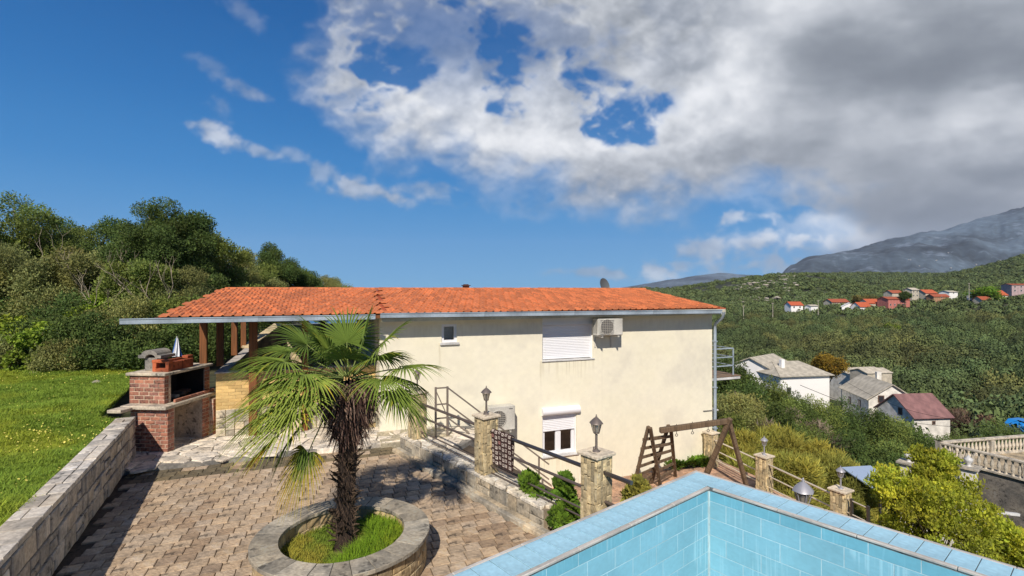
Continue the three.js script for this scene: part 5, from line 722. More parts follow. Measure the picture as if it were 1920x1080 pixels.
// ---------------------------------------------------------------- the wood beyond the lawn
{
  R = rngOf(211);
  const gW = 'trees of the wood beyond the lawn', gU = 'undergrowth along the edge of the wood';
  const kinds = [[G.wood, LM.oak, 'olive green'], [G.wood, LM.dark, 'dark green'], [G.woodFine, LM.olive, 'grey green'], [G.wood, LM.olive, 'pale olive']];
  const paleBark = mat(col(178, 164, 144), { map: stoneTex, roughness: 0.95 });
  const spots = [[-260, 380, 25, 3.2, 0], [-120, 385, 24, 3.0, 2], [18, 366, 24.5, 2.6, 0], [105, 376, 26, 2.6, 0], [178, 378, 27.5, 2.4, 1], [238, 430, 25, 1.9, 3], [290, 372, 24, 2.0, 1], [350, 390, 25, 1.8, 1], [398, 428, 29, 2.1, 0], [438, 462, 32, 2.0, 2], [476, 488, 36, 1.9, 0], [521, 452, 39, 2.0, 1], [562, 492, 41, 2.1, 1], [602, 508, 44, 2.1, 2], [634, 517, 47, 1.8, 2], [60, 440, 22, 2.0, 2], [140, 452, 22, 2.0, 3], [205, 474, 22.5, 1.5, 2], [262, 478, 21.5, 1.4, 0], [330, 492, 22, 1.5, 2], [392, 505, 24, 1.6, 1], [-60, 450, 21, 2.1, 3], [440, 530, 28, 1.8, 0], [500, 525, 33, 2.0, 3]];
  const where = { 0: 'standing in the wood beyond the lawn', 1: 'rising above the wood behind the pavilion roof' };
  const names = { 2: 'olive green tree over the lawn at the open end of the wood', 3: 'olive green tree with bare grey limbs in the wood', 4: 'broad dark green tree on the crest of the wood', 6: 'tall dark green oak rising above the wood behind the barbecue', 7: 'dark green oak leaning over the pavilion roof', 11: 'dark green round tree above the pavilion ridge' };
  spots.forEach(([px, py, d, rx, k], i) => { const x = (px - CX) / FOC * d, y = Math.max(land(x, d), 0.4), h = topAt(py, d) - y, ry = Math.min(h * 0.46, rx * 1.25), [geo, leaf, word] = kinds[k]; tree('broadleaf_tree', names[i] ?? word + ' tree ' + (i < 15 && px > 380 ? 'behind the pavilion roof' : 'in the wood beyond the lawn'), 'tree', gW, v3(x, y, d), { h, rx, ry, geo, leaf, lobes: 34, per: 66, low: 0.1, trunk: 0.12 + R() * 0.05, stems: R() < 0.5 ? 2 : 1, lobeR: 0.27, size: rnd(0.85, 1.1), bark: paleBark }); });
  const low = [[-60, 600, 19, 1.5, 1], [10, 585, 19.3, 1.4, 4], [75, 605, 18.6, 1.3, 4], [130, 560, 20, 1.6, 1], [185, 600, 19, 1.4, 1], [235, 560, 20, 1.5, 2], [290, 585, 20, 1.4, 1], [340, 560, 21, 1.5, 0], [205, 545, 21, 1.4, 4], [40, 520, 21, 1.6, 1], [100, 510, 21.5, 1.5, 2], [400, 590, 23, 1.5, 1], [450, 590, 25, 1.5, 2], [170, 640, 18.4, 0.9, 1], [310, 630, 19.5, 1.1, 1], [120, 645, 18.2, 0.8, 2], [372, 600, 20.5, 1.2, 1], [265, 630, 19.0, 1.0, 1], [30, 640, 18.3, 0.9, 2]];
  const lowSay = { 2: 'bright lime green shrub with pale new leaves beside the open lawn', 1: 'larger bright lime green shrub at the open end of the lawn', 8: 'small lime green shrub under the dark oaks behind the barbecue', 11: 'dark green shrub seen between the pavilion posts', 12: 'grey green shrub seen between the pavilion posts', 16: 'dark green shrub behind the folded parasol', 17: 'low dark green shrub behind the concrete flue', 14: 'dark green shrub under the pavilion gutter end', 7: 'tall olive green shrub above the pavilion gutter' };
  low.forEach(([px, py, d, rx, k], n) => { const x = (px - CX) / FOC * d, y = Math.max(land(x, d), 0.5), h = topAt(py, d) - y; const [geo, leaf, word] = k === 4 ? [G.broad, LM.lime, 'bright lime green'] : kinds[k]; tree('shrub', lowSay[n] ?? word + ' shrub at the edge of the wood beside the lawn', 'shrub', gU, v3(x, y, d), { h, rx, ry: h * 0.52, geo, leaf, lobes: 16, per: k === 4 ? 80 : 62, low: 0.0, trunk: 0.05, stems: 3, lobeR: 0.4, size: k === 4 ? 0.8 : 0.95, bark: paleBark }); });
  // bare pale limbs that lean out of the wood
  [[12, 500, 23, 0.5], [225, 600, 21, -0.2], [90, 530, 22, -0.4], [300, 560, 21.6, 0.15], [424, 560, 30, 0.1], [180, 520, 22.5, 0.3]].forEach(([px, py, d, ln]) => { const b = onLand(px, d), h = topAt(py - 90, d) - Math.max(b.y, 0.4), t = thing('dead_tree', 'bare pale grey trunk leaning among the wood', 'tree', [b.x, Math.max(b.y, 0.4), b.z], 0, 'bare trunks in the wood'), w = []; const go = (p, dir, l, r, n) => { const q = p.clone().addScaledVector(dir, l), m = p.clone().lerp(q, 0.5).add(new THREE.Vector3(rnd(-0.1, 0.1), 0, rnd(-0.1, 0.1)).multiplyScalar(l)); w.push(limb([p, m, q], [r, r * 0.85, r * 0.7], 6)); if (n) for (let i = 0; i < 2 + (n > 2 ? 1 : 0); i++) go(q, dir.clone().add(new THREE.Vector3(rnd(-0.7, 0.7), rnd(-0.1, 0.4), rnd(-0.7, 0.7))).normalize(), l * rnd(0.5, 0.75), r * 0.55, n - 1); }; go(new THREE.Vector3(0, -0.2, 0.0), new THREE.Vector3(ln, 1, 0.2).normalize(), h * 0.42, 0.06, 4); mesh(t, 'trunk', join(w), mat(col(176, 164, 146), { map: stoneTex })); });
  // litter and pale scrub on the floor of the wood's edge
}
// ---------------------------------------------------------------- grass and flowers on the lawn, stones in it
{
  R = rngOf(221);
  const blade = (n, h, w, lean) => { const pos = []; for (let i = 0; i < n; i++) { const a = rnd(0, 6.28), r = rnd(0, 0.05), x = Math.cos(a) * r, z = Math.sin(a) * r, b = rnd(0, 6.28), l = h * rnd(0.6, 1.2), k = lean * rnd(0.3, 1.2), dx = Math.cos(b), dz = Math.sin(b), wx = -dz * w, wz = dx * w; const m = [x + dx * l * k * 0.35, l * 0.6, z + dz * l * k * 0.35], t = [x + dx * l * k, l * (1 - 0.25 * k), z + dz * l * k]; pos.push(x - wx, 0, z - wz, x + wx, 0, z + wz, m[0] + wx * 0.8, m[1], m[2] + wz * 0.8, x - wx, 0, z - wz, m[0] + wx * 0.8, m[1], m[2] + wz * 0.8, m[0] - wx * 0.8, m[1], m[2] - wz * 0.8, m[0] - wx * 0.8, m[1], m[2] - wz * 0.8, m[0] + wx * 0.8, m[1], m[2] + wz * 0.8, ...t); } return soup(pos); };
  G.tuft = blade(9, 0.13, 0.006, 0.9); G.tall = blade(10, 0.26, 0.006, 0.7);
  const list = [], fl = [], gm = leafMat(146, 168, 64, 0.25);
  const spot = (x, Z) => onLawn(x, Z) && Z < 20.5 && (Z < 11.8 || x < -9.7 - (Z - 11.8) * 0.55);
  let tries = 0; while (list.length < 52000 && tries++ < 400000) { const u = R(), d = 5 + 15.5 * Math.pow(u, 0.85), px = rnd(-120, 330), x = (px - CX) / FOC * d; if (!spot(x, d)) continue; const q = fbm(x * 0.7 + 3, d * 0.7 + 8, 3), yel = sstep(0.45, 0.68, fbm(x * 0.5 + 30, d * 0.5 + 20, 3)), s = rnd(0.6, 1.15) * (0.5 + q * 1.3), j = jit(0.2); list.push([x, lawnY(x, d) - 0.01, -d, s, j[0] * mix(0.86, 1.25, yel), j[1] * mix(0.92, 1.08, yel), j[2] * 0.85, 0.3]); }
  const gr = scatter(scene, 'lawn_grass', G.tuft, gm, list); tag(gr, 'uneven green grass of the lawn beyond the stone wall', 'grass', null, 'stuff');
  const fg = new THREE.CircleGeometry(0.015, 6).toNonIndexed().rotateX(-Math.PI / 2 + 0.5); for (let i = 0; i < 2200; i++) { const d = 7 + 13 * R(), x = (rnd(-60, 320) - CX) / FOC * d; if (!spot(x, d) || fbm(x * 0.6 + 50, d * 0.6, 2) < 0.45) continue; fl.push([x, lawnY(x, d) + rnd(0.06, 0.13), -d, rnd(0.7, 1.3), 1, 1, 1, 0.5]); }
  tag(scatter(scene, 'lawn_flowers', fg, mat(col(236, 222, 110)), fl), 'tiny pale yellow flowers scattered over the lawn', 'flowers', null, 'stuff');
  const rock = (s) => { const g = new THREE.IcosahedronGeometry(1, 2), p = g.attributes.position; for (let i = 0; i < p.count; i++) { const v = new THREE.Vector3().fromBufferAttribute(p, i), k = 1 + (fbm(v.x * 1.6 + s, v.y * 1.6 + v.z * 1.3 + s, 3) - 0.5) * 0.9; p.setXYZ(i, v.x * k, v.y * k * 0.55, v.z * k); } g.computeVertexNormals(); return metric(g); };
  [[181, 719, 0.16, 'jagged pale rock in the lawn near the edge of the wood'], [56, 775, 0.13, 'pale broken rock lying in the middle of the lawn'], [107, 776, 0.09, 'small white stone lying in the lawn']].forEach(([px, py, s, l], i) => { const p = onLevel(px, py, LAWN + 0.05), m = mesh(scene, 'rock', rock(i * 7 + 3), stoneMat(206, 198, 184), [p.x, LAWN + 0.05, p.z], i); m.scale.setScalar(s); tag(m, l, 'rock'); });
}
// ---------------------------------------------------------------- planter with the fan palm
{
  R = rngOf(231);
  const RIM = 0.5, ri = 0.84, c = v3(PLC[0], 0, PLC[1]), pl = thing('round_planter', 'round raised stone planter with grey rim slabs around the palm', 'planter', c);
  const rimT = tones(6, [178, 172, 158], 0.11, (r, g, b) => stoneMat(r, g, b, { bumpScale: 0.015 })), side = tones(7, [200, 178, 138], 0.13, (r, g, b) => stoneMat(r, g, b));
  const ring = new THREE.Shape(); ring.absarc(0, 0, PLR - 0.06, 0, Math.PI * 2); const hole = new THREE.Path(); hole.absarc(0, 0, ri + 0.03, 0, Math.PI * 2); ring.holes.push(hole); const cg = new THREE.ExtrudeGeometry(ring, { depth: RIM - 0.05 + 0.1, bevelEnabled: false, curveSegments: 40 }); cg.rotateX(-Math.PI / 2).translate(0, -0.1, 0); mesh(pl, 'core', metric(cg), M.mortar);
  let a = 0; while (a < Math.PI * 2 - 0.02) { let w = rnd(0.22, 0.36); if (Math.PI * 2 - a - w < 0.2) w = Math.PI * 2 - a; const g = 0.006, poly = [], n = 4; for (let i = 0; i <= n; i++) { const t = a + g + (w - 2 * g) * i / n; poly.push([Math.cos(t) * (PLR + 0.01), Math.sin(t) * (PLR + 0.01)]); } for (let i = n; i >= 0; i--) { const t = a + g * 1.4 + (w - 2.8 * g) * i / n; poly.push([Math.cos(t) * ri, Math.sin(t) * ri]); }
    // a slab of the rim: flat top with a small chamfer
    const s = new THREE.Shape(poly.map(([x, y]) => new THREE.Vector2(x, y))), eg = new THREE.ExtrudeGeometry(s, { depth: 0.044, bevelEnabled: true, bevelSize: 0.004, bevelThickness: 0.006, bevelSegments: 1 }); eg.rotateX(-Math.PI / 2).translate(0, RIM - 0.05 + rnd(-0.003, 0.003), 0); mesh(pl, 'rim_slab', metric(eg, R() * 9), pick(rimT)); a += w; }
  const rows = 3; for (let r = 0; r < rows; r++) { let t = r * 0.07; const end = t + Math.PI * 2; while (t < end - 0.02) { const w = Math.min(rnd(0.12, 0.2), end - t), hh = (RIM - 0.06) / rows, len = w * (PLR - 0.05), m = mesh(pl, 'side_stone', slab([[-len / 2 + 0.004, 0.004], [len / 2 - 0.004, 0.006], [len / 2 - 0.006, hh - 0.004], [-len / 2 + 0.006, hh - 0.006]], 0.045 + rnd(0, 0.012), 0.008, 0.01, R() * 9), pick(side), [Math.sin(t + w / 2) * (PLR - 0.085), r * hh, Math.cos(t + w / 2) * (PLR - 0.085)], t + w / 2); t += w; } }
  for (let r = 0; r < 2; r++) for (let k = 0; k < 26; k++) { const t = (k + r * 0.5) / 26 * Math.PI * 2, len = Math.PI * 2 * (ri + 0.03) / 26; mesh(pl, 'inner_stone', slab(rect(len - 0.012, 0.145, -len / 2 + 0.006, 0.0), 0.03, 0.006, 0.008, R() * 9), pick(side), [Math.sin(t) * (ri + 0.05), 0.14 + r * 0.15, Math.cos(t) * (ri + 0.05)], t + Math.PI); }
  const soilY = 0.2, sg = new THREE.CircleGeometry(ri + 0.02, 40).rotateX(-Math.PI / 2); mesh(pl, 'soil', metric(sg), M.soil, [0, soilY, 0]);
  const gl = [], gl2 = []; for (let i = 0; i < 2600; i++) { const t = rnd(0, 6.28), r = Math.sqrt(R()) * (ri - 0.02), x = Math.cos(t) * r, z = Math.sin(t) * r; if (r < 0.2) continue; const k = fbm(x * 2 + 9, z * 2 + 4, 2), j = jit(0.22), dry = sstep(0.5, 0.7, fbm(x * 3 + 20, z * 3, 2)) * (x < 0 ? 0.9 : 0.4); (x > 0.1 && k > 0.38 ? gl2 : gl).push([PLC[0] + x, soilY, -PLC[1] + z, rnd(0.6, 1.0), j[0] * mix(0.95, 1.5, dry), j[1] * mix(1, 1.0, dry), j[2] * mix(1, 1.2, dry), 0.35]); }
  tag(scatter(scene, 'planter_grass', G.tuft, leafMat(140, 160, 60, 0.3), gl), 'short grass growing in the round planter', 'grass', null, 'stuff'); tag(scatter(scene, 'planter_tall_grass', G.tall, leafMat(130, 160, 42, 0.3), gl2), 'taller bright grass at the palm\'s foot in the planter', 'grass', null, 'stuff');

  // the palm
  const p = thing('fan_palm', 'fan palm with shaggy brown trunk growing in the round stone planter', 'palm', v3(PLC[0] - 0.03, soilY, PLC[1] + 0.22)), HUB = new THREE.Vector3(0.04, 2.42, 0.05);
  const spine = [[0, -0.1, 0], [-0.02, 0.4, 0], [0.0, 0.9, 0], [0.03, 1.5, 0.02], [0.04, 2.0, 0.04], [0.04, 2.36, 0.05]].map((q) => new THREE.Vector3(...q)), curve = new THREE.CatmullRomCurve3(spine), rad = (t) => mix(mix(0.21, 0.12, sstep(0, 0.12, t)), mix(0.125, 0.17, sstep(0.5, 0.85, t)), sstep(0.2, 0.6, t));
  { const pts = [], rr = []; for (let i = 0; i <= 24; i++) { pts.push(curve.getPoint(i / 24)); rr.push(rad(i / 24) * rnd(0.93, 1.05)); } mesh(p, 'trunk', limb(pts, rr, 14), mat(col(78, 64, 54), { map: woodTex, bumpMap: barkBump, bumpScale: 0.04, roughness: 1 })); }
  // fibres, old leaf bases
  const fib = [[], [], []]; const strand = (o, d, l, w, droop) => { const s = new THREE.Vector3().crossVectors(d, new THREE.Vector3(rnd(-1, 1), rnd(-1, 1), rnd(-1, 1))).normalize().multiplyScalar(w / 2), out = []; let prev = o.clone(); const n = 3; for (let i = 1; i <= n; i++) { const t = i / n, q = o.clone().addScaledVector(d, l * t).add(new THREE.Vector3(0, -droop * l * t * t, 0)), a = 1 - (i - 1) / n * 0.8, b = 1 - t * 0.85; out.push(prev.x - s.x * a, prev.y - s.y * a, prev.z - s.z * a, prev.x + s.x * a, prev.y + s.y * a, prev.z + s.z * a, q.x + s.x * b, q.y + s.y * b, q.z + s.z * b, prev.x - s.x * a, prev.y - s.y * a, prev.z - s.z * a, q.x + s.x * b, q.y + s.y * b, q.z + s.z * b, q.x - s.x * b, q.y - s.y * b, q.z - s.z * b); prev = q; } return out; };
  const bas = []; for (let i = 0; i < 190; i++) { const t = 0.06 + 0.86 * R(), c0 = curve.getPoint(t), b = rnd(0, 6.28), d = new THREE.Vector3(Math.cos(b), rnd(0.2, 0.9), Math.sin(b)).normalize(), o = c0.clone().add(new THREE.Vector3(Math.cos(b), 0, Math.sin(b)).multiplyScalar(rad(t) * 0.9)), l = rnd(0.08, 0.2); bas.push(limb([o, o.clone().addScaledVector(d, l * 0.5), o.clone().addScaledVector(d, l).add(new THREE.Vector3(0, rnd(-0.04, 0.03), 0))], [0.02, 0.015, 0.005], 4)); } mesh(p, 'leaf_bases', join(bas), mat(col(116, 98, 80), { map: woodTex }));
  const fs = []; for (let i = 0; i < 2400; i++) { const t = Math.pow(R(), 0.7) * 0.95, c0 = curve.getPoint(t), b = rnd(0, 6.28), o = c0.clone().add(new THREE.Vector3(Math.cos(b), 0, Math.sin(b)).multiplyScalar(rad(t))); fs.push(...strand(o, new THREE.Vector3(Math.cos(b + rnd(-1, 1)) * 0.7, rnd(-0.5, 0.6), Math.sin(b + rnd(-1, 1)) * 0.7).normalize(), rnd(0.04, 0.11), 0.006, 0.7)); } mesh(p, 'trunk_fibre', soup(fs), mat(col(98, 80, 64), { roughness: 1 }));
  // skirt of dead leaves under the crown
  const sk = [[], []]; for (let i = 0; i < 2200; i++) { const t = rnd(0.68, 1.0), c0 = curve.getPoint(t), b = rnd(0, 6.28), k = rnd(0.5, 1.1) * (0.14 + 0.17 * sstep(0.66, 0.9, t)), o = c0.clone().add(new THREE.Vector3(Math.cos(b) * k, rnd(-0.05, 0.1), Math.sin(b) * k)); sk[i % 3 ? 0 : 1].push(...strand(o, new THREE.Vector3(Math.cos(b) * 0.5 + rnd(-0.4, 0.4), rnd(-0.9, 0.1), Math.sin(b) * 0.5 + rnd(-0.4, 0.4)).normalize(), rnd(0.1, 0.3), rnd(0.01, 0.034), 0.6)); } mesh(p, 'dead_leaf_skirt', soup(sk[0]), mat(col(80, 58, 50), { roughness: 1 })); mesh(p, 'dry_flower_stalks', soup(sk[1]), mat(col(136, 112, 96), { roughness: 1 }));
  // fronds: a stalk and a fan of folded blades
  const gC = [[104, 126, 54], [116, 136, 56], [90, 112, 48], [138, 154, 66]], fm = gC.map((q) => leafMat(q[0], q[1], q[2], 0.1)), stalk = mat(col(120, 134, 66), { roughness: 0.7 });
  for (const m of fm) m.vertexColors = true;
  function frond(dir, lp, lb, o = {}) {
    const { droop = 0.45, span = 2.2, n = 38, tip = 0, mIx = 0, stiff = 0.5, roll = 0 } = o, f = new THREE.Vector3(...dir).normalize(), start = HUB.clone().add(new THREE.Vector3(f.x, f.y * 0.4, f.z).multiplyScalar(0.1)), pts = []; let d = f.clone(), q = start.clone();
    for (let i = 0; i <= 6; i++) { pts.push(q.clone()); q.addScaledVector(d, lp / 6); d.y -= droop * 0.09; d.normalize(); }
    const end = pts[6], fw = d.clone(); let sd = new THREE.Vector3().crossVectors(fw, new THREE.Vector3(0, 1, 0)); if (sd.length() < 0.2) sd.set(1, 0, 0); sd.normalize(); let up = new THREE.Vector3().crossVectors(sd, fw).normalize(); if (roll) { sd.applyAxisAngle(fw, roll); up.applyAxisAngle(fw, roll); }
    const pos = [], colr = [], w0 = 0.026;
    for (let i = 0; i < n; i++) {
      const s = (i + 0.5) / n * 2 - 1, al = s * span + rnd(-0.03, 0.03), L = lb * (1 - 0.28 * Math.abs(s)) * rnd(0.88, 1.05), dirB = fw.clone().multiplyScalar(Math.cos(al)).addScaledVector(sd, Math.sin(al)).addScaledVector(up, 0.16 - 0.1 * Math.abs(s)).normalize(), across = new THREE.Vector3().crossVectors(dirB, up).normalize(), fold = i % 2 ? 1 : 1, bend = (0.22 + 0.5 * R() * (1 - stiff) + 0.3 * (1 - stiff)), K = 6, dry = tip > 0.5 ? clamp(tip * (0.5 + R())) : R() < 0.06 + tip * 0.5 ? 0.3 : 0;
      const pr = []; for (let k = 0; k <= K; k++) { const t = k / K, c0 = end.clone().addScaledVector(dirB, L * t), sag = bend * L * Math.pow(Math.max(0, t - 0.15), 2.2); c0.y -= sag; const wd = Math.min(2 * L * t * Math.tan(span / n) * 1.06 + 0.002, w0) * (t > 0.55 ? 1 - (t - 0.55) / 0.45 * 0.94 : 1); pr.push([c0, wd]); }
      for (let k = 0; k < K; k++) { const [a, wa] = pr[k], [b, wb] = pr[k + 1], va = wa * 0.32, vb = wb * 0.32; for (const sg of [-1, 1]) { const A = a.clone(), B = b.clone(), C = b.clone().addScaledVector(across, sg * wb / 2).addScaledVector(up, vb), D = a.clone().addScaledVector(across, sg * wa / 2).addScaledVector(up, va); for (const v of sg > 0 ? [A, B, C, A, C, D] : [A, C, B, A, D, C]) pos.push(v.x, v.y, v.z); const y0 = dry * sstep(0.12, 0.75, k / K), ty = [mix(1, 3.6, y0), mix(1, 1.6, y0), mix(1, 0.4, y0)], br = 0.9 + 0.2 * R(); for (let m = 0; m < 6; m++) colr.push(ty[0] * br, ty[1] * br, ty[2] * br); } }
    }
    const g = soup(pos); g.setAttribute('color', new THREE.Float32BufferAttribute(colr, 3)); const fr = mesh(p, 'frond', g, fm[mIx]); mesh(fr, 'stalk', limb(pts, pts.map((_, i) => 0.013 - i * 0.001), 5), stalk);
  }
  // directions: x right, y up, z towards the camera
  const FR = [[[-0.8, 0.72, -0.1], 0.72, 0.78, 2, 0.85, 0.3], [[-0.15, 1, -0.35], 0.5, 0.74, 0, 0.85, 0.3, 0, 2.0], [[0.3, 1, -0.1], 0.55, 0.72, 0, 0.8, 0.3, 0, 2.0], [[0.66, 0.8, -0.15], 0.62, 0.74, 1, 0.75, 0.35], [[1, 0.3, 0.1], 0.74, 0.72, 1, 0.5, 0.4], [[0.85, -0.02, 0.3], 0.72, 0.62, 1, 0.12, 0.9], [[0.8, 0.05, -0.45], 0.68, 0.62, 0, 0.15, 0.8],
    [[-1, 0.5, -0.3], 0.95, 0.66, 0, 0.6, 0.45, 0.1], [[-0.95, 0.25, 0.1], 0.9, 0.78, 1, 0.5, 0.4], [[-0.95, -0.2, 0.3], 0.85, 0.98, 3, 0.85, 0.3, 0.12], [[-0.62, -0.42, 0.5], 0.8, 0.95, 3, 0.85, 0.3, 0.15], [[-0.8, -0.62, 0.2], 1.1, 0.7, 1, 0.8, 0.4, 0.9, 1.3, 30], [[-0.38, 0.25, 0.8], 0.55, 0.66, 3, 0.15, 0.8, 0.15], [[-0.55, 0.3, 0.65], 0.6, 0.74, 1, 0.25, 0.6], [[0.1, 0.7, 0.6], 0.45, 0.66, 0, 0.4, 0.6], [[-0.45, 0.6, -0.6], 0.65, 0.72, 2, 0.5, 0.5], [[0.4, 0.4, -0.8], 0.65, 0.66, 2, 0.4, 0.6], [[-0.35, 0.1, -0.9], 0.65, 0.66, 2, 0.3, 0.7],
    [[-0.34, -0.72, 0.36], 1.05, 0.76, 2, 0.5, 0.6, 1.0, 1.9, 38], [[-0.35, 0.9, 0.35], 0.45, 0.66, 1, 0.75, 0.4], [[0.72, -0.15, 0.05], 0.62, 0.6, 2, 0.1, 0.9], [[-1, 0.02, -0.15], 0.85, 0.74, 1, 0.5, 0.45, 0.15], [[-0.8, -0.25, -0.3], 0.85, 0.7, 0, 0.4, 0.5], [[0.6, 0.5, 0.35], 0.55, 0.66, 1, 0.5, 0.5], [[-0.7, 0.1, 0.55], 0.75, 0.74, 3, 0.3, 0.6, 0.1], [[-0.85, 0.42, 0.3], 0.8, 0.8, 1, 0.45, 0.5, 0.1], [[-0.5, -0.1, 0.75], 0.7, 0.78, 3, 0.4, 0.6, 0.2], [[-0.98, 0.1, -0.4], 0.9, 0.78, 0, 0.45, 0.5, 0.1], [[-0.55, -0.5, 0.1], 0.8, 0.7, 0, 0.3, 0.7, 0.2], [[-0.6, 0.95, 0.1], 0.55, 0.7, 0, 0.75, 0.3], [[0.75, 0.2, 0.5], 0.6, 0.66, 1, 0.2, 0.7], [[-0.9, -0.3, 0.35], 0.95, 0.8, 3, 0.55, 0.5, 0.15]];
  for (const [dir, lp, lb, mIx, stiff, droop, tip = 0, span = 2.2, n = 38] of FR) frond(dir, lp, lb, { mIx, stiff, droop, tip, span, n });
}
// ---------------------------------------------------------------- plants beside the fence and on the slope below the house
{
  R = rngOf(241);
  const bed = [[0.15, 9.2], [1.5, 9.4], [3.1, 8.5], [1.6, 7.15], [0.6, 8.0]]; const g = extrude(area(bed) > 0 ? bed : bed.slice().reverse(), 2.4); g.rotateX(-Math.PI / 2).translate(0, LOW - 0.35, 0); struct('plant_bed', metric(g), M.soil);
  [[0.6, 8.7, 0.24, 0.38, 'low leafy plant trailing beside the low wall'], [0.95, 8.3, 0.24, 0.32, 'bushy green plant in front of the poolside pillar'], [1.35, 8.0, 0.22, 0.42, 'leafy plant at the foot of the poolside pillar'], [0.95, 8.95, 0.18, 0.62, 'upright sprigs of a leafy climber behind the fence rail'], [1.75, 7.85, 0.22, 0.3, 'small leafy plant between the pillar and the pool'], [0.35, 9.0, 0.2, 0.6, 'thin climber beside the rug rail'], [2.05, 8.35, 0.16, 0.8, 'thin yellowish shrub beside the climbing frame']].forEach(([x, Z, rx, h, l], i) => tree('leafy_plant', l, 'plant', 'plants beside the fence', v3(x, LOW + 2.05, Z), { h: h + 0.1, rx, ry: (h + 0.1) * 0.5, geo: G.ivy, leaf: i === 6 ? LM.bamboo : LM.ivy, lobes: 12, per: 46, low: 0, trunk: 0.012, stems: 3, lobeR: 0.5, size: 0.66 }));
  // weeds along the foot of the house
  [[1265, 882], [1290, 876], [1318, 872], [1310, 876]].forEach(([px, py]) => { const q = onLevel(px, py, LOW); tree('weed', 'small green weeds at the foot of the cream house wall', 'plant', 'weeds along the house wall', q, { h: 0.34, rx: 0.24, ry: 0.16, geo: G.ivy, leaf: LM.ivy, lobes: 5, per: 14, low: 0, trunk: 0.008, stems: 2, lobeR: 0.5, size: 0.8 }); });
  const slope = [[1372, 672, 27, 1.7, 1], [1415, 698, 29, 2.0, 0], [1462, 722, 31, 2.2, 1], [1525, 748, 34, 2.3, 0], [1590, 752, 35, 2.5, 1], [1650, 778, 34, 2.3, 0], [1710, 800, 34, 2.2, 1], [1758, 815, 36, 2.2, 2], [1550, 800, 27, 2.0, 1], [1625, 815, 26, 2.1, 1], [1690, 838, 25, 1.8, 0], [1420, 752, 23.5, 1.7, 1], [1485, 775, 24, 1.9, 0], [1378, 735, 22, 1.4, 2], [1740, 850, 26, 1.6, 2], [1655, 850, 21, 1.3, 1], [1365, 780, 20.5, 1.1, 0], [1820, 800, 42, 2.3, 0], [1880, 795, 44, 2.4, 1]];
  const K = [[G.wood, LM.oak, 'olive green'], [G.wood, LM.dark, 'dark green'], [G.woodFine, LM.olive, 'grey green']];
  const slopeSay = { 0: 'dark green shrub under the balcony of the house', 1: 'olive green shrub in front of the low valley house wing', 3: 'olive green shrub in front of the big white valley house', 4: 'dark green shrub in front of the gabled valley house', 5: 'olive green shrub below the gabled valley house', 6: 'dark green shrub in front of the red roofed barn', 13: 'grey green shrub beside the downpipe corner of the house', 16: 'olive green shrub beside the house corner pillar', 17: 'olive green shrub beyond the cream balustrade corner', 18: 'dark green shrub beneath the blue car' };
  slope.forEach(([px, py, d, rx, k], n) => { const b = onLand(px, d), h = topAt(py, d) - b.y, [geo, leaf, w] = K[k]; tree('slope_shrub', slopeSay[n] ?? w + ' shrub on the slope below the house', 'shrub', 'shrubs on the slope below the house', b, { h, rx, ry: Math.min(h * 0.55, rx * 1.1), geo, leaf, lobes: 26, per: 64, low: 0.0, trunk: 0.06, stems: 3, lobeR: 0.36, size: 1 }); });
  [[1392, 812, 19.2, 1.0], [1432, 796, 20, 1.2], [1478, 800, 20.2, 1.3], [1530, 826, 19.4, 1.2], [1572, 850, 18.6, 1.0], [1455, 840, 18, 0.9], [1505, 855, 17.4, 0.9], [1600, 872, 17.5, 0.8], [1410, 850, 17.6, 0.8]].forEach(([px, py, d, rx]) => { const b = onLand(px, d), h = topAt(py, d) - b.y; tree('bamboo_clump', 'yellow green bamboo clump behind the pale rail fence', 'bamboo', 'bamboo clumps behind the pale rails', b, { h, rx, ry: Math.min(h * 0.5, 1.7), geo: G.bamboo, leaf: LM.bamboo, lobes: 24, per: 70, low: 0.0, trunk: 0.03, stems: 5, lobeR: 0.42, size: 0.68, bark: M.oldWood }); });
  [[1400, 735, 24, 1.2], [1500, 740, 26, 1.3], [1540, 765, 27, 1.2], [1440, 780, 21, 1.0]].forEach(([px, py, d, rx]) => { const b = onLand(px, d), h = topAt(py, d) - b.y; tree('bare_shrub', 'bare grey twiggy shrub among the bushes on the slope', 'shrub', 'bare shrubs on the slope', b, { h, rx, ry: h * 0.45, geo: G.twig, leaf: LM.bare, lobes: 14, per: 14, low: 0.1, trunk: 0.04, stems: 3, size: 1 }); });
  // bright yellow green bush beyond the pool
  const b = onLand(1755, 12.2); tree('yellow_bush', 'bright yellow green young tree beyond the pool coping', 'bush', null, b, { h: topAt(868, 12.2) - b.y, rx: 1.5, ry: 1.32, geo: G.young, leaf: LM.yellow, lobes: 62, per: 32, low: 0.05, trunk: 0.05, stems: 4, lobeR: 0.22, size: 0.82, bark: M.bark });
  const b2 = onLand(1745, 12.9); tree('yellow_bush', 'upper shoots of yellow green leaves behind the bright young tree', 'bush', null, b2, { h: topAt(836, 12.9) - b2.y, rx: 0.62, ry: 0.75, geo: G.young, leaf: LM.yellow, lobes: 16, per: 60, low: 0.05, trunk: 0.03, stems: 2, lobeR: 0.36, size: 0.8 });
  const b3 = onLand(1890, 11.6); tree('yellow_bush', 'small yellow green bush beside the bright young tree', 'bush', null, b3, { h: topAt(985, 11.6) - b3.y, rx: 0.6, ry: 0.6, geo: G.young, leaf: LM.yellow, lobes: 16, per: 56, low: 0.05, trunk: 0.03, stems: 2, lobeR: 0.36, size: 0.8 });
}
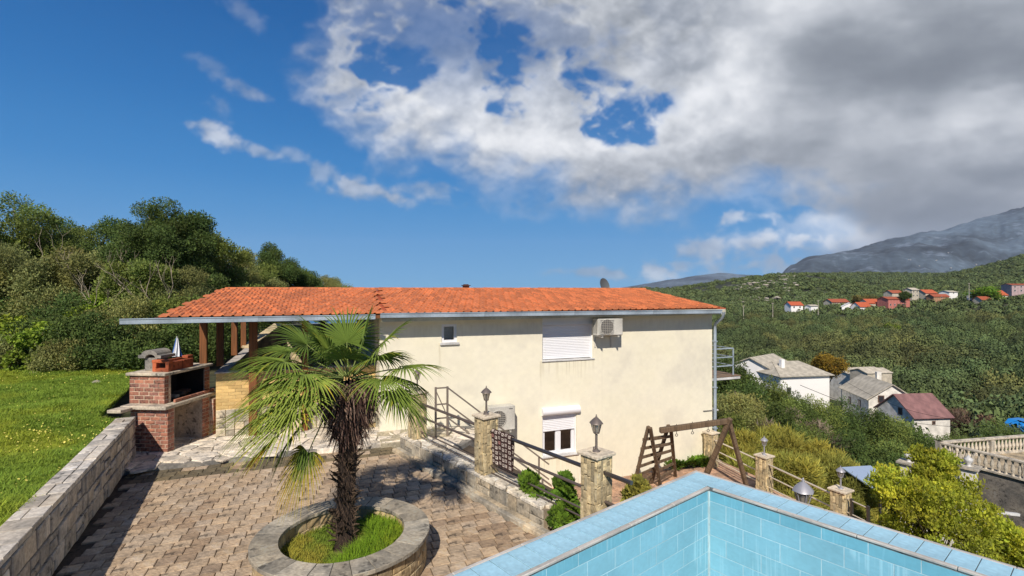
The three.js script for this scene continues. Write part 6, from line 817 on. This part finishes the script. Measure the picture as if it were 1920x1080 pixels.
// ---------------------------------------------------------------- hills and mountains
// a ridge whose skyline follows points [px, py] of the photograph at distance d; it falls away towards and beyond
function ridge(name, d, pts, front, back, baseY, rough, m, fine = 0.004, twist = 0) {
  const N = 220, K = 44, pos = [], idx = [], uv = [], p0 = pts[0][0], p1 = pts[pts.length - 1][0];
  const top = (px) => { let i = 1; while (i < pts.length - 1 && pts[i][0] < px) i++; const [a, ya] = pts[i - 1], [b, yb] = pts[i], t = clamp((px - a) / (b - a)); return mix(ya, yb, t * t * (3 - 2 * t) * 0.5 + t * 0.5); };
  for (let k = 0; k <= K; k++) for (let i = 0; i <= N; i++) {
    const px = mix(p0, p1, i / N), s = k / K * 2 - 1, dd = d + (s < 0 ? s * front : s * back) + twist * (i / N - 0.5), x = (px - CX) / FOC * (dd), t = topAt(top(px), d), f = s < 0 ? Math.pow(1 + s, 0.85) : 1 - s * s, e = Math.sin(Math.PI * clamp(f)) * 0.6 + 0.4 * f;
    const n = (fbm(x * fine + 11, dd * fine + 7, 5) - 0.5) * rough * (1.15 - f) * 1.6 + (Math.abs(fbm(x * fine * 1.7 + 3, dd * fine * 0.8 + 9, 4) - 0.5) - 0.12) * -rough * (1 - f) * 1.6 + (fbm(x * fine * 7, dd * fine * 7, 3) - 0.5) * rough * 0.14;
    pos.push(x, mix(baseY, t, f) + n, -dd); uv.push(x, dd);
  }
  for (let k = 0; k < K; k++) for (let i = 0; i < N; i++) { const a = k * (N + 1) + i, b = a + N + 1; idx.push(a, a + 1, b, a + 1, b + 1, b); }
  const g = new THREE.BufferGeometry(); g.setAttribute('position', new THREE.Float32BufferAttribute(pos, 3)); g.setAttribute('uv', new THREE.Float32BufferAttribute(uv, 2)); g.setIndex(idx); g.computeVertexNormals();
  const o = struct(name, g, m); const hgt = (px, s) => { const i = Math.round(clamp((px - p0) / (p1 - p0)) * N), k = Math.round((s + 1) / 2 * K), q = (k * (N + 1) + i) * 3; return [pos[q], pos[q + 1], pos[q + 2]]; }; return hgt;
}
R = rngOf(301);
const mountTex = tex(1024, 1024, [2600, 2600], (u, v) => { const a = F(u, v, 7, 6), b = F(u, v, 90, 4), c = F(u + 0.3, v + 0.6, 16, 5), rock = sstep(0.56, 0.74, c * 0.6 + b * 0.4), g = 1.05 + (a - 0.5) * 1.0 + (b - 0.5) * 0.4; return [mix(0.32 * g, 0.54, rock * 0.6), mix(0.37 * g, 0.58, rock * 0.6), mix(0.40 * g, 0.62, rock * 0.6)]; });  // blue of distance haze is painted into these tones, beside the grey rock
const hillTex = tex(1024, 1024, [420, 420], (u, v) => { const a = F(u, v, 8, 5), b = F(u, v, 110, 3), c = F(u + 0.2, v + 0.4, 20, 5), rock = sstep(0.66, 0.74, c * 0.7 + b * 0.3), g = 0.75 + (a - 0.5) * 0.7 + (b - 0.5) * 0.9; return [mix(0.27 * g, 0.56, rock * 0.8), mix(0.30 * g, 0.55, rock * 0.8), mix(0.19 * g, 0.51, rock * 0.8)]; });
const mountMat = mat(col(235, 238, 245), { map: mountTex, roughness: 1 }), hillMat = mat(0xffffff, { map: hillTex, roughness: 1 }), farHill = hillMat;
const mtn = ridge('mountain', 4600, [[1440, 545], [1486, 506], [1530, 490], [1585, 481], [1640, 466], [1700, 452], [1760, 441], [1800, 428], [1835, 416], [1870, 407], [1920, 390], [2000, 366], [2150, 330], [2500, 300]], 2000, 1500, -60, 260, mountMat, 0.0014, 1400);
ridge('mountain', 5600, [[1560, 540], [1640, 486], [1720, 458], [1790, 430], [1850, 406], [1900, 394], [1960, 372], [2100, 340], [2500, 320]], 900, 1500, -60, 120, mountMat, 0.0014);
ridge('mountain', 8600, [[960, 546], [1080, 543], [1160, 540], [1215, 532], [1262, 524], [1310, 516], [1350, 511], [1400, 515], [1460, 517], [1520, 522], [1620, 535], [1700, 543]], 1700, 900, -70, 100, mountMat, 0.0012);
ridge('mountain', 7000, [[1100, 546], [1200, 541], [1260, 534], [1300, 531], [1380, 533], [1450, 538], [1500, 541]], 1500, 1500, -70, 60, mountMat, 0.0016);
const rocky = ridge('hill', 760, [[1080, 556], [1200, 548], [1260, 544], [1320, 534], [1380, 526], [1440, 519], [1500, 515], [1540, 517], [1580, 526], [1620, 540], [1680, 556], [1720, 566]], 330, 260, -22, 14, hillMat, 0.008);
const dim = ridge('hill', 1500, [[1180, 549], [1400, 528], [1480, 517], [1560, 514], [1640, 513], [1700, 515], [1760, 516], [1820, 512], [1900, 506], [2050, 500], [2300, 500]], 560, 500, -24, 22, farHill, 0.005);
const rightHill = ridge('hill', 900, [[1640, 566], [1700, 540], [1760, 524], [1820, 508], [1870, 496], [1920, 482], [1980, 466], [2100, 440], [2400, 420]], 380, 400, -16, 16, hillMat, 0.008);
const leftHill = ridge('hill', 1900, [[1100, 552], [1200, 541], [1240, 542], [1300, 546], [1380, 552]], 300, 400, -30, 10, farHill, 0.006);
scene.fog = new THREE.FogExp2(new THREE.Color(0.62, 0.74, 0.95), 0.000032);
// white hamlets scattered on the mountain's lower slope
{
  R = rngOf(305); const list = [];
  for (const [px, s, n, sp] of [[1560, -0.86, 16, 22], [1690, -0.72, 20, 45], [1640, -0.78, 12, 30], [1740, -0.64, 14, 40], [1840, -0.7, 12, 60]]) for (let i = 0; i < n; i++) { const [x, y, z] = mtn(px + rnd(-sp, sp), s + rnd(-0.05, 0.05)); list.push([x + rnd(-20, 20), y + 2, z + rnd(-20, 20), rnd(3, 6.5), 1, 1, 1, 0.05, 0.7]); }
  const g = join([box(1, 1.2, 1), metric(new THREE.ConeGeometry(0.8, 0.4, 4).toNonIndexed().rotateY(Math.PI / 4).translate(0, 0.8, 0))]); tag(scatter(scene, 'far_hamlets', g, mat(col(176, 172, 166)), list), 'tiny white houses scattered far off on the mountain slope', 'houses', null, 'stuff');
}
// ---------------------------------------------------------------- evergreen scrub that fills the valley, and on the nearer hills
{
  R = rngOf(311);
  const canopy = (n, leaf) => { const pos = []; const lob = Array.from({ length: 7 }, () => [rnd(-0.55, 0.55), rnd(0.15, 0.75), rnd(-0.55, 0.55), rnd(0.32, 0.55)]); for (let i = 0; i < n; i++) { const [lx, ly, lz, lr] = pick(lob); let d; do d = new THREE.Vector3(rnd(-1, 1), rnd(-0.4, 1), rnd(-1, 1)); while (d.length() > 1 || d.length() < 0.2); d.normalize(); const o = new THREE.Vector3(lx, ly, lz).addScaledVector(d, lr * rnd(0.75, 1.05)), nrm = d.clone().add(new THREE.Vector3(rnd(-0.45, 0.45), rnd(-0.3, 0.45), rnd(-0.45, 0.45))).normalize(), s = new THREE.Vector3().crossVectors(nrm, new THREE.Vector3(rnd(-1, 1), rnd(-1, 1), rnd(-1, 1))).normalize(), t = new THREE.Vector3().crossVectors(nrm, s), l = leaf * rnd(0.7, 1.3); const a = o.clone().addScaledVector(s, l), b = o.clone().addScaledVector(s, -l * 0.5).addScaledVector(t, l * 0.7), c = o.clone().addScaledVector(s, -l * 0.5).addScaledVector(t, -l * 0.7); pos.push(a.x, a.y, a.z, b.x, b.y, b.z, c.x, c.y, c.z); } return soup(pos); };
  const cg = [canopy(1300, 0.055), canopy(1200, 0.055), canopy(1300, 0.06)], small = canopy(150, 0.19), fm = mat(col(92, 106, 60), { roughness: 0.9 }), lists = [[], [], []];
  const houses = [[1472, 85, 10], [1430, 88, 9], [1643, 75, 9], [1710, 66, 9], [1605, 105, 9]];
  for (let i = 0; i < 4300; i++) {
    const r = Math.sqrt(mix(50 * 50, 345 * 345, R())), a = rnd(9, 54) * Math.PI / 180, x = Math.sin(a) * r, Z = Math.cos(a) * r, px = CX + FOC * x / Z;
    if (houses.some(([hp, hd, hr]) => Math.hypot(x - (hp - CX) / FOC * hd, Z - hd) < hr || (Z < hd && Z > hd - 22 && Math.abs(px - hp) < 85))) continue;
    const q = fbm(x * 0.02 + 4, Z * 0.02 + 9, 3), j = jit(0.34), s = rnd(1.9, 4.8) * (0.75 + q * 0.5), warm = sstep(0.5, 0.68, fbm(x * 0.05, Z * 0.05 + 40, 3)), deep = 1 - 0.32 * sstep(0.5, 0.66, fbm(x * 0.06 + 80, Z * 0.06, 3));
    lists[i % 3].push([x, land(x, Z) - 0.9, -Z, s, j[0] * mix(0.95, 1.4, warm) * deep, j[1] * mix(1, 1.14, warm) * deep, j[2] * mix(1, 1.1, warm) * deep, 0.3, rnd(1.0, 1.7)]);
  }
  // behind the house too, down the slope
  lists.forEach((l, i) => tag(scatter(scene, 'evergreen_scrub', cg[i], fm, l), ['dense dark evergreen scrub filling the valley', 'rounded oak scrub covering the valley floor', 'mixed olive green scrub across the valley'][i], 'scrub', null, 'stuff'));
  const far = [], rocks = [];
  const onRidge = (f, n, pa, pb, sa, sb, s0, s1, dark, keep) => { for (let i = 0; i < n; i++) { const px = rnd(pa, pb), s = rnd(sa, sb), [x, y, z] = f(px, s); const ox = x + rnd(-6, 6), oz = z + rnd(-8, 8); if (keep && !keep(px, s, ox, oz)) continue; const j = jit(0.25); far.push([ox, y - 1.2, oz, rnd(s0, s1), j[0] * dark, j[1] * dark, j[2] * dark, 0.3, 0.8]); } };
  onRidge(rocky, 5200, 1100, 1720, -0.98, 0.05, 3.2, 6, 1, (px, s, x, z) => fbm(x * 0.03, z * 0.03 + 5, 3) > 0.36); onRidge(rightHill, 4200, 1650, 2100, -0.98, 0.05, 4, 7, 0.9); onRidge(dim, 5000, 1200, 2000, -0.8, 0.05, 6, 10, 0.95); onRidge(leftHill, 900, 1100, 1380, -0.9, 0.05, 6, 10, 0.95);
  for (let i = 0; i < 5200; i++) { const r = rnd(330, 1000), a = rnd(14, 54) * Math.PI / 180, x = Math.sin(a) * r, Z = Math.cos(a) * r; const j = jit(0.25); far.push([x, land(x, Z) - 0.6, -Z, rnd(2, 3.6) * (0.7 + r / 900), j[0], j[1], j[2], 0.3, 1]); }
  tag(scatter(scene, 'hill_scrub', small, fm, far), 'dark scrub covering the far hills', 'scrub', null, 'stuff');
  const rg = new THREE.IcosahedronGeometry(1, 1); { const p = rg.attributes.position; for (let i = 0; i < p.count; i++) { const k = 0.8 + 0.5 * vnoise(p.getX(i) * 3 + 8, p.getY(i) * 3 + p.getZ(i) * 2 + 8); p.setXYZ(i, p.getX(i) * k, p.getY(i) * k * 0.5, p.getZ(i) * k); } rg.computeVertexNormals(); }
  for (let i = 0; i < 330; i++) { const px = rnd(1380, 1490), s = rnd(-0.75, -0.1), [x, y, z] = rocky(px, s); if (fbm(x * 0.025 + 9, z * 0.025, 3) < 0.47) continue; rocks.push([x + rnd(-5, 5), y + 1.6, z + rnd(-6, 6), rnd(1.0, 3.2), 1, 1, 1, 0.5, 0.8]); }
  for (let i = 0; i < 60; i++) { const r = rnd(110, 330), a = rnd(20, 44) * Math.PI / 180, x = Math.sin(a) * r, Z = Math.cos(a) * r; rocks.push([x, land(x, Z) + 1.6, -Z, rnd(0.5, 1.3), 1, 1, 1, 0.4, 0.8]); }
  tag(scatter(scene, 'rock_outcrops', rg, stoneMat(180, 174, 162), rocks), 'pale limestone outcrops on the scrub covered hill', 'rocks', null, 'stuff');
  // trees that stand out of the scrub
  const lone = (px, py, d, rx, leaf, label, nm = 'broadleaf_tree', geo = G.oak, size = 3) => { const b = onLand(px, d), h = topAt(py, d) - b.y; tree(nm, label, 'tree', null, b, { h, rx, ry: Math.min(rx * 0.9, h * 0.5), geo, leaf, lobes: 20, per: 46, trunk: 0.03 * h, lobeR: 0.4, size }); };
  lone(1552, 664, 92, 2.6, leafMat(150, 124, 46), 'ochre leaved tree beside the big white house in the valley', 'ochre_tree', G.oak, 2.2);
  lone(1850, 538, 340, 11, leafMat(116, 150, 44), 'bright green tree above the red roofed far houses', 'broadleaf_tree', G.oak, 8);
  lone(1622, 554, 370, 9, leafMat(110, 104, 56), 'brownish tree above the far village roofs', 'broadleaf_tree', G.oak, 7);
  lone(1676, 607, 210, 3.2, leafMat(128, 146, 50), 'small bright green tree in the valley scrub', 'broadleaf_tree', G.oak, 3);
  lone(1697, 548, 335, 2.6, LM.dark, 'tall dark cypress beside the pink far house', 'cypress_tree', G.oak, 5);
  for (const [px, py, d, rx] of [[1812, 765, 70, 3.0], [1845, 778, 68, 2.6], [1790, 785, 72, 2.0]]) { const b = onLand(px, d), h = topAt(py, d) - b.y; tree('bare_shrub', 'bare greyish brown thicket beside the red roofed barn', 'shrub', 'bare thicket by the barn', b, { h: Math.max(2.5, h), rx, ry: Math.max(2.5, h) * 0.5, geo: G.twig, leaf: mat(col(120, 100, 84)), lobes: 26, per: 60, low: 0, trunk: 0.05, stems: 4, size: 2.2 }); }
}
// ---------------------------------------------------------------- houses in the valley and the village beyond
// frame: front faces +z; ridge along x or z; walls reach `sink` below the base so that the slope never shows under them
function cottage(name, label, pos, turn, o) {
  const { w, d, h, rh, ridgeX = true, wall, roof, over = 0.35, wins = [], sink = 3, hip = 0, chimney } = o, t = thing(name, label, 'house', pos, turn, o.group), W = w / 2, D = d / 2;
  const wl = []; wl.push(bx(-W, W, -sink, h, -D, D)); 
  if (!hip) { const g = ridgeX ? extrude([[-D, h], [D, h], [0, h + rh]], 0.24) : extrude([[-W, h], [W, h], [0, h + rh]], 0.24); if (ridgeX) { wl.push(metric(g.clone().rotateY(-Math.PI / 2).translate(W, 0, 0)), metric(g.clone().rotateY(-Math.PI / 2).translate(-W + 0.24, 0, 0))); } else wl.push(metric(g.clone().translate(0, 0, D - 0.24)), metric(g.clone().translate(0, 0, -D))); }
  mesh(t, 'walls', join(wl), wall);
  const a = W + over, b = D + over, k = ridgeX ? rh * over / D : rh * over / W, y0 = h - k, q = [], quad = (A, B, C, E) => { const n = new THREE.Vector3().subVectors(new THREE.Vector3(...B), new THREE.Vector3(...A)).cross(new THREE.Vector3().subVectors(new THREE.Vector3(...C), new THREE.Vector3(...A))).normalize().multiplyScalar(0.12), up = (P) => [P[0] + n.x, P[1] + n.y, P[2] + n.z], L = [A, B, C, E], T = L.map(up), tri = (x, y, z) => q.push(...x, ...y, ...z); tri(T[0], T[1], T[2]); tri(T[0], T[2], T[3]); tri(L[2], L[1], L[0]); tri(L[3], L[2], L[0]); for (let i = 0; i < 4; i++) { const j = (i + 1) % 4; tri(L[i], L[j], T[j]); tri(L[i], T[j], T[i]); } };
  const yr = h + rh, i = hip;
  if (ridgeX) { quad([-a, y0, b], [a, y0, b], [a - i, yr, 0], [-a + i, yr, 0]); quad([a, y0, -b], [-a, y0, -b], [-a + i, yr, 0], [a - i, yr, 0]); if (hip) { quad([a, y0, b], [a, y0, -b], [a - i, yr, -0.01], [a - i, yr, 0.01]); quad([-a, y0, -b], [-a, y0, b], [-a + i, yr, 0.01], [-a + i, yr, -0.01]); } } else { quad([a, y0, b], [a, y0, -b], [0, yr, -b + i], [0, yr, b - i]); quad([-a, y0, -b], [-a, y0, b], [0, yr, b - i], [0, yr, -b + i]); }
  const rf = mesh(t, 'roof', metric(soup(q)), roof); if (chimney) mesh(rf, 'chimney', bx(chimney[0] - 0.3, chimney[0] + 0.3, h, yr + 0.7, chimney[1] - 0.3, chimney[1] + 0.3), wall);
  for (const [f, x, y, ww, hh] of wins) { const g = mesh(t, 'window', bx(-ww / 2, ww / 2, 0, hh, -0.02, 0.04), o.frame ?? M.white); mesh(g, 'pane', bx(-ww / 2 + 0.12, ww / 2 - 0.12, 0.12, hh - 0.12, 0.03, 0.055), o.pane ?? farPane); if (f === 'f') g.position.set(x, y, D + 0.002); else if (f === 'l') { g.position.set(-W - 0.002, y, x); g.rotation.y = -Math.PI / 2; } else { g.position.set(W + 0.002, y, x); g.rotation.y = Math.PI / 2; } }
  return t;
}
const farPane = mat(col(52, 52, 56), { roughness: 0.25 }), whiteWall = mat(col(240, 239, 234), { roughness: 0.9, bumpMap: stoneBump, bumpScale: 0.01 }), creamWall = mat(col(214, 204, 184), { map: plainTex, roughness: 0.9 }), roughWall = mat(col(246, 242, 232), { map: plainTex, roughness: 0.9 }), pinkWall = mat(col(206, 128, 116), { map: plainTex }), greyRoof = mat(col(200, 192, 174), { map: plainTex, roughness: 0.9 }), barnRoof = mat(col(152, 112, 108), { map: plainTex, roughness: 0.6 }), redRoof = mat(col(204, 104, 66), { map: tileTexC }), oldRed = mat(col(178, 96, 66), { map: tileTexC }), brownFrame = mat(col(98, 74, 60));
{
  R = rngOf(321);
  const T12 = 0.18, put = (px, py, d) => { const p = at(px, py, d); return [p.x, p.y, p.z]; };
  // the big pale house with two grey roofs
  cottage('valley_house', 'big white house with shallow grey roof and chimney in the valley', put(1472, 744, 85), T12, { w: 8.8, d: 9, h: 4.4, rh: 1.5, hip: 2.4, wall: whiteWall, roof: greyRoof, over: 0.5, sink: 9, chimney: [-2.2, 2.0], wins: [['f', -3.0, 1.4, 1.0, 1.2]] });
  cottage('valley_house', 'lower wing with pale grey roof beside the big white house', put(1428, 730, 88), T12 + 0.5, { w: 8, d: 8, h: 4.0, rh: 1.8, wall: whiteWall, roof: greyRoof, over: 0.4, sink: 9, ridgeX: true });
  // gable house
  cottage('valley_house', 'white gabled house with grey roof and two brown windows', put(1643, 776, 75), -0.2, { w: 5.8, d: 8.5, h: 3.1, rh: 2.0, ridgeX: false, wall: roughWall, roof: greyRoof, over: 0.35, sink: 8, frame: brownFrame, wins: [['f', -1.35, 2.55, 0.8, 1.0], ['f', 1.35, 2.55, 0.8, 1.0], ['f', -0.3, 0.2, 0.8, 0.7], ['l', 1.5, 1.2, 0.8, 1.1], ['l', -1.6, 1.0, 0.8, 1.1]], chimney: [1.6, -3] });
  cottage('valley_barn', 'white barn with red brown sheet metal roof in the valley', put(1710, 801, 66), 0.1, { w: 4.9, d: 5.6, h: 2.1, rh: 2.2, wall: roughWall, roof: barnRoof, over: 0.3, sink: 7, frame: brownFrame, wins: [['f', 0.2, 1.1, 0.45, 0.45], ['l', 0.8, 1.9, 0.6, 0.9], ['l', -1.2, 0.2, 0.6, 1.0], ['l', 1.2, 0.0, 0.6, 1.0]] });
  cottage('valley_house', 'low white house with flat cream roofs behind the gabled house', put(1602, 722, 105), T12, { w: 9, d: 7, h: 2.9, rh: 0.7, wall: roughWall, roof: creamWall, over: 0.2, sink: 9, wins: [['f', -2.6, 1.2, 0.9, 0.9], ['f', -0.6, 1.2, 0.9, 0.9]] });
  cottage('valley_house', 'small cream outbuilding with flat roof behind the gabled house', put(1632, 716, 98), T12, { w: 5.4, d: 4, h: 2.0, rh: 0.6, wall: creamWall, roof: creamWall, over: 0.15, sink: 9 });
  // the village
  const V = [
    [1488, 580, 345, 8.5, 7, 3.0, 2.2, whiteWall, redRoof, 0.1, 'small white house with orange roof standing apart from the far village', true, 2], [1521, 578, 340, 6, 5, 1.6, 0.8, whiteWall, greyRoof, 0.3, 'low white shed beside the lone far house', true, 0],
    [1568, 572, 380, 15, 8, 2.4, 2.2, creamWall, oldRed, 0.2, 'long low cream house with old red roof in the far village', true, 3], [1592, 583, 345, 9, 8, 3.0, 2.6, whiteWall, whiteWall, -0.5, 'white house with pale roof in the far village', false, 2], [1614, 584, 338, 9, 7, 3.4, 2.8, whiteWall, redRoof, 0.25, 'white house with orange roof beside the pale roofed far house', true, 3], [1633, 580, 350, 12, 9, 4.4, 2.8, creamWall, redRoof, 0.15, 'cream house with broad orange roof beside the pink far house', true, 3],
    [1671, 583, 340, 12.5, 9, 8.0, 1.5, pinkWall, oldRed, 0.1, 'three storey pink house in the far village', true, 8], [1690, 578, 345, 5, 8, 6.0, 0.8, pinkWall, redRoof, 0.1, 'narrow red roofed wing on the pink far house', true, 0], [1675, 556, 420, 11, 8, 3, 2.2, creamWall, oldRed, 0.2, 'red roofed house uphill of the pink far house', true, 0],
    [1708, 558, 360, 6.5, 6, 5.6, 1.3, creamWall, creamWall, 0.3, 'tall cream villa above the far village', true, 4], [1736, 556, 370, 10, 8, 2.6, 2.4, creamWall, redRoof, 0.2, 'orange roofed house beside the tall cream villa', true, 1], [1758, 561, 362, 12, 6, 2.0, 1.6, stoneMat(190, 150, 120), oldRed, 0.1, 'low brown house with old roof between the far villas', true, 1], [1778, 553, 380, 9, 7, 2.2, 1.0, whiteWall, greyRoof, 0.3, 'white house with flat grey roof above the far village', true, 1],
    [1828, 558, 350, 6, 6, 3.8, 0.8, whiteWall, oldRed, 0.1, 'small white house with flat red roof at the far hill', true, 1], [1858, 560, 345, 16, 8, 2.6, 3.0, creamWall, redRoof, 0.12, 'long orange roofed house at the far hill', true, 3], [1842, 566, 335, 8, 6, 1.6, 2.0, creamWall, oldRed, 0.12, 'small red roofed shed below the long far house', true, 0], [1904, 549, 360, 12, 9, 5.6, 0.8, mat(col(196, 172, 172), { map: plainTex }), oldRed, -0.1, 'pale pink apartment house at the top of the far hill', true, 6]];
  for (const [px, py, d, w, dp, h, rh, wall, roof, turn, label, rx, nw] of V) { const wins = []; const cols = nw > 3 ? Math.ceil(nw / 2) : nw; for (let i = 0; i < nw; i++) wins.push(['f', ((i % cols) + 0.5) / cols * w - w / 2, (nw > 3 ? Math.floor(i / cols) * 2.7 : 0) + 0.9, 1.1, 1.3]); cottage('village_house', label, put(px, py, d), turn, { w, d: dp, h, rh, ridgeX: rx, wall, roof, over: 0.5, sink: 8, wins, group: 'houses of the far village' }); }
  for (const [px, py, d] of [[1534, 580, 300], [1449, 585, 300], [1394, 590, 270], [1817, 548, 330]]) { const b = onLand(px, d), p = thing('utility_pole', 'pale utility pole rising from the valley scrub', 'pole', b, 0, 'utility poles in the valley'), h = topAt(py - 18, d) - b.y; mesh(p, 'shaft', rod(new THREE.Vector3(0, -1, 0), new THREE.Vector3(0, h, 0), 0.22, 0.14, 6), M.concrete); mesh(p, 'cross_arm', box(1.6, 0.16, 0.16, 0, h - 0.6, 0), M.concrete); }
  // cables sagging across the valley houses
  for (const [a, b] of [[at(1500, 722, 40), at(1790, 800, 58)], [at(1585, 715, 60), at(1800, 788, 50)]]) { const pts = []; for (let i = 0; i <= 20; i++) { const t = i / 20, p = a.clone().lerp(b, t); p.y -= Math.sin(Math.PI * t) * 0.8; pts.push(p); } tag(mesh(scene, 'power_cable', limb(pts, pts.map(() => 0.02), 4), M.black), 'thin dark power cable sagging in front of the valley houses', 'cable', 'cables across the valley'); }
  // blue car at the foot of the slope
  { const p = put(1918, 812, 58), c = thing('car', 'bright blue covered car parked in the valley', 'car', p, 0.3), blue = mat(col(30, 130, 205), { roughness: 0.45 }); const prof = [[-2, 0.3], [2, 0.3], [2.05, 0.75], [1.9, 0.95], [1.1, 1.05], [0.6, 1.5], [-1.1, 1.52], [-1.7, 1.1], [-2.05, 0.95]]; mesh(c, 'body', extrude(prof, 1.6, [], 0.06).translate(0, 0, -0.8), blue); for (const x of [-1.25, 1.3]) for (const z of [-0.78, 0.78]) { const wh = mesh(c, 'wheel', new THREE.CylinderGeometry(0.33, 0.33, 0.22, 16).rotateX(Math.PI / 2), M.black, [x, 0.33, z]); mesh(wh, 'rim', new THREE.CylinderGeometry(0.2, 0.2, 0.24, 12).rotateX(Math.PI / 2), M.zinc); } mesh(c, 'side_window', extrude([[-1.0, 1.05], [0.95, 1.05], [0.55, 1.42], [-0.95, 1.44]], 0.02).translate(0, 0, 0.865), farPane); mesh(c, 'underside', box(3.6, 0.2, 1.4, 0, 0.25, 0), M.black); const s = land(p[0], -p[2]); mesh(c, 'parking_pad', bx(-3, 3, s - p[1] - 1.5, 0.0, -1.6, 1.6), M.greyConcrete); }
}
// ---------------------------------------------------------------- neighbour's terrace with its balustrade, gate and canopy below the pool
{
  R = rngOf(331);
  const TY = -5.02, bal = stoneMat(214, 206, 190), rail0 = lathe([[0.05, 0], [0.05, 0.05], [0.03, 0.09], [0.062, 0.22], [0.068, 0.32], [0.045, 0.46], [0.03, 0.58], [0.034, 0.62], [0.05, 0.66], [0.05, 0.7]], 8);
  const A = [22.5, 26.7], B = [31.3, 28.55], C = [25.4, 20.1];
  const poly = [A, B, [36, 20], C]; const ccw = area(poly) > 0 ? poly : poly.slice().reverse();
  const slabG = extrude(ccw, 8); slabG.rotateX(-Math.PI / 2).translate(0, TY - 8, 0); const bld = thing('terrace_house', 'neighbouring grey concrete house with a flat roof terrace', 'building', [0, 0, 0]); mesh(bld, 'walls', metric(slabG), stoneMat(136, 132, 126)); mesh(bld, 'terrace_floor', metric(extrude(ccw, 0.02).rotateX(-Math.PI / 2).translate(0, TY + 0.002, 0)), stoneMat(186, 172, 146));
  const balustrade = (P, Q, label, y = TY + 0.02, m = bal, sc = 1) => { const L = Math.hypot(Q[0] - P[0], Q[1] - P[1]), t = thing('balustrade', label, 'balustrade', v3(P[0], y, P[1]), Math.atan2(Q[1] - P[1], Q[0] - P[0])); mesh(t, 'base_rail', cbox(L, 0.1, 0.22, 0.01, L / 2, 0.05, 0), m); mesh(t, 'top_rail', cbox(L + 0.1, 0.1, 0.26, 0.015, L / 2, 0.85, 0), m); const n = Math.round(L / 0.26); for (let i = 0; i < n; i++) { const x = (i + 0.5) * L / n; if (i % 14 === 13) mesh(t, 'pedestal', bx(x - 0.11, x + 0.11, 0.1, 0.8, -0.1, 0.1), m); else mesh(t, 'baluster', rail0, m, [x, 0.1, 0]).scale.set(1.3, 1, 1.3); } for (const x of [-0.0, L]) mesh(t, 'end_post', bx(x - 0.13, x + 0.13, 0, 0.94, -0.13, 0.13), m); return t; };
  balustrade(A, B, 'cream balustrade along the far side of the neighbouring roof terrace'); balustrade(A, C, 'cream balustrade along the near side of the roof terrace above a grey wall');
  const P0 = onLevel(1872, 933, -6.6), P1 = onLevel(1960, 958, -6.6); balustrade([P0.x, -P0.z], [P1.x, -P1.z], 'small cream balustrade at the foot of the grey wall', -7.5); mesh(bld, 'lower_ledge', bx(-2, 12, -0.9, 0, -3, 0.3), stoneMat(150, 144, 134), [P0.x, -7.5, P0.z], 0.3);
  // white gate wall half hidden by the yellow bush
  const gp = (px, py, d) => at(px, py, d), w0 = gp(1690, 872, 19), w1 = gp(1815, 900, 17.5), gw = thing('gate_wall', 'white painted garden wall with capped pillars behind the yellow bush', 'wall', [w0.x, 0, w0.z], Math.atan2(-(w1.z - w0.z), w1.x - w0.x)), LL = Math.hypot(w1.x - w0.x, w1.z - w0.z);
  mesh(gw, 'wall', extrude([[0, -9], [LL, -9], [LL, w1.y], [LL * 0.5, w1.y + 0.05], [0, w0.y]], 0.25).translate(0, 0, -0.12), roughWall); for (const [x, y] of [[0.2, w0.y + 0.12], [LL, w1.y + 0.42]]) { const c = mesh(gw, 'pillar', cbox(0.42, 9.5, 0.42, 0.01, x, y - 4.75, 0), roughWall); mesh(c, 'cap', cbox(0.62, 0.08, 0.62, 0.01, x, y + 0.04, 0), M.concrete); mesh(c, 'urn', lathe([[0.08, 0], [0.05, 0.06], [0.12, 0.16], [0.13, 0.24], [0.06, 0.3], [0, 0.38]], 12), M.white, [x, y + 0.08, 0]); }
  // pale blue sheet canopy
  const c0 = gp(1640, 898, 17), cn = thing('canopy', 'pale blue grey sheet metal canopy beyond the end pillar', 'canopy', [c0.x, c0.y, c0.z], 0.15); mesh(cn, 'roof_sheet', cbox(1.15, 0.05, 1.6, 0.01, 0, 0, 0), mat(col(170, 190, 214), { roughness: 0.4, metalness: 0.3 })); cn.children[0].rotation.x = 0.18; mesh(cn, 'edge_trim', cbox(1.2, 0.08, 0.06, 0.008, 0, -0.14, 0.8), M.white); for (const x of [-0.5, 0.5]) for (const z of [-0.7, 0.7]) mesh(cn, 'post', bx(x - 0.03, x + 0.03, -5, -0.05, z - 0.03, z + 0.03), M.darkMetal);
  // white metal frame beside the bush
  const f0 = gp(1865, 990, 13.2), f = thing('pergola', 'white painted metal pergola standing behind the yellow bush', 'pergola', [f0.x, f0.y, f0.z], 0.3); for (const [a, b] of [[[-0.5, 0, 0], [0.2, 0.28, -0.4]], [[0.2, 0.28, -0.4], [1.3, 0.1, -0.2]], [[-0.5, 0, 0], [0.4, -0.2, 0.4]], [[0.4, -0.2, 0.4], [1.5, -0.35, 0.4]], [[-0.5, 0, 0], [-0.5, -3.4, 0]], [[0.4, -0.2, 0.4], [0.4, -3.4, 0.4]]]) mesh(f, 'bar', bar(new THREE.Vector3(...a), new THREE.Vector3(...b), 0.07, 0.07), M.white);
}
renderer.render(scene, camera);
